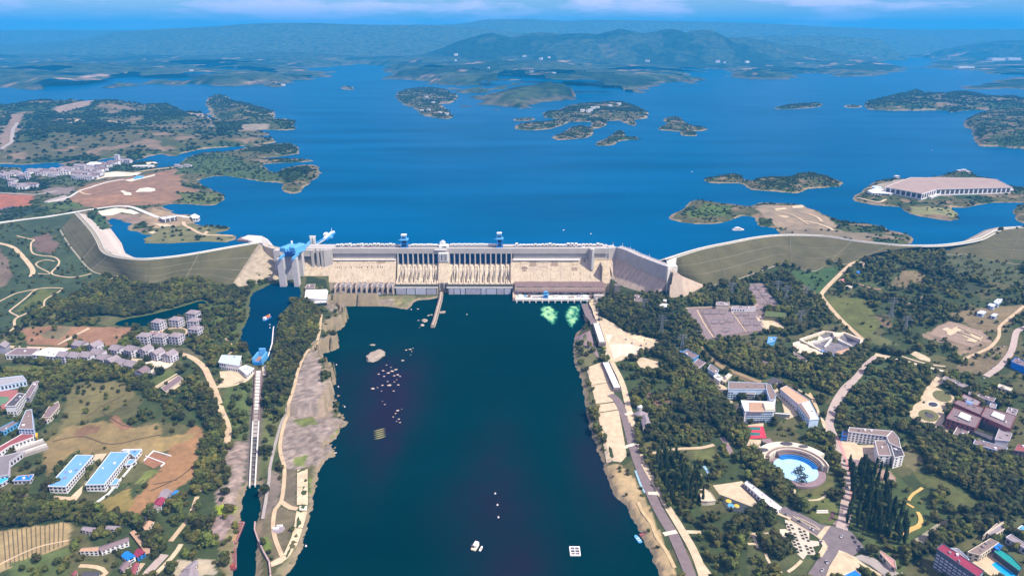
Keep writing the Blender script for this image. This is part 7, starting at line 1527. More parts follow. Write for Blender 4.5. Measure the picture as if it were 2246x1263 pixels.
bldg('entrance_canopy', 'thin white canopy reaching right from the striped glass hall', 'canopy', T('P', [(862,985),(870,970),(1085,985),(1080,1003)]),5, STEEL, WHITE, floors=1, wins=False)
bldg('long_hall', 'upper half of the long tan-roofed hall along the cream drive', 'hall', T('P', [(1195,838),(940,625),(1035,578),(1365,795),(1280,815)]),11, WALLL, mat('hall_tan_roof', (0.5,0.33,0.215),(0.44,0.285,0.185), scale=0.1), floors=3, pitch=5, maxw=40)
bldg('long_hall', 'lower white-roofed half of the long hall along the cream drive', 'hall', T('P', [(1365,1075),(1195,845),(1365,800),(1500,1060)]),11, WALLB, WHITE, floors=3, pitch=5, maxw=40)
foot, z = place_roof(T('P', [(1360,1062),(1190,845),(1250,835),(1360,1000),(1380,1055)]),11.9); t = thing('lean_to_roof', 'brown strip of roof along the left edge of the white-roofed half hall', 'roof', (*foot[0], z)); MB().prism(foot, z + 11.75, z + 12.6).build('roof_strip', ROOFBR, t)
# amphitheatre: blue stage, curved tiers and colonnade
ct = gp(*T('Q', [(912,832)])[0]); ed = [gp(*p) for p in T('Q', [(590,760),(1215,900),(905,1005)])]
RAD = ((ed[0] - ct).length + (ed[1] - ct).length) / 2
am = thing('amphitheatre', 'round blue stage inside a curved cream colonnade near the park', 'amphitheatre', ct); PLACES.append(('the round blue stage', ct.x, ct.y))
clear([(ct.x + RAD * 1.55 * math.cos(a), ct.y + RAD * 1.55 * math.sin(a)) for a in np.linspace(0,2 * math.pi, 30)])
zb = max(Gs(ct.x + RAD * math.cos(a), ct.y + RAD * math.sin(a)) for a in np.linspace(0,6.28,16)) + 0.2
MB().cyl((ct.x, ct.y, zb - 3), RAD, 3.9,40).build('stage', mat('stage_blue', (0.30,0.56,0.80),(0.40,0.66,0.86), scale=0.05, rough=0.6, contrast=0.4), am)
MB().cyl((ct.x, ct.y, zb - 3), RAD * 1.34,3.25,44).build('outer_floor', BRICKP, am)
def arc(r0, r1, a0, a1, z0, z1, name, m, n=26, zin=None):
    b = MB(); V = []; F = []
    for i in range(n + 1):
        a = math.radians(a0 + (a1 - a0) * i / n); c_, s_ = math.cos(a), math.sin(a)
        V += [(ct.x + r0 * c_, ct.y + r0 * s_, z0),(ct.x + r0 * c_, ct.y + r0 * s_, zin if zin is not None else z1),(ct.x + r1 * c_, ct.y + r1 * s_, z1),(ct.x + r1 * c_, ct.y + r1 * s_, z0)]
        if i: F += [(4 * i - 4 + j, 4 * i + j, 4 * i + (j + 1) % 4,4 * i - 4 + (j + 1) % 4) for j in range(4)]
    F += [(0,1,2,3),(4 * n + 3,4 * n + 2,4 * n + 1,4 * n)]
    return b.add(V, F).build(name, m, am, recalc=True)
R_ = RAD
for k in range(5): arc(R_ * (0.80 + 0.075 * k), R_ * (0.86 + 0.075 * k),-2,118, zb, zb + 1.4 + 1.3 * k, 'seat_tier', BLUE_D if k < 3 else ROOFBR, 22)
arc(R_ * 1.20, R_ * 1.26,-8,150, zb, zb + 9, 'inner_wall', WALLC); arc(R_ * 1.26, R_ * 1.40,-10,160, zb - 2, zb + 8, 'colonnade_roof', ROOFBR); arc(R_ * 1.40, R_ * 1.46,-10,165, zb - 2, zb + 9.5, 'outer_wall', WALLC)
arc(R_ * 1.46, R_ * 1.85,25,150, zb - 3, zb + 9, 'terrace', WHITEP); arc(R_ * 1.12, R_ * 1.2,40,118, zb, zb + 8.0, 'gallery', ROOFP)
for a in range(0,155,9): MB().box((ct.x + R_ * 1.19 * math.cos(math.radians(a)), ct.y + R_ * 1.19 * math.sin(math.radians(a)), zb),(1.1,1.1,7.5)).build('column', WALLC, am)
for a, w in ((138,7.5),(85,8),(58,6)): 
    b = MB(); cx_, cy_ = ct.x + R_ * 1.65 * math.cos(math.radians(a)), ct.y + R_ * 1.65 * math.sin(math.radians(a)); P_ = [(cx_ + w * math.cos(i * math.pi / 8), cy_ + w * 0.55 * math.sin(i * math.pi / 8)) for i in range(16)]
    b.prism(P_, zb + 8.9, zb + 9.6).build('planting_bed', ROOFD, am)
lt = thing('loop_sculpture', 'dark double-loop steel track sculpture standing on the blue stage', 'sculpture', at(1750,1040, zb)); DKS = mat('dark_steel', (0.03,0.028,0.03), rough=0.5)
u = at(*T('Q', [(940,790)])[0], zb + 2); v = at(*T('Q', [(1040,1020)])[0], zb + 2); dirv = (v - u).normalized(); nv = Vector((-dirv.y, dirv.x, 0)); L_ = (v - u).length
for off in (0.0,2.2):
    pts = []
    for i in range(61):
        s = i / 60; pts.append(u + dirv * (L_ * s * 1.02) + nv * (5.2 * math.sin(s * 4 * math.pi + 0.6)) * (1 if off == 0 else 0.72) + Vector((0,0,1.0 + off + 1.6 * math.cos(s * 4 * math.pi) ** 2)))
    b = MB()
    for i in range(60): b.beam(pts[i], pts[i + 1],0.9,0.9)
    b.build('track', DKS, lt)
for k, s in enumerate((0.06,0.3,0.52,0.75)):
    b = MB(); c_ = u + dirv * L_ * (s + 0.06) + nv * (2.6 if k % 2 == 0 else -2.6) + Vector((0,0,2)); P_ = [c_ + Vector((5.0 * math.cos(i * math.pi / 8),3.6 * math.sin(i * math.pi / 8),0)) for i in range(17)]
    for i in range(16): b.beam(P_[i], P_[i + 1],0.8)
    b.beam(P_[4], P_[12],0.6); b.build('ring', DKS, lt)
    MB().box((c_.x, c_.y, zb + 0.9),(0.8,0.8,1.6)).build('post', DKS, lt)
ribbon('path', T('T', [(610,140),(612,210),(600,245),(650,265),(780,278),(900,275),(970,250),(1015,215)]),2.4, CREAM, 3)
q = gp(*T('T', [(967,430)])[0]); t = thing('sign_wall', 'small white wall panel on the lawn below the blue stage', 'wall', q); MB().box((q.x, q.y, q.z - 0.5),(13,1.0,3.0),0.02).build('panel', WALLW, t); MB().box((q.x, q.y - 0.6, q.z - 0.4),(14,2.4,0.6),0.02).build('plinth', WALLC, t)
sheet('flower_bed', T('T', [(1090,420),(1125,425),(1120,500),(1060,545),(1040,530),(1080,490)]), mat('purple_bed', (0.13,0.06,0.08),(0.1,0.05,0.06), scale=0.4),2)
# hotel and lower buildings on the right
bldg('hotel', 'white four-storey hotel wing with brown roof beside the pink road', 'hotel', T('H', [(303,402),(312,378),(562,400),(532,430)]),14, WALLW, ROOFBR, floors=4, pitch=4.2, maxw=80)
bldg('hotel_wing', 'brown-roofed bent connecting wing of the white hotel', 'hotel', T('H', [(532,432),(565,400),(600,440),(612,500),(548,470)]),14, WALLW, ROOFBR, floors=4, pitch=4.2, maxw=30)
bldg('hotel_wing', 'left white block of the hotel reaching toward the poplars', 'hotel', T('H', [(462,458),(528,458),(556,545),(482,545)]),14, WALLW, ROOFBR, floors=4, pitch=6, maxw=16, ww=0.3)
bldg('hotel_wing', 'right white block of the hotel with dark roof well', 'hotel', T('H', [(556,480),(606,478),(634,545),(578,558)]),14, WALLW, ROOFD, floors=4, pitch=6, maxw=16, ww=0.3)
bldg('gate_house', 'bright blue entrance house at the left end of the white hotel', 'building', T('H', [(262,425),(270,402),(304,405),(300,428)]),8, BRBLUE, ROOFBR, floors=2, maxw=8)
sheet('pavement', T('H', [(250,440),(330,450),(360,480),(470,480),(480,590),(400,560),(330,580),(290,560)]), CREAM, 2); sheet('pavement', T('H', [(300,565),(400,570),(360,600),(320,620)]), BRICKP, 3)
sheet('bare_ground', T('S', [(130,130),(190,150),(270,200),(320,270),(290,290),(200,260),(140,200)]), mat('pink_gravel', (0.36,0.25,0.2),(0.27,0.19,0.155), scale=0.3),2)
sheet('pavement', T('R', [(522,300),(590,332),(560,400),(490,430),(740,555),(700,620),(590,690),(630,720),(560,830),(680,900),(650,940),(500,880),(380,925),(290,810),(205,722),(230,650),(310,590),(400,430)]), CREAM, 2)
def disc(name, w, c, rx_, ry_, m, level, n=22, rz=0.0): return sheet(name, T(w, [(c[0] + rx_ * math.cos(i * 2 * math.pi / n) * math.cos(rz) - ry_ * math.sin(i * 2 * math.pi / n) * math.sin(rz), c[1] + rx_ * math.cos(i * 2 * math.pi / n) * math.sin(rz) + ry_ * math.sin(i * 2 * math.pi / n) * math.cos(rz)) for i in range(n)]), m, level, step=4)
BED = mat('flower_bed', (0.15,0.14,0.06),(0.09,0.10,0.035), scale=0.5, contrast=0.5); POND_D = mat('ornamental_pond', (0.035,0.04,0.055), rough=0.15)
disc('flower_bed', 'R', (565,530),105,56, BED, 4, rz=0.3); disc('flower_bed', 'R', (420,737),112,60, BED, 4, rz=0.25); disc('flower_bed', 'R', (430,737),50,26, ROOFD, 5, rz=0.25); disc('pond_rim', 'R', (468,618),66,33, WHITEP, 4, rz=0.15); disc('ornamental_pond', 'R', (468,620),51,24, POND_D, 5, rz=0.15)
bldg('conference_hall', 'front left hall of the maroon-edged complex with one white skylight', 'hall', T('R', [(612,770),(690,655),(978,765),(918,872)]),13, ROOFR, ROOFP, floors=3, pitch=5, maxw=40)
bldg('conference_hall', 'right hall of the maroon-edged complex with one white skylight', 'hall', T('R', [(985,745),(1035,652),(1350,745),(1288,880)]),13, ROOFR, ROOFP, floors=3, pitch=5, maxw=40)
bldg('conference_wing', 'upper strip roof of the maroon-edged complex behind the skylight halls', 'hall', T('R', [(700,612),(737,575),(1012,662),(975,735)]),11, ROOFR, ROOFP, floors=2, maxw=14)
bldg('conference_wing', 'rear wing of the maroon-edged complex with pale blue roof light', 'hall', T('R', [(762,560),(800,515),(975,592),(930,640)]),10, ROOFR, ROOFG, floors=2, maxw=10)
bldg('rear_range', 'long purple-grey range at the back of the maroon-edged complex', 'building', T('R', [(850,512),(858,490),(1130,555),(1105,590)]),7, WALLL, ROOFP, floors=2, maxw=20)
bldg('rear_cabin', 'small pale framed cabin behind the right skylight hall', 'building', T('R', [(1065,650),(1090,590),(1145,620),(1130,665)]),6, WALLB, ROOFG, floors=1, maxw=6)
bldg('side_pavilion', 'grey-roofed pavilion at the far right end of the maroon-edged complex', 'pavilion', T('R', [(1248,705),(1275,655),(1368,680),(1342,742)]),8, WALLL, ROOFG, floors=2, maxw=10)
bldg('front_gallery', 'dark striped gallery along the front of the maroon-edged complex', 'gallery', T('R', [(822,885),(840,862),(1138,972),(1125,1020)]),7, ROOFD, ROOFD, floors=1, wins=False)
bldg('front_gallery', 'short striped gallery between the two skylight halls', 'gallery', T('R', [(975,800),(990,762),(1180,835),(1165,880)]),7, ROOFD, ROOFG, floors=1, wins=False)
bldg('court_house', 'courtyard house with white rim at the front left of the maroon-edged complex', 'building', T('R', [(685,935),(742,838),(862,890),(800,970)]),8, WALLW, ROOFP, floors=2, maxw=12)
bldg('corner_block', 'grey-roofed corner block at the front right of the maroon-edged complex', 'building', T('R', [(1128,995),(1178,872),(1305,935),(1275,1010)]),9, WALLL, ROOFG, floors=2, maxw=12)
def on_roof(lab, w, pts, h, m, th=0.8, cat='skylight', name='skylight'):
    foot, z = place_roof(pts and T(w, pts), h); t = thing(name, lab, cat, (*foot[0], z + h)); MB().prism(foot, z + h - 0.4, z + h + th).build('panel', m, t); 
    c = np.array(foot).mean(0); MB().prism([tuple(c + (np.array(p) - c) * 1.06) for p in foot], z + h - 0.5, z + h + th * 0.5).build('frame', STEEL, t)
on_roof('white skylight on the front left hall of the maroon-edged complex', 'R', [(733,748),(767,705),(875,748),(848,800)],14.0, WHITE, 1.4); on_roof('white skylight on the right hall of the maroon-edged complex', 'R', [(1085,738),(1117,695),(1232,740),(1212,792)],14.0, WHITE, 1.4)
on_roof('pale blue roof light on the rear wing of the maroon-edged complex', 'R', [(808,598),(830,580),(895,602),(880,625)],11, SKYBLUE, 1.0)
bldg('dormitory', 'long low blue-white dormitory below the maroon-edged complex', 'dormitory', T('R', [(900,1040),(925,990),(1255,1085),(1228,1135)]),8, WALLB, ROOFP, floors=2, pitch=4, maxw=40)
bldg('red_block', 'dark red ribbed block cut by the right edge', 'building', T('R', [(1335,1110),(1375,1050),(1520,1060),(1480,1130)]),10, ROOFP, ROOFR, floors=3, maxw=20)
bldg('blue_hall', 'blue-walled hall cut by the right edge beside the pink road', 'hall', T('R', [(1305,165),(1350,122),(1500,190),(1470,235)]),9, BRBLUE, ROOFP, floors=2, pitch=6, maxw=12)
bldg('roadside_row', 'pale speckled shop row at the top of the forecourt', 'building', T('R', [(570,350),(600,322),(860,430),(835,455)]),5, WALLC, ROOFG, floors=1, maxw=14)
bldg('lane_house', 'cream house by the lane behind the maroon-edged complex', 'house', T('R', [(1160,435),(1175,405),(1310,450),(1290,478)]),5, WALLC, WALLC, floors=1, maxw=8)
bldg('apartment_block', 'dark-windowed apartment block with maroon roof panels at the bottom right', 'apartments', T('S', [(748,985),(808,932),(1235,1215),(1170,1275)]),22, mat('slate_wall', (0.10,0.12,0.17),(0.08,0.10,0.14), scale=0.3), MAROON, floors=6, pitch=4.5, ww=0.75, wh=0.4, win=WALLL, maxw=110)
bldg('hillside_row', 'pale roofs of a row house behind the dark-windowed apartments', 'house', T('S', [(850,980),(960,985),(1010,1030),(1075,1090),(1030,1110)]),12, WALLB, ROOFG, floors=3, maxw=20)
bldg('leisure_hall', 'long brown flat-roofed hall beside the pool deck at the bottom right', 'hall', T('S', [(1068,1015),(1302,878),(1388,918),(1200,1048)]),8, WALLC, ROOFBR, floors=2, maxw=20)
sheet('pool_deck', T('S', [(1100,1130),(1345,985),(1620,1230),(1580,1290),(1330,1290)]), CREAM, 2); sheet('swimming_pool', T('S', [(1318,1142),(1372,1113),(1600,1270),(1480,1290)]), POOLB, 3)
bldg('teal_canopy', 'teal sheet canopy beside the blue pool', 'canopy', T('S', [(1345,1012),(1402,985),(1520,1060),(1637,1180),(1608,1215),(1440,1085)]),6, ROOFD, TEAL, wins=False); bldg('blue_cabin', 'bright blue cube at the top of the teal canopy', 'cabin', T('S', [(1345,958),(1387,920),(1432,950),(1392,992)]),7, BRBLUE, BRBLUE, floors=1, maxw=4)
bldg('grey_shed', 'grey monopitch shed above the brown flat-roofed hall', 'shed', T('S', [(1280,820),(1390,745),(1445,715),(1495,745),(1340,840)]),5, WALLC, ROOFG, floors=1, maxw=6)
bldg('lane_shed', 'brown curved lean-to left of the grey monopitch shed', 'shed', T('S', [(1232,840),(1350,740),(1400,695),(1440,700),(1330,770)]),5, WALLC, ROOFBR, floors=1, maxw=6)
bldg('grey_block', 'grey flat building at the right edge above the teal canopy', 'building', T('S', [(1475,865),(1525,835),(1720,960),(1690,990)]),6, WALLL, ROOFG, floors=1, maxw=10)
bldg('white_block', 'white and blue building at the right edge', 'building', T('S', [(1600,770),(1640,740),(1740,790),(1720,830)]),6, WALLW, BLUE, floors=2, maxw=8)
bldg('red_kiosk', 'salmon gabled building at the left of the bottom right junction road', 'building', T('T', [(1715,960),(1730,945),(1900,1065),(1925,1170),(1860,1120)]),5, WALLC, mat('salmon_roof', (0.45,0.24,0.22),(0.36,0.19,0.17), scale=0.3), floors=1, maxw=8)
sheet('pavement', T('S', [(495,885),(640,790),(760,700),(868,665),(915,680),(882,732),(720,860),(545,960)]), mat('grey_green_paving', (0.30,0.27,0.2),(0.26,0.23,0.17), scale=0.2),2)
for L in (T('S', [(380,840),(450,780),(550,740),(575,680),(560,620),(540,590)]), T('S', [(445,470),(480,410),(540,370),(590,335)]), T('S', [(190,465),(270,475),(420,500),(500,545)])): ribbon('path', L, [6,5,4] if L[0][1] > 1100 else 3.2, ORANGEP, 3)
# junction at the bottom right
sheet('road', T('T', [(420,385),(480,358),(770,490),(940,590),(1080,612),(1000,622),(895,742),(560,522),(352,442)]), ASPH, 2)
sheet('road', T('T', [(1080,612),(1200,630),(1350,692),(1512,885),(1362,1012),(1180,935),(960,792)]), ASPH, 2); sheet('pavement', T('T', [(1000,622),(1078,614),(958,790),(897,744)]), CREAM, 3)
sheet('road', T('T', [(960,795),(1185,940),(1150,990),(1060,1130),(1000,1290),(745,1290),(930,1015),(1022,930)]), ASPH, 2)
sheet('pavement', T('T', [(1185,942),(1360,1015),(1480,1140),(1290,1240),(1250,1290),(1005,1290),(1065,1130)]), CREAM, 2)
sheet('road', T('T', [(1480,985),(1640,1030),(1980,1235),(2010,1300),(1830,1300),(1600,1130),(1370,1015)]), ROADG, 2)
for L in (T('T', [(520,520),(890,745),(1000,850),(1030,930)]), T('T', [(590,490),(820,620),(935,670)]), T('T', [(640,500),(860,600),(940,660)])): ribbon('kerb', L, 1.2, CREAM, 4)
for L in (T('T', [(350,440),(560,520)]),): ribbon('pavement', L, 4, CREAM, 4, n=1)
ribbon('pavement', T('T', [(1180,940),(1360,1015),(1500,1120),(1700,1240),(1800,1300)]),4, CREAM, 3); ribbon('pavement', T('T', [(960,800),(1010,860),(980,930),(930,1010)]),5, CREAM, 4)
ribbon('verge', T('T', [(1240,310),(1215,430),(1195,530),(1120,600)]),4, ROOFBR, 3)
bldg('blue_canopy', 'bright blue canopy at the bottom edge beside the cream forecourt', 'canopy', T('T', [(1250,1263),(1390,1195),(1460,1250),(1470,1300),(1230,1310)]),5, WALLC, BRBLUE, wins=False)
sheet('pavement', T('T', [(480,530),(560,545),(800,680),(800,800),(930,812),(928,868),(845,882),(890,990),(770,985),(722,1050),(640,975),(560,800),(500,620)]), mat('plaza_paving', (0.52,0.46,0.37),(0.44,0.39,0.31), scale=0.2),2)
pl = [(505,590),(565,603),(530,627),(585,647),(543,665),(555,703),(612,720),(575,745),(625,765),(580,780),(640,800),(603,824),(660,847),(618,862),(680,890),(634,912),(693,935),(650,955),(674,655),(735,685),(687,693),(748,726),(706,738),(768,766),(723,779),(787,808),(760,878),(820,900),(778,917),(838,943),(796,965)]
pl.sort(key=lambda p: p[1])
for k, (a, b) in enumerate(pl):
    q = gp(*T('T', [(a, b)])[0]); t = thing('planter', 'square dark planter on the pale plaza by the junction, %s from the top' % (rank(k) or 'first'), 'planter', q, 'planters on the pale plaza')
    for i in (-1,1): MB().box((q.x + i * 1.15, q.y, q.z),(0.3,2.6,1.0)).build('rim', ROOFD, t); MB().box((q.x, q.y + i * 1.15, q.z),(2.0,0.3,1.0)).build('rim', ROOFD, t)
    MB().box((q.x, q.y, q.z),(2.0,2.0,0.8)).build('soil', ROOFD, t); MB().cyl((q.x, q.y, q.z + 0.8),0.9,0.9,7,0.5).build('shrub', mat('planter_shrub', (0.03,0.05,0.02)), t)
sheet('pavement', T('T', [(415,655),(500,655),(550,720),(490,785),(420,740)]), WALLC, 2)
ribbon('path', T('T', [(0,725),(180,728),(345,715)]),6, CREAM, 2); ribbon('path', T('T', [(75,750),(95,840),(130,900)]),3, CREAM, 2); ribbon('path', T('T', [(0,845),(90,845)]),3, CREAM, 2); ribbon('path', T('T', [(240,760),(258,850)]),3, CREAM, 2)
ribbon('path', T('T', [(235,970),(260,1060),(300,1110),(380,1150),(430,1210),(440,1290)]),3, CREAM, 2); ribbon('path', T('T', [(700,1060),(620,1140),(520,1210)]),3, CREAM, 2)
# park strip between promenade and junction
sheet('pavement', T('G', [(1090,572),(1312,540),(1335,565),(1445,735),(1420,760),(1380,742),(1140,640)]), CREAM, 2); ribbon('promenade', T('G', [(1322,572),(1400,640),(1480,710),(1555,785)]),9, PROM, 3, n=2)
foot, z = place_roof(T('G', [(1335,562),(1355,545),(1612,742),(1575,775)]),5); raise_building('long_pergola', 'long white pergola roof slanting down to the junction', 'pergola', foot, z, 5, WALLW, WHITE, floors=1, pitch=5, maxw=30)
sheet('playground', T('G', [(1138,660),(1160,648),(1400,740),(1415,765),(1380,790),(1205,770)]), mat('playground_rubber', (0.045,0.05,0.05),(0.035,0.04,0.04), scale=0.3),3)
for k, (a, b, r, m, lab) in enumerate(((1210,695,3.2, YELLOW, 'upper yellow disc'),(1228,730,3.6, BLUE, 'pale blue disc'),(1272,732,3.0, YELLOW, 'lower yellow disc'))):
    q = gp(*T('G', [(a, b)])[0]); t = thing('play_disc', lab + ' on the dark playground beside the cream plaza', 'play platform', q); MB().cyl((q.x, q.y, q.z), r * 1.05,0.9,20).build('edge', WALLW, t); MB().cyl((q.x, q.y, q.z + 0.91), r, 0.3,20).build('top', m, t)
bldg('shell_canopy', 'cream leaf-shaped canopy roof beside the dark playground', 'canopy', T('G', [(990,612),(1030,603),(1080,640),(1110,690),(1050,695),(1005,692)]),5, WALLC, mat('cream_roof', (0.62,0.48,0.34),(0.54,0.41,0.29), scale=0.15), wins=False)
bldg('park_pavilion', 'dark grey hipped pavilion among the riverside trees', 'pavilion', T('F', [(545,960),(590,932),(622,1010),(565,1048)]),6, WALLC, ROOFG, roof='hip', floors=1, maxw=6); bldg('park_pavilion', 'smaller dark tile roof above the grey hipped pavilion', 'pavilion', T('F', [(490,935),(530,915),(600,935),(540,960)]),5, WALLC, ROOFG, roof='hip', floors=1, maxw=6)
q = gp(*T('F', [(536,900)])[0]); t = thing('white_dome', 'small white domed kiosk above the dark park pavilions', 'kiosk', q); MB().cyl((q.x, q.y, q.z),4,5,14).build('wall', WALLW, t); MB().cyl((q.x, q.y, q.z + 5),4.4,3,14,0.8).build('roof', WHITE, t)
ribbon('path', T('G', [(600,330),(780,300),(880,290),(1000,285),(1100,262)]),5, ROADC, 2); ribbon('path', T('G', [(860,925),(1000,930)]),5, CREAM, 2, n=1); ribbon('path', T('G', [(940,440),(1000,500)]),4, CREAM, 2, n=1); ribbon('path', T('G', [(1000,1170),(1060,1250)]),6, CREAM, 2, n=1)
ribbon('path', T('G', [(1020,425),(1050,460),(1080,520)]),4, mat('blue_path', (0.3,0.5,0.65), rough=0.7),2); ribbon('path', T('G', [(500,460),(540,570),(575,630)]),2.4, mat('blue_path', (0.3,0.5,0.65)),4)
ribbon('path', T('G', [(520,700),(560,780),(620,860),(660,960),(740,1080),(800,1200)]),4, mat('sandy_path', (0.5,0.38,0.21), rough=0.95),1)
ribbon('path', T('F', [(1170,1120),(1220,1200),(1250,1263)]),7, BRICKP, 2)
# canopies along the upper promenade
for pa, pb, lab in (((1307,714),(1320,762), 'upper row of white canopies on the promenade below the powerhouse'),((1328,800),(1353,857), 'lower row of white canopies beside the cream revetment')):
    a, b = gp(*pa), gp(*pb); d = (b - a); d.z = 0; L_ = d.length; rz = math.atan2(d.y, d.x); t = thing('canopy_row', lab, 'canopy', a); z = max(a.z, b.z) + 4.5; clear([(a.x - 8, a.y),(a.x + 8, a.y),(b.x + 8, b.y),(b.x - 8, b.y)])
    MB().box(((a.x + b.x) / 2,(a.y + b.y) / 2, z - 6.5),(L_ + 6,12.5,5.6), rz).build('base', PROM, t)
    for k in range(7): q = a + d * ((k + 0.5) / 7); MB().box((q.x, q.y, z - 0.3),(L_ / 7 * 0.88,9.5,0.9), rz).build('roof_panel', WHITE, t)
    nrm = Vector((-d.y, d.x, 0)).normalized()
    for s in (-1,1): MB().beam(a + nrm * 5.6 * s + Vector((0,0, z - a.z)), b + nrm * 5.6 * s + Vector((0,0, z - b.z)),1.0).build('edge_beam', ROOFD, t)
# teal sheds by the pylon
bldg('pump_shed', 'blue-walled shed with brown roof beside the lattice pylon', 'shed', T('F', [(872,470),(900,445),(990,492),(948,520)]),8, BLUE, ROOFP, floors=2, maxw=8)
for lab, q, h in (('long narrow blue roof left of the pylon', [(760,392),(777,385),(832,436),(815,446)],4),('pale blue slab roof at the foot of the pylon', [(812,480),(832,457),(880,462),(862,486)],3),('pale blue tank roof amid the wood below the switchyard', [(1378,525),(1400,518),(1450,522),(1440,535)],4),('small turquoise roof right below the switchyard', [(1518,400),(1530,352),(1590,352),(1575,385)],6)):
    bldg('blue_shed', lab, 'shed', T('F', q), h, BLUE, SKYBLUE, floors=1, maxw=4)
bldg('work_house', 'grey-roofed house below the blue-walled shed', 'house', T('F', [(940,565),(985,520),(1040,550),(990,590)]),6, WALLL, ROOFP, floors=1, maxw=6); bldg('work_house', 'brown-roofed white house on the lane below the pylon', 'house', T('F', [(1062,595),(1082,562),(1142,605),(1130,640)]),6, WALLB, ROOFBR, floors=2, maxw=8); bldg('work_house', 'white flat house at the head of the cream drive', 'house', T('F', [(1108,655),(1128,632),(1172,658),(1152,690)]),6, WALLW, WHITE, floors=2, maxw=8); bldg('work_house', 'cream slab-roofed house beside the white flat house', 'house', T('F', [(1165,680),(1222,630),(1246,642),(1190,695)]),4, WALLC, WALLC, floors=1, maxw=6)
bldg('work_house', 'purple-roofed house with white gable in the wood above the offices', 'house', T('P', [(700,255),(660,210),(850,240),(835,305)]),6, WALLL, ROOFP, roof='gable', floors=1, maxw=6); bldg('work_house', 'brown sheds beside the excavation pit', 'shed', T('P', [(1150,130),(1130,85),(1330,200),(1300,245)]),4, WALLC, ROOFP, floors=1, maxw=6)
# switchyard
for q in ([(150,552),(235,560),(320,735),(268,755),(210,640)],[(245,562),(430,562),(520,700),(340,735)],[(440,562),(585,560),(652,690),(535,698)],[(520,405),(560,402),(680,560),(590,562),(570,520)],[(570,402),(622,402),(742,552),(690,560)]): sheet('gravel_yard', T('E', q), GRAVEL, 1)
sheet('pavement', T('E', [(580,600),(640,605),(790,680),(650,695)]), CREAM, 1)
for L in (T('E', [(222,565),(280,670),(330,740)]), T('E', [(432,565),(528,700)]), T('E', [(150,552),(340,545),(560,550),(600,530)])): ribbon('path', L, 2.2, ROADC, 2, n=1)
bldg('control_house', 'pale ribbed control house on the top edge of the switchyard', 'building', T('E', [(340,535),(345,515),(422,518),(420,540)]),6, WALLC, ROOFG, floors=2, maxw=10); bldg('green_roof_hall', 'low hall with green roof beside the cream pad of the switchyard', 'hall', T('E', [(640,605),(650,572),(772,585),(775,612)]),6, mat('olive_wall', (0.16,0.15,0.07)), mat('green_roof', (0.09,0.12,0.04),(0.07,0.095,0.03), scale=0.2), floors=1, wins=False)
bldg('control_house', 'long pale house at the top middle of the switchyard', 'building', T('E', [(435,560),(445,545),(580,548),(585,562)]),4, WALLW, ROOFG, floors=1, maxw=10)
def lattice(name, label, px, py, H, w, m=STEEL, cat='pylon', arms=3):
    q = gp(px, py); t = thing(name, label, cat, q); z = q.z - 0.5; lv = [0, .25, .5, .72,1.0]; ws = [w, w * .68, w * .42, w * .24, w * .12]
    clear([(q.x - 5, q.y - 5),(q.x + 5, q.y - 5),(q.x + 5, q.y + 5),(q.x - 5, q.y + 5)])
    cor = lambda k: [Vector((q.x + sx_ * ws[k] / 2, q.y + sy_ * ws[k] / 2, z + H * lv[k])) for sx_, sy_ in ((-1,-1),(1,-1),(1,1),(-1,1))]
    for j in range(4):
        b = MB()
        for k in range(4): b.beam(cor(k)[j], cor(k + 1)[j],0.55)
        b.build('leg', m, t)
    b = MB()
    for k in range(4):
        A, B = cor(k), cor(k + 1)
        for j in range(4): b.beam(A[j], B[(j + 1) % 4],0.3); b.beam(A[(j + 1) % 4], B[j],0.3); b.beam(B[j], B[(j + 1) % 4],0.3)
    b.build('bracing', m, t)
    for a in range(arms):
        zz = z + H * (0.74 + 0.11 * a); L_ = w * (1.25 - 0.2 * a); MB().beam((q.x - L_, q.y, zz),(q.x + L_, q.y, zz),0.6,0.7).build('cross_arm', m, t)
        for s in (-1,1): MB().box((q.x + s * L_ * 0.93, q.y, zz - 2.2),(0.4,0.4,2.0)).build('insulator', ROOFD, t)
    return t
for px, py, H, lab in ((1450,733,38, 'lattice pylon at the right edge of the wood below the dam wing'),(1495,768,30, 'lattice pylon above the blue-walled shed'),(1722,662,34, 'lattice pylon on the wooded slope right of the switchyard'),(1753,716,32, 'lattice pylon below the right end of the switchyard'),(1953,697,40, 'tall lattice pylon on the green slope above the right road'),(1984,727,30, 'smaller lattice pylon right of the tall slope pylon'),(1604,646,26, 'lattice pylon behind the top of the switchyard'),(1766,653,24, 'slim lattice pylon in the wood under the embankment'),(1704,640,24, 'short lattice pylon at the upper right of the switchyard'),(1411,682,26, 'lattice pylon in the wood below the curved wing')):
    lattice('pylon', lab, px, py, H, 7.5)
sw = [(170 + 0,590),(200,650),(240,720),(280,590),(330,590),(380,590),(330,650),(380,650),(430,640),(400,700),(470,600),(520,600),(560,620),(530,660),(590,660),(560,440),(600,440),(600,490),(640,480),(650,530),(690,520)]
sw.sort(key=lambda p: (p[0], p[1]))
for k, (a, b) in enumerate(sw):
    q = gp(*T('E', [(a, b)])[0]); t = thing('switch_gantry', 'low steel switch gantry on the gravel switchyard, ' + nth(k, len(sw)).replace('of its row', 'of all'), 'switch gantry', q, 'switch gantries in the yard')
    for s in (-1,1): MB().beam(q + Vector((s * 6,0,0)), q + Vector((s * 6,0,8)),0.6).build('post', STEEL, t)
    MB().beam(q + Vector((-6.4,0,8)), q + Vector((6.4,0,8)),0.7).build('beam', STEEL, t)
    for s in (-3,0,3): MB().box((q.x + s, q.y - 2, q.z),(1.2,1.2,3.2)).build('breaker', ROOFG, t)
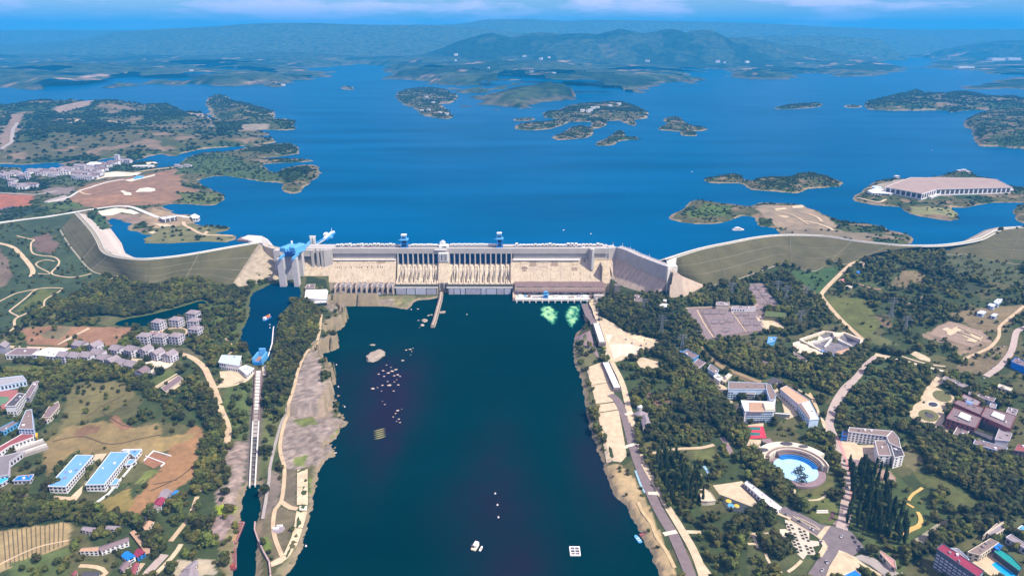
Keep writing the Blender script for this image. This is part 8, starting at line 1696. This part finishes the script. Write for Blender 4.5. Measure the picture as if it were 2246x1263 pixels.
# excavated basin with concrete walls
OUT = T('E', [(858,756),(1008,706),(1065,712),(1078,738),(1130,712),(1242,758),(1232,790),(1082,862),(985,822)])
sheet('bare_ground', T('E', [(815,768),(1000,700),(1130,705),(1250,755),(1240,800),(1090,872),(1050,880),(960,860),(820,820)]), WALLC, 1)
sheet('basin_floor', OUT, mat('basin_floor', (0.22,0.20,0.23),(0.11,0.10,0.12), scale=0.1, contrast=0.5),2)  # blue-grey floor; its dark mottling puts the pit's shadows into the colour
bs = thing('basin', 'sunken concrete basin with partition walls beside the right hillside road', 'basin', gp(1825,758)); OW = [gp(*p) for p in OUT]
for i in range(len(OW)): MB().beam(OW[i] + Vector((0,0,1)), OW[(i + 1) % len(OW)] + Vector((0,0,1)),4.0,5.0).build('basin_wall', WALLC if i not in (7,) else SKYBLUE, bs)
for a, b in (((905,780),(1065,735)),((1075,745),(1180,795)),((1065,735),(1010,800)),((960,820),(1080,855))): p_, q_ = gp(*T('E', [a])[0]), gp(*T('E', [b])[0]); MB().beam(p_ + Vector((0,0,0.8)), q_ + Vector((0,0,0.8)),3,4).build('partition', DECKC, bs)
MB().prism(gpoly(T('E', [(1072,862),(1082,838),(1232,765),(1238,790)])),15, gp(*T('E', [(1150,820)])[0]).z + 4).build('orange_wall', mat('orange_wall', (0.50,0.30,0.18),(0.44,0.26,0.16), scale=0.2), bs)
for k in range(7): p_, q_ = gp(*T('E', [(835 + 18 * k, 790 + 11 * k)])[0]), gp(*T('E', [(890 + 16 * k, 780 + 10 * k)])[0]); MB().beam(p_ + Vector((0,0,0.4)), q_ + Vector((0,0,0.4)),1.6,1.6).build('terrace_kerb', CREAM, bs)
# foundations on the right slope
sheet('bare_ground', T('Z', [(330,1000),(430,900),(610,830),(1000,960),(1140,1110),(1000,1090),(860,1160),(560,1060)]), mat('excavated_soil', (0.30,0.22,0.165),(0.22,0.16,0.12), scale=0.12, contrast=0.4),1)
for q in ([(495,935),(550,905),(620,935),(570,965)],[(550,990),(690,910),(760,930),(680,970),(600,1010)],[(720,930),(800,940),(1000,1035),(960,1065),(860,1010)],[(680,965),(760,985),(960,1070),(900,1100),(790,1085),(830,1050)]): sheet('foundation_slab', T('Z', q), CREAM, 2)
fw = thing('foundation', 'roofless pale foundations on the cleared right slope', 'foundation', gp(*T('Z', [(780,1000)])[0]))
for a, b in (((550,985),(690,905)),((690,905),(1000,1035)),((690,965),(950,1070)),((1000,1035),(960,1080)),((780,960),(860,995)),((790,1085),(900,1105))): p_, q_ = gp(*T('Z', [a])[0]), gp(*T('Z', [b])[0]); MB().beam(p_ + Vector((0,0, .6)), q_ + Vector((0,0, .6)),1.8,3).build('wall_section', CREAM, fw)
for lab, q in (('teal and white cabin highest on the right slope', [(1075,632),(1105,610),(1170,625),(1140,655)]),('white ridge house right of the teal cabin', [(1145,595),(1190,555),(1255,560),(1200,620)]),('white and teal hut left of the slope houses', [(935,730),(985,700),(1050,715),(1010,745)]),('small white hut lowest of the slope houses', [(1112,765),(1150,735),(1195,745),(1165,775)])): bldg('slope_house', lab, 'house', T('Z', q),5, WALLB, WHITE, floors=1, maxw=4)
bldg('hut', 'tiny blue hut beside the top of the hillside road', 'hut', T('E', [(1212,335),(1216,326),(1230,327),(1228,338)]),4, BRBLUE, BRBLUE, floors=1, maxw=2); bldg('hut', 'flat grey hut on the green slope below the pink pad', 'hut', T('E', [(1140,422),(1155,415),(1185,420),(1175,430)]),3, WALLC, WALLC, floors=1, maxw=2)
bldg('road_block', 'tan shed by the top of the hillside road', 'shed', T('E', [(1225,275),(1240,268),(1262,278),(1250,290)]),4, WALLC, ROOFT, floors=1, maxw=3)
for lab, w, q, h, wm, rm in (('white hut by the canal-side cliff below the wing wall', 'F', [(685,115),(700,90),(755,100),(760,125)],5, WALLW, WHITE),('white stepped hut under the end pier of the dam', 'F', [(718,78),(722,62),(742,62),(742,80)],6, WALLW, WHITE),('brown block ruin on the wooded mound below the dam wing', 'F', [(495,75),(500,25),(545,30),(560,80)],8, WALLC, ROOFP)): bldg('hut', lab, 'hut', T(w, q), h, wm, rm, floors=1, maxw=3)
bldg('guard_house', 'small dark guard house at the start of the pale plaza path', 'hut', T('F', [(215,212),(220,200),(234,204),(232,218)]),3, ROOFD, ROOFD, floors=1, maxw=2)
# cars
car_spots = [(1813,1234, 'white'),(1803,1252, 'white'),(1862,1140, 'white'),(1858,1070, 'dark'),(1704,842, 'white'),(1713,846, 'white'),(1708,849, 'blue'),(1574,849, 'dark'),(1579,851, 'dark'),(1845,1178, 'white'),(480,1000, 'dark'),(1980,1262, 'white')]
labs = ['white car on the road running down from the junction', 'lower white car on the road below the junction', 'white car entering the junction from the pink road', 'dark car on the pink road beside the poplars', 'white car parked in the dark car park', 'second white car parked in the dark car park, farther right', 'blue car parked below the white cars', 'dark car on the cream drive of the offices', 'dark car parked right of the other on the cream drive', 'white car crossing the asphalt junction', 'dark car on the dusty left bank road', 'white car at the bottom edge on the grey road']
for (a, b, c_), lab in zip(car_spots, labs):
    q = gp(a, b); z = q.z + 0.75; rz = RNG.uniform(-0.6,0.6) + 1.2; m = {'white': WALLW, 'dark': ROOFD, 'blue': BRBLUE}[c_]; t = thing('parked_car' if 'parked' in lab else 'car', lab, 'car', (q.x, q.y, z))
    hull_ = MB().box((q.x, q.y, z + 0.35),(4.6,1.9,0.75), rz).build('body', m, t); MB().box((q.x, q.y, z + 1.1),(2.6,1.7,0.65), rz, 0.82).build('cabin', GLASS, t)
    for i in (-1,1):
        for j in (-1,1): MB().box((q.x + i * 1.4 * math.cos(rz) - j * 0.9 * math.sin(rz), q.y + i * 1.4 * math.sin(rz) + j * 0.9 * math.cos(rz), z),(0.66,0.24,0.66), rz).build('wheel', ROOFD, t)

rd = [[(1897,803),(1853,853),(1819,925),(1838,978),(1853,1020),(1857,1093),(1853,1130)],[(1720,1130),(1775,1155),(1800,1190)],[(1870,1180),(1895,1210)],[(60,763),(230,770),(385,775),(461,833),(500,935),(480,1009)],[(2200,760),(2190,790),(2160,830)],[(2020,860),(2035,930)],[(1375,745),(1400,760),(1420,755)]]
nm = ['pink road', 'asphalt road above the junction', 'asphalt junction', 'dusty left bank road', 'right edge road', 'maroon complex forecourt', 'white riverside plaza']
for L, w_ in zip(rd, nm):
    P_ = resample(L, 7 if len(L) > 3 else 4)
    for k, (a, b) in enumerate(P_):
        q = gp(a + RNG.uniform(-3,3), b); a2, b2 = P_[max(0, k - 1)] if k else P_[1]; d = gp(a2, b2) - q; rz = math.atan2(d.y, d.x); z = q.z + 0.75; t = thing('car', RNG.choice(('small car', 'small car')) + ' on the ' + w_ + ', ' + (rank(k) or 'first') + ' along it from the far end', 'car', (q.x, q.y, z), 'cars on the ' + w_)
        MB().box((q.x, q.y, z + 0.35),(4.6,1.9,0.75), rz).build('body', RNG.choice((WALLW, WALLW, ROOFD, STEEL, ROOFR)), t); MB().box((q.x, q.y, z + 1.1),(2.6,1.7,0.65), rz, 0.82).build('cabin', GLASS, t)
        for i in (-1,1):
            for j in (-1,1): MB().box((q.x + i * 1.4 * math.cos(rz) - j * 0.9 * math.sin(rz), q.y + i * 1.4 * math.sin(rz) + j * 0.9 * math.cos(rz), z),(0.66,0.24,0.66), rz).build('wheel', ROOFD, t)
# ------------------------------------------------------------------ trees
LEAF_M = mat('broadleaf_foliage', (0.092,0.098,0.018),(0.013,0.019,0.005), scale=0.55, rough=0.75, contrast=0.45, bump=0.3, spec=0.2, rand=0.5)
POP_M = mat('poplar_foliage', (0.036,0.052,0.014),(0.008,0.017,0.006), scale=0.6, rough=0.75, contrast=0.45, bump=0.3, spec=0.2, rand=0.25)
SCRUB_M = mat('scrub_foliage', (0.04,0.056,0.02),(0.010,0.019,0.008), scale=0.3, rough=0.85, contrast=0.4, spec=0.1, rand=0.35)
def patchy(m, sc=0.014, lo=0.55, hi=1.5):
    n, l = m.node_tree.nodes, m.node_tree.links; b = n["Principled BSDF"]; src = b.inputs["Base Color"].links[0].from_socket; g = n.new("ShaderNodeNewGeometry"); t = n.new("ShaderNodeTexNoise"); t.inputs["Scale"].default_value = sc; t.inputs["Detail"].default_value = 5; l.new(g.outputs["Position"], t.inputs["Vector"])
    r = n.new("ShaderNodeValToRGB"); r.color_ramp.elements[0].position = 0.36; r.color_ramp.elements[0].color = (lo, lo * 1.05, lo * 1.1,1); r.color_ramp.elements[1].position = 0.66; r.color_ramp.elements[1].color = (hi, hi * 0.97, hi * 0.8,1); l.new(t.outputs["Fac"], r.inputs[0])
    x = n.new("ShaderNodeMixRGB"); x.blend_type = 'MULTIPLY'; x.inputs["Fac"].default_value = 1; l.new(src, x.inputs["Color1"]); l.new(r.outputs[0], x.inputs["Color2"]); l.new(x.outputs[0], b.inputs["Base Color"])
patchy(LEAF_M); patchy(SCRUB_M, 0.006,0.6,1.3)
BARK = mat('bark', (0.10,0.075,0.055),(0.07,0.05,0.04), scale=1.5)
def crown_mesh(name, seed, sub, sx_, sy_, sz_, lumps, leaves, m, z0=0.45, leaf=0.22):
    """unit-size crown (about 1 m across, base at 0): several overlapping lobes plus loose sprays of leaf clumps"""
    r = random.Random(seed); bm = bmesh.new()
    for k in range(lumps):
        a = r.uniform(0,6.28); q = r.uniform(0.05,0.33) if k else 0.0; zz = r.uniform(0.15,0.75) if k else z0; rad = r.uniform(0.2,0.34) if k else 0.36
        t = bmesh.ops.create_icosphere(bm, subdivisions=sub, radius=rad)
        for v in t['verts']:
            n = 0.72 + 0.56 * r.random(); c = v.co * n
            v.co = Vector(((c.x + q * math.cos(a)) * sx_, (c.y + q * math.sin(a)) * sy_, (c.z * 0.9 + zz) * sz_))
    for k in range(leaves):
        th = r.uniform(0,6.28); ph = math.acos(r.uniform(-0.7,1)); R = r.uniform(0.36,0.58)
        c = Vector((R * math.sin(ph) * math.cos(th) * sx_, R * math.sin(ph) * math.sin(th) * sy_, (R * math.cos(ph) * 0.95 + z0) * sz_))
        u = Vector((r.uniform(-1,1), r.uniform(-1,1), r.uniform(-1,1))).normalized(); w = u.orthogonal().normalized(); s = leaf * r.uniform(0.4,1.0)
        vs = [bm.verts.new(c + u * s * 0.5), bm.verts.new(c + w * s * 0.4), bm.verts.new(c - u * s * 0.5), bm.verts.new(c - w * s * 0.4)]; bm.faces.new(vs)
    me = bpy.data.meshes.new(name); bm.to_mesh(me); bm.free(); me.materials.append(m); return me
CR = [crown_mesh('crown', 1,1,1,1,1,9,70, LEAF_M), crown_mesh('crown', 2,1,1.15,0.95,0.85,10,70, LEAF_M), crown_mesh('crown', 3,1,0.9,1.05,1.15,9,70, LEAF_M)]
PC = [crown_mesh('crown', 5,1,0.42,0.42,2.2,14,80, POP_M, 0.45,0.16), crown_mesh('crown', 6,1,0.36,0.38,2.3,14,80, POP_M, 0.45,0.16)]
SC_ = [crown_mesh('crown', 7,1,1.1,1.0,0.7,6,30, SCRUB_M, 0.3), crown_mesh('crown', 8,1,1.0,1.1,0.6,6,30, SCRUB_M, 0.3)]
tr = MB(); tr.cyl((0,0,0),0.045,0.32,6,0.03); tr.beam((0,0,0.26),(0.16,0.08,0.5),0.03); tr.beam((0,0,0.24),(-0.15,-0.06,0.48),0.03); tr.beam((0,0,0.28),(0.02,-0.15,0.52),0.03)
TRUNK = bpy.data.meshes.new('trunk'); TRUNK.from_pydata(tr.v, [], tr.f); TRUNK.materials.append(BARK)
# chance map -> positions
step = 5.2
tx, ty = np.meshgrid(np.arange(GX0 + 8, GX1 - 8, step), np.arange(GY0 + 8,1640, step)); tx = tx + NP.uniform(-0.48,0.48, tx.shape) * step; ty = ty + NP.uniform(-0.48,0.48, ty.shape) * step
tx, ty = tx.ravel(), ty.ravel(); i_, j_ = ((tx - GX0) / GS).astype(int),((ty - GY0) / GS).astype(int)
ok = (NP.uniform(0,1, len(tx)) < DENS[j_, i_]) & (SHORE_D[j_, i_] > 3) & ~inside(UPSTREAM, tx, ty)
# keep what the lens could see, with a margin
dep = ty * CP + CAMH * SP; pxs = CX + tx / dep * FPX; vv = (ty * SP - (CAMH - 15) * CP) / dep; pys = CY - vv * FPX
ok &= (pxs > -260) & (pxs < 2500) & (pys < 1420)
tx, ty, pxs, pys = tx[ok], ty[ok], pxs[ok], pys[ok]; tz = G(tx, ty)
zone = fbm(tx / 45, ty / 45,300,3)
size = np.clip(NP.normal(7.9,2.4, len(tx)) * (0.7 + 0.6 * zone),3.2,15)
opn = DENS[((ty - GY0) / GS).astype(int),((tx - GX0) / GS).astype(int)]
size = np.where(opn < 0.2, size * 0.62, size)
# avenue rows and poplars placed one by one
rows_ = []
def row(px_pts, spacing, kind, s0, s1, jitter=1.0, lines=1, gap=6):
    L = [gp(a, b) for a, b in px_pts]; q = np.array([(p.x, p.y) for p in L]); n = int(np.linalg.norm(np.diff(q, axis=0), axis=1).sum() / spacing); P = resample(q, max(2, n)); d = np.gradient(P, axis=0); d /= np.linalg.norm(d, axis=1)[:, None]; nr = np.stack([d[:, 1],-d[:, 0]],1)
    for k in range(lines):
        for p, m_ in zip(P, nr): 
            x, y = p + m_ * (k - (lines - 1) / 2) * gap + NP.uniform(-jitter, jitter, 2); rows_.append((x, y, Gs(x, y), RNG.uniform(s0, s1), kind))
row(T('F', [(660,460),(780,500),(960,680),(1120,860),(1240,1060),(1300,1130)]),8, 'b', 11,14,2,4,8)
row(T('G', [(510,120),(520,240),(570,370),(680,570),(760,740)]),7, 'b', 6.5,9,1.2,1)
row(T('H', [(360,620),(385,760),(375,880),(355,960)]),9, 'p', 9,12,2.5,3,9); row(T('H', [(450,640),(470,780),(470,900),(440,1010)]),10, 'p', 9,12,3,3,10); row(T('H', [(540,880),(560,980),(560,1060)]),8, 'p', 10,12,2,4,8)
row(T('G', [(740,380),(770,480),(800,560),(850,700)]),8, 'p', 8.5,10.5,2,4,8); row(T('G', [(880,500),(930,600),(960,700)]),8, 'p', 8.5,10.5,2,3,9)
row(T('Q', [(250,640),(480,860),(640,1020),(760,1130)]),8, 'b', 11,14,2,3,9)
row(T('Q', [(1420,420),(1440,640),(1510,900),(1560,1060)]),9, 'b', 7,9,1,1)
row(T('H', [(760,400),(900,520),(1080,720)]),9, 'b', 11,14,2,2,10); row(T('H', [(720,420),(800,580),(1000,720)]),9, 'b', 11,13,2,2,9)
row(T('M', [(230,650),(320,660),(480,680),(560,640)]),9, 'b', 7,9,1.5,2,6); row(T('M', [(560,400),(720,395)]),12, 'b', 5,6,1); row(T('M', [(800,395),(805,398)]),6, 'b', 7,7.5,0.2)
row(T('B', [(1395,470),(1340,560),(1280,700)]),9, 'b', 9,12,2,3,8)
row(T('W', [(0,0),(1,1)]),9999, 'b', 1,1) if False else None
cand = [(x, y, z, s, 'b') for x, y, z, s in zip(tx, ty, tz, size)]
# trees one can pick out: the nearest and largest in the picture
allt = rows_ + cand
def show(t):
    dep = t[1] * CP + (CAMH - t[2]) * SP; px = CX + t[0] / dep * FPX; py = CY - (t[1] * SP - (CAMH - t[2]) * CP) / dep * FPX
    return t[3] / dep, px, py
sh = [show(t) for t in allt]
def vis(k): return -5 < sh[k][1] < 2251 and sh[k][2] < 1268
bl = sorted([k for k in range(len(allt)) if allt[k][4] == 'b' and vis(k)], key=lambda k: -sh[k][0])[:300]
po = sorted([k for k in range(len(allt)) if allt[k][4] == 'p' and vis(k)], key=lambda k: -sh[k][0])[:300]
single = set(bl) | set(po)
PLACES += [('the lower canal mouth', *gp(535,1120)[:2]),('the striped field', *gp(90,1190)[:2]),('the asphalt junction', *gp(1850,1190)[:2]),('the pale dotted plaza', *gp(1750,1180)[:2]),('the promenade end', *gp(1510,1250)[:2]),('the ochre path', *gp(2010,1160)[:2]),('the grey-green paved strip', *gp(2045,1165)[:2]),('the cream plaza and playground', *gp(1610,1090)[:2]),('the rock peninsula tip', *gp(620,1200)[:2]),('the brown field', *gp(380,1050)[:2])]
short = [(lab if lab.startswith('the ') else 'the ' + ' '.join(lab.split()[:9]), x, y) for lab, x, y in PLACES]
PXY = np.array([(x, y) for _, x, y in short])
near = {}
for k in single:
    t = allt[k]; d = np.hypot(PXY[:, 0] - t[0], PXY[:, 1] - t[1]); a = int(np.argmin(d)); near.setdefault((a, t[4]),[]).append((d[a], k))
proto = {}
ZUP = {'b': 0.30, 'p': 0.12}
for (a, kind), lst in near.items():
    lst.sort()
    for n_, (d, k) in enumerate(lst):
        x, y, z, s, _ = allt[k]; word = 'poplar' if kind == 'p' else 'broadleaf tree'
        lab = ('tall narrow poplar' if kind == 'p' else RNG.choice(('dark round broadleaf tree', 'dark round broadleaf tree')) if s > 9 else 'small rounded broadleaf tree') + (', nearest to ' if n_ == 0 else ', %s nearest to ' % rank(n_)) + short[a][0]
        lab = ' '.join(lab.split()[:16])
        r = thing('poplar_tree' if kind == 'p' else 'broadleaf_tree', lab, 'tree', (x, y, z - 0.3), 'poplars in the dark rows' if kind == 'p' else 'broadleaf trees near the bottom of the view')
        me = (PC if kind == 'p' else CR)[k % (2 if kind == 'p' else 3)]
        c = bpy.data.objects.new('crown', me); COL.objects.link(c); c.parent = r; c.location = (0,0, s * ZUP[kind] * 0.6); c.scale = (s, s, s * (0.95 if kind == 'b' else 1.0)); c.rotation_euler = (0,0, RNG.uniform(0,6.28))
        u = bpy.data.objects.new('trunk', TRUNK); COL.objects.link(u); u.parent = r; u.scale = (s, s, s * 1.15)
        proto.setdefault(me.name, c)
def woods(name, protos, P, S, Rz):
    """one mass of trees nobody could count: crowns instanced on the given spots"""
    me = bpy.data.meshes.new(name); me.from_pydata([tuple(p) for p in P],[],[])
    a = me.attributes.new('tree_scale', 'FLOAT_VECTOR', 'POINT'); a.data.foreach_set('vector', np.asarray(S, np.float32).ravel())
    a = me.attributes.new('tree_turn', 'FLOAT_VECTOR', 'POINT'); a.data.foreach_set('vector', np.asarray(Rz, np.float32).ravel())
    o = link(name, me, kind='stuff'); ng = bpy.data.node_groups.new('scatter', 'GeometryNodeTree'); ng.interface.new_socket('Geometry', in_out='INPUT', socket_type='NodeSocketGeometry'); ng.interface.new_socket('Geometry', in_out='OUTPUT', socket_type='NodeSocketGeometry')
    n, l = ng.nodes, ng.links; gi, go = n.new('NodeGroupInput'), n.new('NodeGroupOutput'); ip = n.new('GeometryNodeInstanceOnPoints'); oi = n.new('GeometryNodeObjectInfo'); oi.inputs['Object'].default_value = protos; oi.transform_space = 'ORIGINAL'; oi.inputs['As Instance'].default_value = True
    def attr(nm): q = n.new('GeometryNodeInputNamedAttribute'); q.data_type = 'FLOAT_VECTOR'; q.inputs['Name'].default_value = nm; return q
    s, r = attr('tree_scale'), attr('tree_turn'); l.new(gi.outputs[0], ip.inputs['Points']); l.new(oi.outputs['Geometry'], ip.inputs['Instance']); l.new(s.outputs['Attribute'], ip.inputs['Scale']); l.new(r.outputs['Attribute'], ip.inputs['Rotation']); l.new(ip.outputs[0], go.inputs[0])
    md = o.modifiers.new('scatter', 'NODES'); md.node_group = ng; return o
rest = [t for k, t in enumerate(allt) if k not in single]
for kind, ms in (('b', CR),('p', PC)):
    for i, me in enumerate(ms):
        if me.name not in proto: continue
        L = [t for j, t in enumerate([t for t in rest if t[4] == kind]) if j % len(ms) == i]
        if not L: continue
        P = [(x, y, z - 0.3 + s * ZUP[kind] * 0.6) for x, y, z, s, _ in L]; pc_ = proto[me.name]; sc0 = pc_.scale
        woods('woods', pc_, P, [(s * RNG.uniform(.85,1.15), s * RNG.uniform(.85,1.15), s * RNG.uniform(.75,1.05)) for *_, s, _k in [(t[0], t[1], t[2], t[3], t[4]) for t in L]],[(0,0, RNG.uniform(0,6.28)) for _ in L])
# scrub and copses on the headlands and islands; the first bush of each shape is a thing of its own
def on_sheets(x, y):
    r = np.zeros(len(x), bool)
    for q in LSHEETS:
        a = np.array(q); b = (x > a[:, 0].min()) & (x < a[:, 0].max()) & (y > a[:, 1].min()) & (y < a[:, 1].max())
        if b.any(): r[b] |= inside(q, x[b], y[b])
    return r
SA = np.array(SCRUB); SA = SA[~on_sheets(SA[:, 0], SA[:, 1])]
sd = SA[:, 1] * CP + (CAMH - RES_Z) * SP; spx = CX + SA[:, 0] / sd * FPX; SA = SA[(spx > -120) & (spx < 2370)]
hx, hy = at(1985,770,90)[:2]
foot_h, _z = place_roof(T('J', [(1600,838),(1752,779),(2062,781),(2122,787),(2200,838),(1862,868),(1800,875)]),6, lambda x, y: lz('hall', x, y)); SA = SA[~inside(foot_h, SA[:, 0], SA[:, 1])]
order = np.argsort(SA[:, 1])
for i, me in enumerate(SC_):
    k = order[i * 7]; x, y, z, s = SA[k]; r = thing('shrub', ['low dark shrub by the shore behind the left embankment', 'low spreading shrub on the lakeside slope behind the left embankment'][i], 'shrub', (x, y, z)); c = bpy.data.objects.new('crown', me); COL.objects.link(c); c.parent = r; c.scale = (s, s, s); c.location = (0,0,0.2); u = bpy.data.objects.new('trunk', TRUNK); COL.objects.link(u); u.parent = r; u.scale = (s * .6, s * .6, s * .6)
    L = SA[i::2]; woods('copse', c, L[:, :3],[(s * RNG.uniform(.9,1.3), s * RNG.uniform(.9,1.3), s * RNG.uniform(.8,1.1)) for s in L[:, 3]],[(0,0, RNG.uniform(0,6.28)) for _ in L])
print('TREES', len(allt), len(single), len(SA))
# ------------------------------------------------------------------ the ground sheet itself, last, with everything painted
keep = ~inside(UPSTREAM, X, Y)
me, used = grid_mesh('ground', X, Y, GH, keep)
cv = COVER.copy(); bare = (SHORE_D < 5) & (SHORE_D > -6)
cv[bare] = (0.22,0.175,0.115)
for _q in (POND_W, CANAL_W):
    _p = np.array(_q); _b = bare & (X > _p[:, 0].min() - 9) & (X < _p[:, 0].max() + 9) & (Y > _p[:, 1].min() - 9) & (Y < _p[:, 1].max() + 9); cv[_b] = (0.075,0.085,0.035)
set_col(me, cv.reshape(-1,3)[used]); me.materials.append(GROUND_M); link('ground', me, kind='structure')
